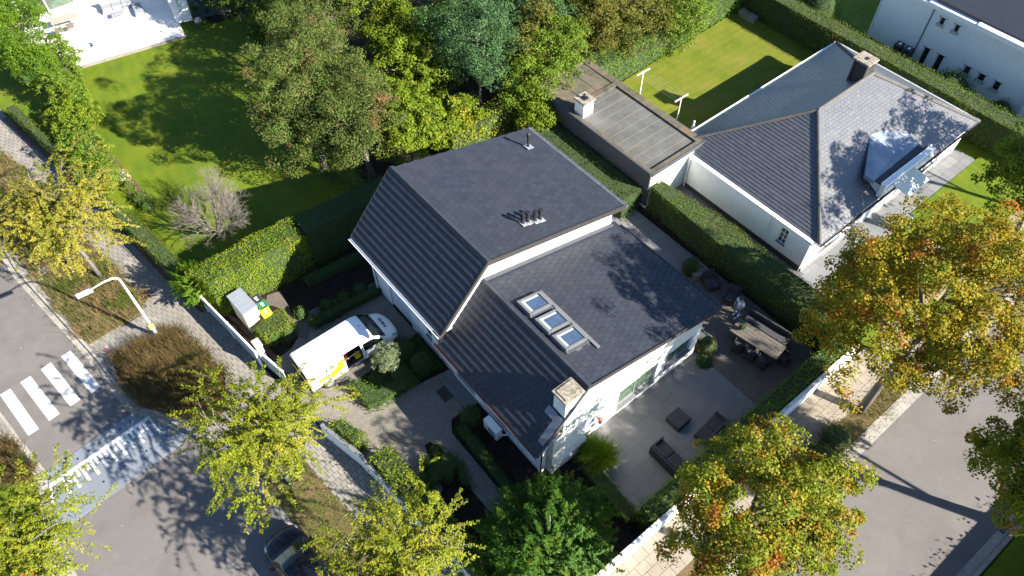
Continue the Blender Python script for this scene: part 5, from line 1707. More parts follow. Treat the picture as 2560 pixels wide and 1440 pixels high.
b = MB(); b.bar(place((0.9, -0.965, 1.47), VO, VA), place((3.1, -0.955, 1.47), VO, VA), 0.02); b.build('door_rail', 'dark_board', van)
b = MB(); b.obox(place((1.9, -1.075, 1.12), VO, VA), (0.05, 0, 0), (0, .012, 0), (0, 0, .02)); b.build('handle', 'black_plastic', dd_)
b = MB(); b.tube([place((3.55, 0.0, 1.93), VO, VA), place((3.42, 0, 2.08), VO, VA)], [0.02, 0.006], 6); b.build('antenna', 'black_plastic', van)
for s in (-.35, .35):
    b = MB(); b.bar(surf(VS, 4.40, 8.6, 1 if s > 0 else -1, .03) + Vector(VO), surf(VS, 4.15, 7.6 if s > 0 else 8.9, 1 if s > 0 else -1, .03) + Vector(VO), 0.018); b.build('wiper', 'black_plastic', van)
yb = MB(); yb.box(6.55, 6.85, 20.72, 20.98, 0.53, 0.80); tag(yb.build('crate', 'yellow_film', base=(6.7, 20.8, 0.53), bevel=0.02), 'small yellow crate inside the open side door of the white van', 'crate')
yb = MB(); yb.ball((6.2, 21.2, 0.72), 0.16, 9, 6, jit=0.18); yb.ball((6.05, 21.0, 0.66), 0.12, 9, 6, jit=0.2); tag(yb.build('bundle', 'red_cloth', base=(6.2, 21.1, 0.53)), 'dark red cloth bundle in the load space of the white van', 'bundle')
yb = MB(); yb.box(6.45, 6.9, 21.2, 21.6, 0.53, 0.95); tag(yb.build('crate', 'dark_cushion', base=(6.65, 21.4, 0.53), bevel=0.02), 'dark tool crate at the back of the open van load space', 'crate')
# lettering on the bonnet
tc = bpy.data.curves.new('bonnet_lettering', 'FONT'); tc.body = 'Hertz'; tc.size = 0.30; tc.extrude = 0.003; tc.align_x = 'CENTER'; tc.align_y = 'CENTER'
tc.offset = 0.006
tobj = bpy.data.objects.new('tmp', tc); COL.objects.link(tobj)
bpy.context.view_layer.update()
tm = bpy.data.meshes.new_from_object(tobj.evaluated_get(bpy.context.evaluated_depsgraph_get()))
bpy.data.objects.remove(tobj, do_unlink=True)
tm.materials.append(M['black_plastic'])
to = bpy.data.objects.new('bonnet_lettering', tm); COL.objects.link(to); to.parent = van
# drape the letters on the bonnet: reading direction runs across the van
for v in tm.vertices:
    lx, ly, lz = v.co
    x = 4.76 - ly; y = lx + 0.02
    yy = abs(y)
    S = lerp_sections(VS, x)
    z = S[9][1]
    for i in range(len(S) - 1, 0, -1):
        if S[i][0] <= yy <= S[i - 1][0]:
            f = (yy - S[i][0]) / max(1e-6, S[i - 1][0] - S[i][0]); z = S[i][1] + (S[i - 1][1] - S[i][1]) * f; break
    v.co = (x, y, z + 0.012 + lz)

CS = [
    (0.00, [(0, .40), (.56, .40), (.66, .46), (.70, .58), (.69, .68), (.66, .74), (.60, .78), (.50, .80), (.36, .81), (0, .82)]),
    (0.15, [(0, .28), (.72, .28), (.82, .38), (.86, .58), (.84, .78), (.80, .86), (.72, .92), (.62, .95), (.45, .97), (0, .98)]),
    (0.60, [(0, .24), (.76, .24), (.87, .36), (.905, .60), (.89, .84), (.84, .92), (.74, 1.12), (.66, 1.20), (.50, 1.24), (0, 1.27)]),
    (1.20, [(0, .22), (.76, .22), (.87, .36), (.91, .60), (.895, .86), (.84, .94), (.72, 1.30), (.63, 1.41), (.46, 1.45), (0, 1.47)]),
    (2.20, [(0, .22), (.76, .22), (.87, .36), (.91, .60), (.895, .86), (.84, .94), (.71, 1.33), (.62, 1.43), (.46, 1.48), (0, 1.50)]),
    (2.55, [(0, .22), (.76, .22), (.87, .36), (.91, .60), (.89, .85), (.83, .93), (.73, 1.22), (.64, 1.31), (.48, 1.36), (0, 1.39)]),
    (3.15, [(0, .22), (.76, .22), (.87, .36), (.91, .60), (.88, .82), (.83, .88), (.76, .92), (.66, .96), (.48, .99), (0, 1.02)]),
    (3.55, [(0, .22), (.76, .22), (.86, .36), (.90, .58), (.87, .76), (.82, .83), (.74, .87), (.62, .90), (.44, .92), (0, .94)]),
    (3.95, [(0, .22), (.70, .22), (.80, .34), (.83, .54), (.80, .68), (.74, .74), (.66, .78), (.54, .81), (.38, .83), (0, .85)]),
    (4.17, [(0, .24), (.52, .24), (.60, .34), (.62, .48), (.60, .58), (.54, .63), (.47, .66), (.38, .69), (.28, .71), (0, .73)]),
    (4.24, [(0, .30), (.36, .30), (.42, .36), (.44, .44), (.42, .52), (.38, .55), (.32, .57), (.26, .59), (.18, .60), (0, .61)]),
]
CO, CA = (-0.62, 11.15, -0.1), R(93.5)
car = thing('car', CO, 'black parked car partly under the lowest yellow green street tree', 'car')
xs = [0, .07, .15, .35, .6, .9, 1.2, 1.7, 2.2, 2.4, 2.55, 2.75, 2.95, 3.15, 3.35, 3.55, 3.75, 3.95, 4.06, 4.17, 4.24]
bo = body_mesh(CS, xs, tv, CO, CA).build('body', 'car_black', car, smooth=True, merge=True)
md = bo.modifiers.new('edge', 'EDGE_SPLIT'); md.split_angle = R(35)
patch(CS, 2.4, 3.1, 6.3, 9, (1, -1), CO, CA, 0.010, 10, 6, shape=lambda fx, ft: (2.30 + 0.80 * fx, 6.35 + (9 - 6.35) * ft)).build('windscreen', 'car_glass', car, smooth=True, merge=True)
patch(CS, .3, 0.9, 6.3, 9, (1, -1), CO, CA, 0.010, 8, 6, shape=lambda fx, ft: (0.30 + 0.75 * fx, 6.4 + (9 - 6.4) * ft)).build('rear_window', 'car_glass', car, smooth=True, merge=True)
sides(CS, .8, 2.8, 5.1, 6, CO, CA, 0.010, 12, 3, 'side_window', 'car_glass', car, lambda fx, ft: (0.75 + 2.15 * fx, 5.1 + 0.8 * ft))
sides(CS, 3.7, 4.1, 4.2, 5.6, CO, CA, 0.010, 6, 3, 'headlight', 'headlight', car, lambda fx, ft: (3.72 + 0.36 * fx, 3.9 + 1.6 * ft))
sides(CS, 0.2, 3.9, 1.5, 2.1, CO, CA, 0.008, 12, 2, 'side_skirt', 'black_plastic', car)
wheels(car, CO, CA, (0.85, 3.35), 0.90, 0.31)
for s in (1, -1):
    b = MB(); b.obox(place((2.85, s * 1.0, .98), CO, CA), (0.06, 0.05, 0), (-.08, .06, 0), (0, 0, .07)); b.build('wing_mirror', 'car_black', car, bevel=0.03)
for s in (-1, 1):
    b = MB(); b.tube([Vector(place(surf(CS, x, 8.1, s, 0.004), CO, CA)) for x in (3.12, 3.4, 3.7, 4.0)], 0.006, 4); b.build('bonnet_seam', 'black_plastic', car)

# ================================================================== SHED AND BINS
sh = thing('garden_shed', (3.55, 26.55, 0), 'small cream box shed with dark grey lid behind the plank fence', 'shed')
SQ = PX([(568, 741), (601, 721), (640, 763), (606, 785)], 1.75)
b = MB(); b.prism(SQ, 0.0, 1.70); b.build('wall', 'shed_cream', sh)
cs = sum((Vector(p) for p in SQ), Vector((0, 0))) / 4
q = [tuple(cs + (Vector(p) - cs) * 1.07) for p in SQ]
b = MB(); b.prism(q, 1.701, 1.76); rf = b.build('lid', 'shed_roof', sh)
b = MB()
for k in range(1, 4):
    a_, c_ = Vector(q[0]).lerp(Vector(q[3]), k / 4), Vector(q[1]).lerp(Vector(q[2]), k / 4)
    b.bar((a_.x, a_.y, 1.765), (c_.x, c_.y, 1.765), 0.03, 0.012)
b.build('lid_ribs', 'shed_roof', rf)


def bin_(c, col, label, rot=0.0):
    t = thing('wheelie_bin', (c[0], c[1], 0), label, 'bin', 'wheeled bins beside the shed')
    b = MB(); n = 4
    pts0 = [(-.24, -.28), (.24, -.28), (.24, .28), (-.24, .28)]
    vs = [(c[0] + x * .85, c[1] + y * .85, 0.03) for x, y in pts0] + [(c[0] + x, c[1] + y, 0.98) for x, y in pts0]
    b.add(vs, [(3, 2, 1, 0), (4, 5, 6, 7), (0, 1, 5, 4), (1, 2, 6, 5), (2, 3, 7, 6), (3, 0, 4, 7)]); b.build('body', col, t, bevel=0.03)
    b = MB(); b.box(c[0] - .27, c[0] + .27, c[1] - .31, c[1] + .31, 0.985, 1.04); ld = b.build('lid', col, t, bevel=0.025)
    b = MB(); b.prism([(c[0] - .07, c[1] - .02), (c[0] + .07, c[1] - .02), (c[0] + .07, c[1] + .13), (c[0] - .07, c[1] + .13)], 1.041, 1.045); b.box(c[0] - .05, c[0] + .08, c[1] - .14, c[1] - .10, 1.041, 1.045); b.build('sticker', 'white_paint', ld)
    b = MB(); b.tube([(c[0] - .2, c[1] + .34, .93), (c[0] + .2, c[1] + .34, .93)], 0.02, 8); b.build('handle', 'black_plastic', t)
    for s in (-.2, .2):
        b = MB(); b.tube([(c[0] + s - .03, c[1] + .27, .1), (c[0] + s + .03, c[1] + .27, .1)], 0.1, 12); b.build('wheel', 'black_plastic', t)
    return t


bin_(G2(641, 748, 1.0), 'bin_black', 'black wheeled bin beside the shed')
bin_(G2(656, 762, 1.0), 'bin_green', 'green wheeled bin between the black bin and the yellow one')
bin_(G2(664, 781, 0.95), 'bin_yellow', 'yellowish green bin nearest the clipped bamboo hedge')

# ================================================================== AC UNIT
ac = thing('heat_pump', (9.55, 13.3, 0), 'pale heat pump unit standing on mulch under the low eave', 'heat pump')
b = MB(); b.box(9.35, 9.72, 12.85, 13.85, 0.12, 0.92); bb = b.build('casing', 'white_metal', ac, bevel=0.03)
b = MB(); b.tube([(9.335, 13.2, 0.52), (9.349, 13.2, 0.52)], 0.3, 20); b.build('fan_grille', 'galvanised', ac)
for v in (12.95, 13.75):
    b = MB(); b.box(9.3, 9.78, v - .04, v + .04, 0.02, 0.119); b.build('foot', 'black_plastic', ac)
b = MB(); b.tube([(9.6, 12.84, .5), (9.8, 12.7, .45), (10.0, 12.7, .5)], 0.04, 6); b.build('pipe', 'white_metal', ac)

# ================================================================== TERRACE FURNITURE
def obox_t(c, lx, ly, z0, z1, a):
    b = MB(); ca, sa = math.cos(a), math.sin(a)
    return b.obox((c[0], c[1], (z0 + z1) / 2), (ca * lx / 2, sa * lx / 2, 0), (-sa * ly / 2, ca * ly / 2, 0), (0, 0, (z1 - z0) / 2))


tb_ = thing('dining_table', (23.2, 8.6, 0), 'long dark weathered wooden dining table on the brown paver patio', 'table')
TA = math.atan2(7.31 - 9.96, 23.62 - 23.2)
tcx, tcy = 23.12, 8.62
TD = Vector((math.cos(TA), math.sin(TA), 0)); TS = Vector((-TD.y, TD.x, 0))
for k in range(5):
    c = Vector((tcx, tcy, 0)) + TS * (-0.42 + 0.21 * k)
    obox_t(c, 2.7, 0.2, 0.71, 0.75, TA).build('tabletop_plank', 'teak', tb_, bevel=0.006)
for i in (-1.1, 1.1):
    for j in (-0.4, 0.4):
        c = Vector((tcx, tcy, 0)) + TD * i + TS * j
        obox_t(c, 0.09, 0.09, 0, 0.708, TA).build('leg', 'teak', tb_)


def arm_chair(c, a, label, group='dark woven chairs at the dining table', mat='dark_rattan'):
    t = thing('dining_chair', (c[0], c[1], 0), label, 'chair', group)
    ca, sa = math.cos(a), math.sin(a)
    def P(x, y): return (c[0] + x * ca - y * sa, c[1] + x * sa + y * ca)
    obox_t(P(0, 0), .52, .54, .36, .44, a).build('seat', mat, t, bevel=0.02)
    obox_t(P(.02, 0), .44, .44, .441, .50, a).build('cushion', 'dark_cushion', t, bevel=0.02)
    b = MB(); n = 9
    pts = []
    for i in range(n):
        th = math.pi * (0.5 + i / (n - 1))
        pts.append((0.02 + math.cos(th) * 0.27, math.sin(th) * 0.29))
    pts = [(0.24, .29)] + pts + [(0.24, -.29)]
    for i in range(len(pts) - 1):
        p, q = P(*pts[i]), P(*pts[i + 1])
        zt = 0.80 if 2 <= i <= len(pts) - 4 else 0.66
        b.prism([p, q, (q[0] * 1 + (c[0] - q[0]) * .1, q[1] + (c[1] - q[1]) * .1), (p[0] + (c[0] - p[0]) * .1, p[1] + (c[1] - p[1]) * .1)], 0.12, zt)
    b.build('backrest', mat, t)
    rim = MB(); rim.tube([Vector((*P(*p), 0.80 if 2 < i < len(pts) - 3 else 0.68)) for i, p in enumerate(pts)], 0.02, 6); rim.build('rim', mat, t)
    for x in (-.2, .22):
        for y in (-.23, .23): obox_t(P(x, y), .04, .04, 0, .36, a).build('leg', mat, t)
    return t


toward = math.atan2(TS.y, TS.x)
side = 1 if (Vector((tcx, tcy, 0)) + TS).x < tcx else -1
lab = ['dark woven chair at the table, nearest the house corner', 'middle dark woven chair on the house side of the table', 'third dark woven chair on the house side of the table, nearest the street']
for i, dl in enumerate((0.55, -0.15, -0.85)):
    c = Vector((tcx, tcy, 0)) - TD * dl + TS * side * 0.85
    arm_chair(c, toward + (math.pi if side > 0 else 0), lab[i])
c = Vector((tcx, tcy, 0)) + TD * 1.62 + TS * 0.1
arm_chair(c, TA + math.pi, 'dark woven chair at the street end of the table')
bn = thing('bench', (24.4, 8.7, 0), 'long dark cushioned bench between the table and the hedge', 'bench')
c = Vector((tcx, tcy, 0)) - TS * side * 1.05
obox_t(c, 2.5, .6, 0.05, .40, TA).build('base', 'dark_rattan', bn, bevel=0.02)
obox_t(c + TS * side * .04, 2.45, .5, .401, .50, TA).build('cushion', 'dark_cushion', bn, bevel=0.03)
obox_t(c - TS * side * .30, 2.5, .12, .4, .85, TA).build('backrest', 'dark_rattan', bn, bevel=0.03)
b = MB(); p = Vector((tcx, tcy, .751)) - TD * .95 - TS * .1; b.cyl(p.x, p.y, .752, .9, .07, .09, 10); pt = b.build('planter', 'terracotta', base=(p.x, p.y, .752)); tag(pt, 'small dark pot of herbs on the far end of the dining table', 'pot')
dome('small dark herb bunch in the table pot', (p.x, p.y), .16, .28, 'leaf_dark', 160, .05, 'potted_herb', z0=.88, cat='plant')
ot = thing('ottoman', (16.85, 8.15, 0), 'square dark grey ottoman on the pale terrace', 'ottoman')
obox_t((16.83, 8.15), .86, .84, .04, .42, 0.02).build('base', 'dark_rattan', ot, bevel=0.02); obox_t((16.83, 8.15), .84, .82, .421, .47, 0.02).build('cushion', 'dark_cushion', ot, bevel=0.02)


def sofa(c, a, n, label, arms=(1, 1)):
    t = thing('garden_sofa', (c[0], c[1], 0), label, 'sofa')
    ca, sa = math.cos(a), math.sin(a); L = n * .78
    def P(x, y): return (c[0] + x * ca - y * sa, c[1] + x * sa + y * ca)
    for i in range(n):
        x = -L / 2 + .78 * (i + .5)
        obox_t(P(x, 0), .765, .82, .05, .30, a).build('base', 'dark_rattan', t, bevel=0.01)
        obox_t(P(x, .04), .74, .68, .301, .43, a).build('cushion', 'dark_cushion', t, bevel=0.03)
        obox_t(P(x, -.30), .72, .14, .431, .72, a).build('back_cushion', 'dark_cushion', t, bevel=0.04)
    obox_t(P(0, -.44), L + (.1 if arms[0] else 0), .09, .05, .70, a).build('backrest', 'dark_rattan', t, bevel=0.01)
    for k, s in ((0, -1), (1, 1)):
        if arms[k]: obox_t(P(s * (L / 2 + .05), 0), .09, .82, .05, .58, a).build('armrest', 'dark_rattan', t, bevel=0.01)
    return t


sofa((15.05, 7.05), R(-90), 2, 'dark two seat garden sofa with its back to the grass clump on the terrace', (1, 1))
sofa((17.6, 6.75), R(4), 2, 'dark garden sofa standing parallel to the street wall, half under the tree', (0, 1))


def lounge(c, a, label):
    t = thing('lounge_chair', (c[0], c[1], 0), label, 'lounge chair', 'dark lounge chairs by the long hedge')
    ca, sa = math.cos(a), math.sin(a)
    def P(x, y): return (c[0] + x * ca - y * sa, c[1] + x * sa + y * ca)
    obox_t(P(0.05, 0), .75, .72, .08, .36, a).build('base', 'dark_rattan', t, bevel=0.03)
    obox_t(P(0.08, 0), .64, .56, .361, .46, a).build('cushion', 'dark_cushion', t, bevel=0.04)
    b = MB(); q = P(-.36, 0); b.obox((q[0], q[1], .58), (-sa * .33, ca * .33, 0), (ca * -.09, sa * -.09, .26), (ca * .05, sa * .05, .02)); b.build('backrest', 'dark_rattan', t, bevel=0.02)
    for s in (-.33, .33): obox_t(P(.05, s), .7, .08, .36, .56, a).build('armrest', 'dark_rattan', t, bevel=0.02)


lounge((24.35, 12.75), R(250), 'dark lounge chair beside the potted shrub')
lounge((24.45, 11.4), R(200), 'dark lounge chair just behind the standing person')
pot = thing('plant_pot', (24.25, 13.75, 0), 'large round grey pot against the hedge beside the lounge chairs', 'pot')
b = MB(); b.cyl(24.2, 13.7, 0, .45, .24, .31, 16); b.cyl(24.2, 13.7, .45, .5, .33, .33, 16); b.build('bowl', 'terracotta', pot, smooth=False)
dome('dark leafy shrub growing in the round pot', (24.2, 14.1), .5, 1.0, 'leaf_dark', 700, .08, 'potted_shrub', z0=.1, cat='shrub', lobes=.1)

# ================================================================== PERSON
pr = thing('person', (23.82, 10.5, 0), 'person in white shirt and blue jeans looking down at a phone by the table', 'person')


def skin_body(name, verts, edges, radii, mat, parent, sub=1, org=(23.82, 10.5, 0), rot=0.0, root=0):
    c, s = math.cos(rot), math.sin(rot)
    me = bpy.data.meshes.new(name)
    me.from_pydata([(x * c - y * s, x * s + y * c, z) for x, y, z in verts], edges, [])
    o = bpy.data.objects.new(name, me); COL.objects.link(o); o.parent = parent
    me.materials.append(M[mat])
    md = o.modifiers.new('skin', 'SKIN'); md.use_smooth_shade = True
    for i, r in enumerate(radii):
        me.skin_vertices[0].data[i].radius = (r, r) if not isinstance(r, tuple) else r
        me.skin_vertices[0].data[i].use_root = i == root
    md = o.modifiers.new('sub', 'SUBSURF'); md.levels = sub; md.render_levels = sub
    return o


PR = R(165)   # facing direction
# body: legs (jeans), torso, arms, head
skin_body('body', [(0, 0, .95), (0, 0, 1.12), (.0, 0, 1.32), (-.01, 0, 1.45), (.03, 0, 1.53), (.07, 0, 1.60), (.09, 0, 1.70),
                   (0, .19, 1.40), (.02, .26, 1.14), (.24, .16, 1.10), (.34, .07, 1.15), (0, -.19, 1.40), (.02, -.26, 1.14), (.24, -.16, 1.10), (.34, -.06, 1.15),
                   (.02, .10, .90), (.04, .11, .50), (.0, .12, .09), (.0, -.10, .90), (.02, -.13, .50), (-.08, -.14, .09)],
          [(0, 1), (1, 2), (2, 3), (3, 4), (4, 5), (5, 6), (3, 7), (7, 8), (8, 9), (9, 10), (3, 11), (11, 12), (12, 13), (13, 14), (0, 15), (15, 16), (16, 17), (0, 18), (18, 19), (19, 20)],
          [.13, .14, .15, .12, .055, .085, .09, .06, .045, .038, .035, .06, .045, .038, .035, .09, .065, .045, .09, .065, .045], 'skin', pr, 2, rot=PR)
skin_body('shirt', [(0, 0, .93), (0, 0, 1.12), (0, 0, 1.33), (-.01, 0, 1.44), (0, .20, 1.41), (.015, .25, 1.22), (0, -.20, 1.41), (.015, -.25, 1.22)],
          [(0, 1), (1, 2), (2, 3), (3, 4), (4, 5), (3, 6), (6, 7)], [(.165, .15), (.165, .15), (.175, .17), .13, .085, .075, .085, .075], 'white_shirt', pr, 2, rot=PR)
skin_body('jeans', [(0, 0, .96), (.02, .10, .88), (.04, .11, .50), (0, .12, .12), (0, -.10, .88), (.02, -.13, .50), (-.08, -.14, .12)],
          [(0, 1), (1, 2), (2, 3), (0, 4), (4, 5), (5, 6)], [.15, .105, .08, .07, .105, .08, .07], 'blue_jeans', pr, 2, rot=PR)
c_, s_ = math.cos(PR), math.sin(PR)
def PP(x, y, z): return (23.82 + x * c_ - y * s_, 10.5 + x * s_ + y * c_, z)
b = MB(); b.ball(PP(.075, 0, 1.70), .115, 12, 9, squash=1.0); hr = b.build('hair', 'dark_hair', pr, smooth=True)
b = MB(); b.ball(PP(.13, 0, 1.655), .085, 12, 8, squash=1.15); hf = b.build('face', 'skin', pr, smooth=True)
b = MB(); b.tube([PP(.215, 0, 1.66), PP(.235, 0, 1.63)], [.012, .018], 6); b.build('nose', 'skin', hf)
b = MB(); b.ball(PP(.205, .035, 1.68), .012, 6, 5); b.ball(PP(.205, -.035, 1.68), .012, 6, 5); b.build('eyes', 'black_plastic', hf)
for y, x in ((.12, .05), (-.14, -.03)):
    b = MB(); a_ = PP(x, y, .05); b.obox(a_, (c_ * .13, s_ * .13, 0), (-s_ * .048, c_ * .048, 0), (0, 0, .05)); b.build('shoe', 'white_paint', pr, bevel=0.03)
for y in (.07, -.06):
    for k in range(4):
        b = MB(); b.tube([PP(.34, y + (k - 1.5) * .02, 1.15), PP(.40, y * .6 + (k - 1.5) * .018, 1.165), PP(.42, y * .3 + (k - 1.5) * .016, 1.19)], [.011, .010, .008], 5); b.build('finger', 'skin', pr, smooth=True)
    b = MB(); b.tube([PP(.34, y * .7, 1.17), PP(.385, y * .45, 1.205)], [.013, .010], 5); b.build('thumb', 'skin', pr, smooth=True)
b = MB(); b.obox(PP(.405, 0, 1.20), (c_ * .035, s_ * .035, 0.05), (-s_ * .038, c_ * .038, 0), (-c_ * .003, -s_ * .003, .003)); tag(b.build('phone', 'black_plastic', base=PP(.405, 0, 1.2)), 'dark phone held by the standing person', 'phone')

# ================================================================== CLOTHES LINE, PARASOL, LANTERN ETC.
cl = []
for i, (bx_, by_) in enumerate((G2(1600, 234), G2(1692, 299))):
    t = thing('clothes_line_post', (bx_, by_, 0), ['white T shaped clothes line post farther from the hipped roof', 'white T shaped clothes line post nearer the hipped roof'][i], 'clothes line post', 'pair of clothes line posts on the back lawn')
    b = MB(); b.cyl(bx_, by_, 0, 1.75, .035, n=8); b.build('pole', 'white_paint', t)
    b = MB(); b.bar((bx_ - .6, by_, 1.78), (bx_ + .6, by_, 1.78), .06); b.build('crossbar', 'white_paint', t)
    cl.append((bx_, by_))
b = MB()
for k in range(5):
    o_ = -.5 + .25 * k
    a_ = Vector((cl[0][0] + o_, cl[0][1], 1.79)); c2 = Vector((cl[1][0] + o_, cl[1][1], 1.79)); m_ = (a_ + c2) / 2 - Vector((0, 0, .06))
    b.tube([a_, m_, c2], .005, 4)
tag(b.build('clothes_line', 'wire', base=(cl[0][0], cl[0][1], 1.8)), 'thin washing lines strung between the two white T posts', 'clothes line')
px_, py_ = G2(1770, 308)
t = thing('parasol', (31.4, 21.0, 0), 'closed grey garden parasol behind the hipped roof by the clothes line', 'parasol')
b = MB(); b.cyl(31.4, 21.0, 0, 2.2, .025, n=8); b.build('pole', 'white_paint', t)
b = MB(); b.tube([(31.4, 21, .9), (31.4, 21, 1.2), (31.4, 21, 1.9), (31.4, 21, 2.3), (31.4, 21, 2.42)], [.17, .15, .12, .07, .03], 9); b.build('canopy', 'grey_plank', t, smooth=False)
b = MB(); b.ball((31.4, 21, 2.45), .07); b.build('finial', 'white_paint', t)
gx, gy = G2(2258, 566)
t = thing('garden_lantern', (gx, gy, 0), 'small disc topped lantern post on the pale garden walk', 'lantern')
b = MB(); b.cyl(gx, gy, 0, .75, .03, n=8); b.build('post', 'white_metal', t); b = MB(); b.cyl(gx, gy, .75, .9, .09, n=12); b.cyl(gx, gy, .9, .95, .24, .20, 14); b.build('shade', 'zinc', t)

# furniture on the white terrace, top left
def slat_table(cx, cy, lx, ly, h, a, label, m='pale_wood', name='garden_table', cat='table'):
    t = thing(name, (cx, cy, .13), label, cat)
    ca, sa = math.cos(a), math.sin(a)
    for k in range(6):
        o_ = -ly / 2 + ly / 6 * (k + .5)
        obox_t((cx - sa * o_, cy + ca * o_), lx, ly / 6 - .02, .13 + h - .04, .13 + h, a).build('slat', m, t)
    for x in (-.45, .45):
        for y in (-.42, .42): obox_t((cx + ca * x * lx - sa * y * ly, cy + sa * x * lx + ca * y * ly), .06, .06, .13, .13 + h - .041, a).build('leg', m, t)
    return t


p = G2(160, 46, .85)
slat_table(p[0], p[1], 1.9, .85, .74, ang, 'pale slatted dining table on the white terrace at the top left')
for i, (qx, qy, lb) in enumerate(((150, 80, 'pale woven chair left of its twin on the near side of the slatted table'), (178, 69, 'pale woven chair right of its twin on the near side of the slatted table'))):
    c = G2(qx, qy, .45)
    t = thing('terrace_chair', (c[0], c[1], .13), lb, 'chair', 'pale chairs at the slatted table')
    obox_t(c, .5, .5, .50, .56, ang).build('seat', 'pale_wood', t)
    n2 = (-math.sin(ang), math.cos(ang))
    obox_t((c[0] - n2[0] * -.0 - n2[0] * .25, c[1] - n2[1] * .25), .5, .05, .56, .95, ang).build('backrest', 'teak', t)
    for x in (-.22, .22):
        for y in (-.22, .22): obox_t((c[0] + math.cos(ang) * x - math.sin(ang) * y, c[1] + math.sin(ang) * x + math.cos(ang) * y), .04, .04, .13, .499, ang).build('leg', 'pale_wood', t)
t = thing('terrace_sofa', (*G2(290, 14, .4), .13), 'grey cushioned sofa against the glass front on the white terrace', 'sofa')
c = G2(290, 12, .45)
for k in (-1, 0, 1):
    obox_t((c[0] + math.cos(ang) * k * .72, c[1] + math.sin(ang) * k * .72), .70, .8, .35, .56, ang).build('cushion', 'grey_cushion', t, bevel=.04)
obox_t(c, 2.25, .86, .2, .349, ang).build('frame', 'galvanised', t)
obox_t((c[0] - math.sin(ang) * .4, c[1] + math.cos(ang) * .4), 2.2, .16, .4, .85, ang).build('backrest', 'grey_cushion', t, bevel=.04)
p = G2(294, 34, .45)
t = thing('coffee_table', (p[0], p[1], .13), 'low white coffee table with thin metal legs in front of the grey sofa', 'table')
obox_t(p, .9, .6, .46, .5, ang).build('tabletop', 'grey_cushion', t)
b = MB()
for s in (-.4, .4):
    ca, sa = math.cos(ang), math.sin(ang)
    q0 = Vector((p[0] + ca * s + sa * .28, p[1] + sa * s - ca * .28, .46)); q1 = Vector((p[0] + ca * s - sa * .28, p[1] + sa * s + ca * .28, .46))
    b.bar(q0, q0 - Vector((0, 0, .32)), .03); b.bar(q1, q1 - Vector((0, 0, .32)), .03); b.bar(q0 - Vector((0, 0, .32)), q1 - Vector((0, 0, .32)), .03)
b.build('frame', 'galvanised', t)
p = G2(346, 26, .4)
t = thing('sun_lounger', (p[0], p[1], .13), 'grey padded sun lounger right of the coffee table', 'lounger')
ca, sa = math.cos(ang), math.sin(ang)
obox_t((p[0] - sa * .3, p[1] + ca * .3), .65, 1.5, .34, .46, ang).build('mattress', 'grey_cushion', t, bevel=.04)
obox_t((p[0], p[1]), .7, 1.0, .28, .339, ang).build('frame', 'galvanised', t)
b = MB()
for s in (-.33, .33): b.bar((p[0] + ca * s + sa * .6, p[1] + sa * s - ca * .6, .16), (p[0] + ca * s - sa * .3, p[1] + sa * s + ca * .3, .16), .03); b.bar((p[0] + ca * s + sa * .6, p[1] + sa * s - ca * .6, .16), (p[0] + ca * s + sa * .45, p[1] + sa * s - ca * .45, .3), .03)
b.bar((p[0] - ca * .33 + sa * .6, p[1] - sa * .33 - ca * .6, .16), (p[0] + ca * .33 + sa * .6, p[1] + sa * .33 - ca * .6, .16), .03); b.build('leg_frame', 'galvanised', t)
p = G2(497, 58, .3)
t = thing('kettle_barbecue', (p[0], p[1], 0), 'round metal kettle barbecue between the wing wall and the lawn', 'barbecue')
b = MB(); b.ball((p[0], p[1], .5), .27, 14, 8); b.build('kettle', 'galvanised', t, smooth=True)
b = MB()
for k in range(3): b.bar((p[0] + .05 * math.cos(k * 2.1), p[1] + .05 * math.sin(k * 2.1), .4), (p[0] + .3 * math.cos(k * 2.1), p[1] + .3 * math.sin(k * 2.1), 0), .03)
b.build('legs', 'black_plastic', t)
p = G(240, 114, .2)
t = thing('bird', (p[0], p[1], .13), 'small grey bird shape with spread wings, standing in for a shadow on the white terrace', 'bird')  # added bird shape in place of a grey bird shadow
p = Vector((p[0], p[1], .35))
exb, eyb = ex, Vector((-ex.y, ex.x, 0))
b = MB()
b.tube([p - eyb * .0 - exb * .22, p - exb * .1, p + exb * .12, p + exb * .24], [.01, .07, .06, .01], 8)
b.build('body', 'grey_plank', t, smooth=True)
for s in (1, -1):
    b = MB(); q = [p + exb * .12, p - exb * .1, p - exb * .18 + eyb * s * .42 + Vector((0, 0, .08)), p + exb * .02 + eyb * s * .3 + Vector((0, 0, .06))]
    b.add(q + [v_ + Vector((0, 0, .015)) for v_ in q], [(3, 2, 1, 0), (4, 5, 6, 7), (0, 1, 5, 4), (1, 2, 6, 5), (2, 3, 7, 6), (3, 0, 4, 7)]); b.build('wing', 'grey_plank', t)
p = G2(88, 1438)
b = MB(); b.box(p[0] - .25, p[0] + .25, p[1] - .8, p[1] - .05, 0, .9); tag(b.build('red_box', 'red_paint', base=(p[0], p[1], 0), bevel=.03), 'red metal box in the grass at the lower left corner', 'box')
p = G2(111, 676)
b = MB(); b.box(p[0] - .3, p[0] + .3, p[1] - .25, p[1] + .25, 0.0, .05); tag(b.build('manhole_cover', 'gutter_concrete', base=(p[0], p[1], 0), bevel=.01), 'square grey inspection cover in the dry grass verge', 'cover')
p = G2(30, 1186)
b = MB(); b.box(p[0] - .25, p[0] + .25, p[1] - .15, p[1] + .15, 0.0, .3); tag(b.build('concrete_block', 'kerb_stone', base=(p[0], p[1], 0), bevel=.02), 'pale concrete block beside the brown grasses at the left edge', 'block')
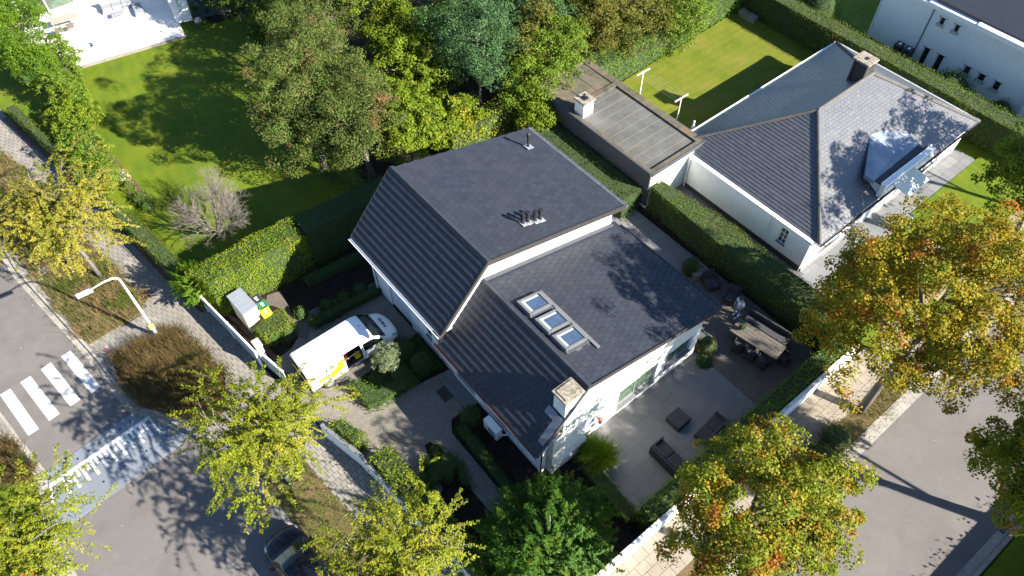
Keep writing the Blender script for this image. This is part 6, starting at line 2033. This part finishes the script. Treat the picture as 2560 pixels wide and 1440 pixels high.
for i, (qx, qy) in enumerate(((2227, 128), (2250, 140))):
    p = G2(qx, qy, .9)
    t = thing('wheelie_bin', (50.3, p[1], 0), ['dark bin against the shaded white wall, left one of two', 'dark bin against the shaded white wall, right one of two'][i], 'bin', 'dark bins behind the far hedge')
    b = MB(); b.box(50.0, 50.6, p[1] - .25, p[1] + .25, 0, 1.0); b.build('body', 'bin_black', t, bevel=.03); b = MB(); b.box(49.97, 50.63, p[1] - .28, p[1] + .28, 1.001, 1.06); l_ = b.build('lid', 'bin_black', t, bevel=.02)
    b = MB(); b.box(50.2, 50.45, p[1] - .08, p[1] + .08, 1.061, 1.066); b.build('sticker', 'white_paint', l_)
for i, v in enumerate((28.2, 27.45)):
    b = MB(); b.box(45.55, 46.05, v, v + .7, 0, .5); tag(b.build('concrete_block', 'gutter_concrete', base=(45.8, v + .35, 0), bevel=.02), ['grey concrete block in the far lawn corner, nearer the bright hedge', 'grey concrete block in the far lawn corner, nearer the hipped roof'][i], 'block')
p = G2(1297, 330)
b = MB(); b.box(p[0] - .3, p[0] + .3, p[1] - .1, p[1] + .1, 0, 1.6); tag(b.build('garden_pillar', 'white_paint', base=(p[0], p[1], 0), bevel=.02), 'white pillar in the golden hedge behind the flue pipe', 'pillar')

# ================================================================== HEDGES
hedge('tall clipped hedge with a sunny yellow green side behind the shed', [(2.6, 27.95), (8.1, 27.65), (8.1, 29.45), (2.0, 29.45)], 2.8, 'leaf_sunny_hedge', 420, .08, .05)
hedge('tall hedge in deep shade between the shed garden and the high roof', [(8.12, 27.65), (13.8, 27.4), (14.0, 28.9), (8.12, 29.4)], 2.9, 'leaf_dark', 90, .10, .08)  # same hedge continued; its shade is put into darker leaf colours
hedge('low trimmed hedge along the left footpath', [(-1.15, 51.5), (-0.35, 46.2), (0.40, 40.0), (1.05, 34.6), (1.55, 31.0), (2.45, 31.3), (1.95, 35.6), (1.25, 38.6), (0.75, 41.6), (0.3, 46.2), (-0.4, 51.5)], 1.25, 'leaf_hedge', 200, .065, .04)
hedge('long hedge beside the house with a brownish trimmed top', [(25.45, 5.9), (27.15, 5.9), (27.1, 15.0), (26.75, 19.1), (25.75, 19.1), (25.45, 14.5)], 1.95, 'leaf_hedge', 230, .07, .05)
hedge('shaded lower hedge alongside the flat roofed garage', [(23.9, 19.4), (25.55, 19.4), (25.55, 29.6), (23.7, 29.6)], 1.7, 'leaf_dark', 110, .085, .06)  # shaded stretch of the long hedge, shade painted in by darker leaves
hedge('very long clipped hedge behind the hipped roof house', [(46.1, 7.0), (47.65, 7.0), (47.6, 19.0), (47.45, 29.5), (46.2, 29.5), (46.15, 19.0)], 2.2, 'leaf_hedge', 190, .08, .05)
hedge('bright leafy hedge behind the dry back lawn', [(30.6, 28.6), (46.1, 29.4), (46.1, 31.2), (30.6, 30.6)], 2.4, 'leaf_bright', 130, .11, .10)
hedge('ivy covered hedge behind the street side wall of the terrace', [(11.8, 5.18), (26.0, 5.18), (26.0, 6.05), (11.8, 6.05)], 1.55, 'leaf_green', 150, .10, .09)
hedge('bright ivy hedge above the low left wall', [(3.95, 15.4), (5.0, 15.4), (5.65, 7.6), (4.62, 7.6)], 1.5, 'leaf_lime', 190, .10, .09)
hedge('short bright hedge behind the left wall near the driveway', [(3.45, 18.1), (4.2, 18.0), (4.55, 16.6), (3.85, 16.4)], 1.35, 'leaf_lime', 190, .10, .08)
hedge('clipped block of bright bamboo grass beside the bins', PX([(632, 822), (676, 780), (708, 768), (726, 800), (712, 818), (655, 843)], .95), .95, 'leaf_bamboo', 330, .11, .05, aspect=.22)
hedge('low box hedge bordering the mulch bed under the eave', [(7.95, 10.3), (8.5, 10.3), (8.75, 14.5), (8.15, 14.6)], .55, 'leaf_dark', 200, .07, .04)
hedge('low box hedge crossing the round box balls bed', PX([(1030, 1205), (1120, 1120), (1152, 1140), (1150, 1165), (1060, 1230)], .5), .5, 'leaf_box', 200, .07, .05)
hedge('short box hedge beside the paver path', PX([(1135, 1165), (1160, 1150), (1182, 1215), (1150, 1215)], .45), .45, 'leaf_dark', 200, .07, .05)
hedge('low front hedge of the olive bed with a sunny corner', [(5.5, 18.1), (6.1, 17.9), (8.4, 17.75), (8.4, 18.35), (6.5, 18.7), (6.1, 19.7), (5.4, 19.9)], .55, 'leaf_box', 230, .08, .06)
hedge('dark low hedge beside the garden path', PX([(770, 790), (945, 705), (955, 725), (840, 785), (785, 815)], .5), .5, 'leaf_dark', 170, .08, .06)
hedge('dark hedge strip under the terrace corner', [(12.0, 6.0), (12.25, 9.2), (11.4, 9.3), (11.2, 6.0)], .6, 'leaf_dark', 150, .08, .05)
hedge('shaded hedge strip beyond the tall hedge', [(7.0, 26.6), (11.0, 26.2), (11.0, 26.9), (7.0, 27.3)], .6, 'leaf_dark', 100, .08, .06)
hedge('dark hedge running behind the far kerb of the side street', [(16.0, -8.6), (48, -9.2), (48, -7.3), (16.0, -7.0)], 2.2, 'leaf_dark', 26, .16, .2)
slab('olive_bed', [(6.0, 18.1), (8.6, 17.8), (10.0, 17.55), (10.0, 20.4), (6.2, 20.0)], .008, 'mulch', -.05)
hedge('low dark ground cover filling the bed around the olive tree', [(6.15, 18.5), (8.4, 18.1), (9.9, 17.75), (9.95, 20.2), (6.4, 19.8)], .32, 'leaf_dark', 170, .10, .07, name='ground_cover', cat='plant')
# domes
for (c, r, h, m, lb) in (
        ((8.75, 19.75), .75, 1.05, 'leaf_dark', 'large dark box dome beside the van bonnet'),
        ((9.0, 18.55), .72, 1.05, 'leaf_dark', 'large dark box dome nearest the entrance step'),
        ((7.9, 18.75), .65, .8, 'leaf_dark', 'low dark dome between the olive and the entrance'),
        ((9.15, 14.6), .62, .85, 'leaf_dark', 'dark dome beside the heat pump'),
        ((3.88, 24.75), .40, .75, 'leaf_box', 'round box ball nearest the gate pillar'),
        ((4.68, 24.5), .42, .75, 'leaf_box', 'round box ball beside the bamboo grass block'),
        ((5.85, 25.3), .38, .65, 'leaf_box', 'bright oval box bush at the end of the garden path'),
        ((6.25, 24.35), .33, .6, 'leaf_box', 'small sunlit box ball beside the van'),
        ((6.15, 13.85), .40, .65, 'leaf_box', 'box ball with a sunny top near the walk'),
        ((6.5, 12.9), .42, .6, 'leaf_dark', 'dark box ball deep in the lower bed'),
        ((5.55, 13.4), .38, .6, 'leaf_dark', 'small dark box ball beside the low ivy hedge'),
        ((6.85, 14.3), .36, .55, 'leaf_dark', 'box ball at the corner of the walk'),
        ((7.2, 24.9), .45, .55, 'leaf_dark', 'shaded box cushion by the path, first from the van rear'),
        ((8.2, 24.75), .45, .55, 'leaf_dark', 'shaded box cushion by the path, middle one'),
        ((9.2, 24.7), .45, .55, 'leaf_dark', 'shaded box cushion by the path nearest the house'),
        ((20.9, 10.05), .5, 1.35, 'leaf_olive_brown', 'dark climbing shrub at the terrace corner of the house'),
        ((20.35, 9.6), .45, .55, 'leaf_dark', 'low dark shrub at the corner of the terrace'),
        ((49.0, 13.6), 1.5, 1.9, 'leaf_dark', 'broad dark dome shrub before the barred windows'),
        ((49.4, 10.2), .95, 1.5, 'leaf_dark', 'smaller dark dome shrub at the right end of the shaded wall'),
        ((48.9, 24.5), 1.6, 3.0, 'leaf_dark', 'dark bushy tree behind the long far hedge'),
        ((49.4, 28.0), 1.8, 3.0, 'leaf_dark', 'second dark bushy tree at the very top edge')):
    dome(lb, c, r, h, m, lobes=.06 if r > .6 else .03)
# ornamental grass by the chimney
blades('fountain_grass', [(12.6, 8.6), (12.0, 9.0), (11.3, 9.8), (12.3, 10.0), (12.9, 9.6)], 2600, 1.0, 'leaf_grass', .75, .022, label='green fountain grass clump at the foot of the chimney', cat='ornamental grass', stuff=False, clump=5, clump_r=.16)
blades('wild_grass', verge1[2:], 15000, .38, 'leaf_straw', .7, .022, label=None, clump=420, clump_r=.22)
blades('dry_grasses', patch2, 16000, .75, 'leaf_brown', .75, .022, clump=200, clump_r=.2)
blades('dry_grasses', far_bed, 5000, .7, 'leaf_brown', .8, .025, clump=80, clump_r=.2)
blades('wild_grass', verge3, 7000, .12, 'leaf_hedge', .8, .02)
blades('wild_grass', [(20, 2.1), (20, 3.1), (28, 3.1), (28, 2.1)], 2500, .18, 'leaf_straw', .8, .02, clump=120)
dome('grey green low shrub on the verge between the two orange trees', (22.0, 2.7), .75, .9, 'leaf_olive_brown', 1500, .07, lobes=.2)
dome('low bush on the verge nearer the lower tree', (20.6, 2.6), .6, .8, 'leaf_olive_brown', 1100, .07, lobes=.2)
# flower border in the left garden
for i, (x, y, r_, h_, m) in enumerate(((262, 400, .45, .6, 'leaf_green'), (300, 440, .45, .6, 'flower_cream'), (318, 462, .35, .5, 'leaf_lime'), (345, 490, .5, .5, 'leaf_green'), (365, 512, .4, .5, 'leaf_bright'), (395, 345, .3, .4, 'flower_cream'))[:5]):
    c = G2(x, y, .3)
    dome(['leafy border shrub at the upper end of the flower bed', 'cream flowering shrub in the left garden border', 'lime border plant beside the cream flowers', 'green border shrub in the middle of the left garden bed', 'bright border shrub at the lower end of the left bed'][i], c, r_, h_, m, 500, .09, lobes=.25)
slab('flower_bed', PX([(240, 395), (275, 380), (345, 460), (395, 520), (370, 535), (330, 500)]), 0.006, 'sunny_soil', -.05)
# low planting between house bed
for i, (x, y) in enumerate(((905, 960), (930, 990), (960, 985))):
    pass

# ================================================================== TREES
# street trees, left
shoot_tree('yellow green street tree at the left edge beside the street lamp', (-1.55, 34.8), (-1.6, 34.3, 5.7), (3.5, 3.1, 2.2), 'leaf_golden', 620, 62, .12, name='street_tree')
shoot_tree('yellow green street tree standing beside the comb marked ramp', (0.75, 17.2), (0.75, 17.3, 5.4), (2.9, 2.7, 2.2), 'leaf_yellowgreen', 420, 66, .115, name='street_tree')
shoot_tree('lowest yellow green street tree above the black car', (1.75, 9.6), (2.25, 9.4, 5.6), (2.8, 2.7, 2.2), 'leaf_yellowgreen', 400, 62, .115, name='street_tree')
shoot_tree('yellow green street tree in the lower left corner', (-8.7, 18.9), (-8.6, 19.0, 5.2), (2.7, 3.2, 2.0), 'leaf_yellowgreen', 400, 60, .12, name='street_tree')
shoot_tree('golden street tree cut by the left edge above the footpath', (-5.2, 43.5), (-5.1, 43.2, 5.4), (2.2, 2.3, 2.0), 'leaf_golden', 200, 40, .15, name='street_tree')
# sweetgums, right
tree('big orange and green sweetgum beside the hipped roof house', (24.2, 2.9), (25.2, 3.1, 7.8), (4.6, 4.0, 4.2), 'leaf_sweetgum_orange', 560, 130, .52, .105, .85, .19)
_c = G2(2200, 715, 4.8)
tree('shaded orange and green sweetgum between the hedge end and the garden walk', (27.9, 4.2), (_c[0], _c[1], 4.8), (3.3, 1.9, 2.2), 'leaf_sweetgum_orange', 200, 90, .5, .12, .85, .12)
tree('green and orange sweetgum at the bottom of the street wall', (13.6, 2.7), (13.6, 2.3, 5.6), (3.7, 3.0, 3.1), 'leaf_sweetgum_green', 430, 120, .48, .105, .85, .17)
_c = G2(2640, 1195, 5.8)
tree('green sweetgum cut by the lower right edge', (25.4, -6.0), (_c[0], _c[1], 5.8), (2.9, 2.6, 2.6), 'leaf_sweetgum_green', 300, 110, .5, .105, .85, .14)
tree('green tree cut by the right edge beyond the front lawn', (38.2, 3.6), (38.3, 4.3, 6.2), (3.0, 2.5, 2.6), 'leaf_lime', 200, 74, .55, .14, .8, .14)
tree('tall lime green tree right of the slate roofed house near its corner', (45, 1.0), (45.0, 1.5, 8.0), (3.0, 2.6, 3.2), 'leaf_lime', 120, 60, .65, .17, .8, .16)
tree('tall green tree out of view beyond the far kerb, its crown shaped to shade the terrace', (27.6, -11.0), (26.4, -9.8, 10.9), (4.8, 2.0, 1.6), 'leaf_green', 240, 100, .6, .16, .8, .2)  # unseen tree; crown placed and flattened to throw shade on the terrace
tree('tall lime green tree beyond the front lawn of the slate roofed house', (40.0, 0.0), (39.8, 0.6, 9.3), (3.4, 2.4, 2.2), 'leaf_lime', 150, 80, .6, .16, .8, .18)
# big trees of the left garden and behind
tree('tall maple at the lawn side of the wood with pale red tips', (12.4, 33.9), (12.3, 34.2, 5.6), (2.8, 2.8, 4.8), 'leaf_maple', 230, 230, .66, .10, .8, .2, low=-.8, irr=.25, rng_out=(0.25, 1.0))
tree('broad maple with reddish tips just behind the high roof', (14.5, 31.7), (14.4, 31.9, 4.2), (2.6, 2.4, 3.9), 'leaf_maple', 120, 240, .72, .10, .8, .18, low=-.8, irr=.3)
tree('maple crown between the two larger maples and the hazels', (15.0, 36.9), (14.8, 37.2, 5.0), (2.6, 2.5, 3.0), 'leaf_maple', 105, 230, .72, .10, .8, .16, low=-.6, irr=.3)
tree('maple with the reddest tips at the top edge', (16.6, 40.8), (16.4, 41.0, 4.8), (2.8, 2.3, 2.8), 'leaf_maple', 95, 220, .72, .10, .8, .16, irr=.3)
tree('yellow green hazel behind the high roof', (17.2, 31.2), (17.2, 31.3, 2.9), (2.5, 2.0, 2.5), 'leaf_lime', 170, 120, .5, .13, .85, .10)
tree('yellow green hazel between the maple and the ash', (19.8, 35.2), (19.6, 35.4, 3.4), (2.4, 2.4, 2.8), 'leaf_lime', 150, 120, .5, .13, .85, .10)
tree('low yellow green bush right of the hazel along the roof edge', (20.3, 31.0), (20.3, 31.0, 1.9), (2.3, 1.4, 1.6), 'leaf_lime', 180, 66, .42, .15, .85, .08)
tree('blue green ash with two bare lower stems behind the roof', (23.1, 31.8), (23.7, 32.7, 5.7), (2.7, 2.6, 3.5), 'leaf_ash', 280, 80, .55, .13, .5, .09, low=-.9)
b = MB(); b.tube([(23.35, 31.6, 0), (23.4, 31.8, 2.5), (23.9, 32.5, 5.5)], [.07, .06, .04], 7); 
tree('blue green ash farther back at the top edge', (27.0, 39.0), (27.0, 39.0, 6.5), (3.2, 3.0, 3.4), 'leaf_ash', 240, 74, .62, .14, .5, .12)
tree('olive green tree beside the mossy garage roof', (28.6, 31.6), (28.6, 31.8, 3.6), (2.9, 1.9, 2.8), 'leaf_olive_brown', 230, 74, .55, .14, .75, .12)
tree('olive green tree above the bright hedge', (33.6, 33.6), (33.6, 33.6, 3.8), (3.4, 2.4, 3.0), 'leaf_olive_brown', 230, 74, .6, .14, .75, .12)
tree('olive green tree farther along the bright hedge', (38.6, 34.8), (38.6, 34.8, 3.8), (3.4, 2.6, 3.0), 'leaf_olive_brown', 210, 70, .62, .15, .75, .12)
tree('dense green tree at the top edge right of the ash', (31.5, 39.5), (31.5, 39.5, 4.5), (3.4, 3.4, 3.5), 'leaf_green', 220, 70, .65, .15, .75, .12)
tree('dense green tree at the top edge near the long hedge', (39.5, 40.5), (39.5, 40.5, 4.2), (3.8, 3.4, 3.2), 'leaf_olive_brown', 200, 66, .7, .16, .75, .12)
tree('yellow green tree at the top edge behind the hazel', (22.2, 42.5), (22.2, 42.5, 5.0), (2.8, 3.0, 3.4), 'leaf_lime', 200, 74, .6, .15, .8, .12)
tree('dark green tree filling the gap behind the maples', (18.6, 46.5), (18.6, 46.5, 4.6), (3.4, 3.4, 3.4), 'leaf_dark', 190, 66, .65, .15, .75, .12)
tree('dark green shade tree at the top edge left of the maple', (15.8, 51.2), (15.8, 51.2, 3.6), (2.3, 2.6, 2.8), 'leaf_dark', 140, 66, .6, .15, .75, .12)
tree('small yellow tree beside the glass front at the top edge', (15.2, 53.4), (15.4, 53.6, 3.8), (1.0, 1.0, 1.1), 'leaf_yellowgreen', 70, 60, .4, .14, .7, .07)
tree('deep green filler tree between the ash trees', (23.6, 37.0), (23.6, 37.0, 3.0), (2.4, 2.2, 2.4), 'leaf_dark', 150, 66, .6, .14, .7, .10)
for (x, y, z, r_, rz, m, lb) in (
        (1000, 90, 3.0, 1.9, 2.6, 'leaf_lime', 'narrow yellow green tree between the maples and the ash'),
        (1085, 150, 2.6, 1.9, 2.2, 'leaf_green', 'green tree in the shade left of the blue green ash'),
        (1150, 30, 3.4, 2.2, 2.8, 'leaf_dark', 'dark tree at the top edge left of the ash'),
        (1345, 60, 3.8, 2.3, 3.0, 'leaf_ash', 'blue green tree right of the ash at the top'),
        (1330, 200, 2.8, 2.2, 2.4, 'leaf_green', 'green tree just left of the mossy garage roof'),
        (1390, 130, 3.4, 2.2, 2.6, 'leaf_green', 'green tree above the mossy garage roof'),
        (1500, 60, 3.6, 2.5, 2.6, 'leaf_olive_brown', 'brownish green tree in the middle of the back wood'),
        (1590, 20, 3.6, 2.5, 2.6, 'leaf_olive_brown', 'brownish green tree at the top edge of the back wood'),
        (1700, 20, 3.0, 2.3, 2.4, 'leaf_green', 'green tree where the bright hedge meets the top edge'),
        (1440, 20, 3.6, 2.3, 2.6, 'leaf_green', 'green tree at the top edge in the middle of the wood'),
        (1260, 20, 4.0, 2.3, 2.8, 'leaf_ash', 'blue green tree at the top edge behind the ash'),
        (1345, 285, 1.8, 1.3, 1.6, 'leaf_lime', 'lime green bush at the near end of the garage'),
        (690, 60, 2.0, 1.8, 1.8, 'leaf_dark', 'dark shrub mass between the lawn and the maples at the top')):
    c = G2(x, y, z)
    tree(lb, c, (c[0], c[1], z), (r_, r_, rz), m, int(95 * r_), 80, .55, .12, .75, .09, low=-.9, nb=4)
# yellow hedge row behind the back gable
hedge('loose golden hedge at the back of the plot behind the flue pipe', [(19.2, 29.6), (25.4, 29.6), (25.4, 31.0), (19.2, 31.0)], 1.9, 'leaf_yellowgreen', 150, .13, .18)
# evergreen row between the left footpath and the lawn
for i, (x, y, z, rx, h, m, lb) in enumerate((
        (30, 90, 3.0, 2.5, 5.4, 'leaf_bright', 'large bright leafy tree filling the upper left corner'),
        (85, 160, 2.2, 1.15, 3.0, 'leaf_bright', 'bright leafy tree below the corner tree'))):
    c = G2(x, y, z)
    tree(lb, c, (c[0], c[1], z), (rx, rx * 1.15, h * .48), m, 240, 80, .55, .13, .45, .1)
c = G2(-10, 40, 3.5); tree('bright leafy tree cut by the top left corner', c, (c[0], c[1], 3.5), (3.0, 3.0, 2.8), 'leaf_bright', 200, 80, .6, .13, .45, .1)
for i, (x, y, z, rx, rz, m, lb) in enumerate((
        (150, 150, 1.3, 1.2, 1.6, 'leaf_green', 'grey green shrub beside the white terrace corner'),
        (165, 235, 1.3, 1.2, 1.6, 'leaf_green', 'green shrub at the lawn edge below the terrace'),
        (190, 300, 1.3, 1.3, 1.7, 'leaf_lime', 'lighter round leafed shrub in the middle of the left row'),
        (215, 370, 1.2, 1.3, 1.5, 'leaf_green', 'green shrub above the golden street tree'),
        (240, 440, 1.0, 1.1, 1.3, 'leaf_green', 'lowest green shrub of the left row'))):
    c = G2(x, y, z)
    tree(lb, c, (c[0], c[1], z), (rx, rx * 1.3, rz), m, 150, 66, .34, .11, .75, .05, name='shrub', cat='shrub', nb=4, low=-.9)
# conifer
cc_ = G(1370, 1335, 3.2)
root = thing('conifer', (cc_[0], cc_[1], 0), 'dense green cypress with feathery sprays at the bottom centre', 'conifer')
b = MB(); b.tube([(cc_[0], cc_[1], -.05), (cc_[0], cc_[1], 3), (cc_[0], cc_[1], 5.2)], [.22, .14, .03], 10); b.build('trunk', 'bark', root, smooth=True)
K, mm = 620, 90
D = unit(RNG.normal(0, 1, (K, 3)) + np.array([0, 0, .35])); D[:, 2] = np.abs(D[:, 2]) - .1
D = unit(D)
rad = np.array([2.9, 2.6, 3.3])
st = np.array([cc_[0], cc_[1], 1.9]) + D * rad * (RNG.uniform(.45, .86, K) * (1 + .12 * np.sin(D[:, 0] * 5) * np.sin(D[:, 1] * 6)))[:, None]
dr = unit(D * np.array([1, 1, .6]) + RNG.normal(0, .22, (K, 3)) + np.array([0, 0, .25]))
t_ = RNG.uniform(0, 1, (K, mm, 1))
sp = unit(np.cross(dr, np.array([0, 0, 1.0])))
w = RNG.uniform(-1, 1, (K, mm, 1)) * (1 - t_) * .30
Lk = RNG.uniform(.55, 1.05, (K, 1, 1))
P = st[:, None, :] + dr[:, None, :] * t_ * Lk + sp[:, None, :] * w + RNG.normal(0, .03, (K, mm, 3))
al = dr[:, None, :] + sp[:, None, :] * np.sign(w) * .7
leaf_obj('crown', P.reshape(-1, 3), (np.repeat(D, mm, 0) + np.array([0, 0, .8])), .15, 'leaf_conifer', root, aspect=.26, tilt=.35, along=al.reshape(-1, 3), along_w=.85)
b = MB(); b.ball((cc_[0], cc_[1], 1.9), 1.75, 14, 9, squash=1.15); b.v = [(x, y, max(z, .01)) for x, y, z in b.v]; b.build('branches', 'hedge_core', root)
# feathery cypress at the end of the tall hedge
c2 = G(478, 712, 1.6)
root = thing('conifer', (c2[0], c2[1], 0), 'small bright cypress at the footpath end of the tall sunny hedge', 'conifer')
b = MB(); b.tube([(c2[0], c2[1], -.05), (c2[0], c2[1], 2.6)], [.10, .02], 8); b.build('trunk', 'bark', root)
K, mm = 130, 80
D = unit(RNG.normal(0, 1, (K, 3)) + np.array([0, 0, .3])); st = np.array([c2[0], c2[1], 1.5]) + D * np.array([.75, 1.0, 1.2]) * RNG.uniform(.4, .9, K)[:, None]
dr = unit(D + RNG.normal(0, .25, (K, 3)) + np.array([0, 0, .2])); sp = unit(np.cross(dr, np.array([0, 0, 1.0])))
t_ = RNG.uniform(0, 1, (K, mm, 1)); w = RNG.uniform(-1, 1, (K, mm, 1)) * (1 - t_) * .2
P = st[:, None, :] + dr[:, None, :] * t_ * .6 + sp[:, None, :] * w
al = dr[:, None, :] + sp[:, None, :] * np.sign(w) * .7
leaf_obj('crown', P.reshape(-1, 3), (np.repeat(D, mm, 0) + np.array([0, 0, .8])), .12, 'leaf_bright', root, aspect=.3, tilt=.35, along=al.reshape(-1, 3), along_w=.85)
# olive ball
o3 = G(963, 890, 1.75)
root = thing('olive_tree', (o3[0], o3[1], 0), 'round silvery olive tree beside the open van', 'olive tree')
b = MB(); b.tube([(o3[0], o3[1], -.02), (o3[0] + .05, o3[1], .8), (o3[0], o3[1], 1.6)], [.06, .05, .03], 8); b.build('trunk', 'bark', root, smooth=True)
P, Nn, _ = crown_clumps((o3[0], o3[1], 1.75), (.72, .72, .66), 110, 60, .2, rng_out=(.35, .95), low=-1, irr=.08)
leaf_obj('crown', P, Nn, .10, 'leaf_olive', root, aspect=.24, tilt=.7)
# bare tree
bt = G(556, 600)
root = thing('bare_tree', (bt[0], bt[1], 0), 'leafless grey tree on the left garden lawn', 'tree')
tw = MB(); tr_ = MB()


def grow(p, d, L, r, lev):
    q = p + d * L * .5 + Vector((random.uniform(-1, 1), random.uniform(-1, 1), random.uniform(-.3, .6))) * L * .06
    e = q + (d + Vector((random.uniform(-1, 1), random.uniform(-1, 1), random.uniform(-.2, .7))) * .18).normalized() * L * .5
    (tr_ if lev < 1 else tw).tube([p, q, e], [r, r * .82, r * .65], 7 if lev < 2 else 3, cap=False)
    if lev >= 6: return
    n = 8 if lev == 0 else (4 if lev < 3 else 3)
    for i in range(n):
        a = random.uniform(0, 6.28); s = random.uniform(.35, .75) if lev else random.uniform(.55, .95)
        x = d.orthogonal().normalized(); y = d.cross(x)
        nd = (d * .9 + (x * math.cos(a) + y * math.sin(a)) * s + Vector((0, 0, .12))).normalized()
        grow(p.lerp(e, random.uniform(.55, 1.0) if lev else random.uniform(.35, 1.0)), nd, (L * random.uniform(.62, .82)) if lev else random.uniform(1.05, 1.45), r * (.58 if lev else .5), lev + 1)


random.seed(5)
grow(Vector((bt[0], bt[1], -.05)), Vector((-.10, .12, 1)).normalized(), .8, .11, 0)
tr_.build('trunk', 'dead_twig', root); tw.build('twigs', 'dead_twig', root, kind='stuff')
# fallen leaves
kk = RNG.integers(0, len(KL) - 1, 700); tt_ = RNG.uniform(0, 1, 700)
kl_ = np.array(KL); kp = kl_[kk] + (kl_[kk + 1] - kl_[kk]) * tt_[:, None] + RNG.normal(0, .16, (700, 2)) * np.array([1, 1])
kp = kp[(kp[:, 1] < 48)]
leaf_obj('gutter_leaves', np.column_stack([kp, np.full(len(kp), .03)]), np.tile([0, 0, 1.0], (len(kp), 1)), .08, 'leaf_straw', None, base=(0, 20, 0), tilt=.15)['kind'] = 'stuff'
pts = np.vstack([poly_pts([(3.2, 50), (12, 50), (12, 31), (3, 31)], 220), poly_pts([(31, 21), (45, 21), (45, 28.5), (31, 28.5)], 300), poly_pts([(3.2, 9), (0.2, 8), (-0.4, 18), (3.2, 18)], 160), poly_pts([(17, 1.6), (17, 4.9), (30, 4.9), (30, 1.6)], 300), poly_pts([(12.5, 6.2), (25, 6.2), (25, 12), (12.5, 9.8)], 120)])
z = np.full(len(pts), .035)
leaf_obj('fallen_leaves', np.column_stack([pts, z]), np.tile([0, 0, 1.0], (len(pts), 1)), .07, 'leaf_straw', None, base=(15, 5, 0), tilt=.15)['kind'] = 'stuff'
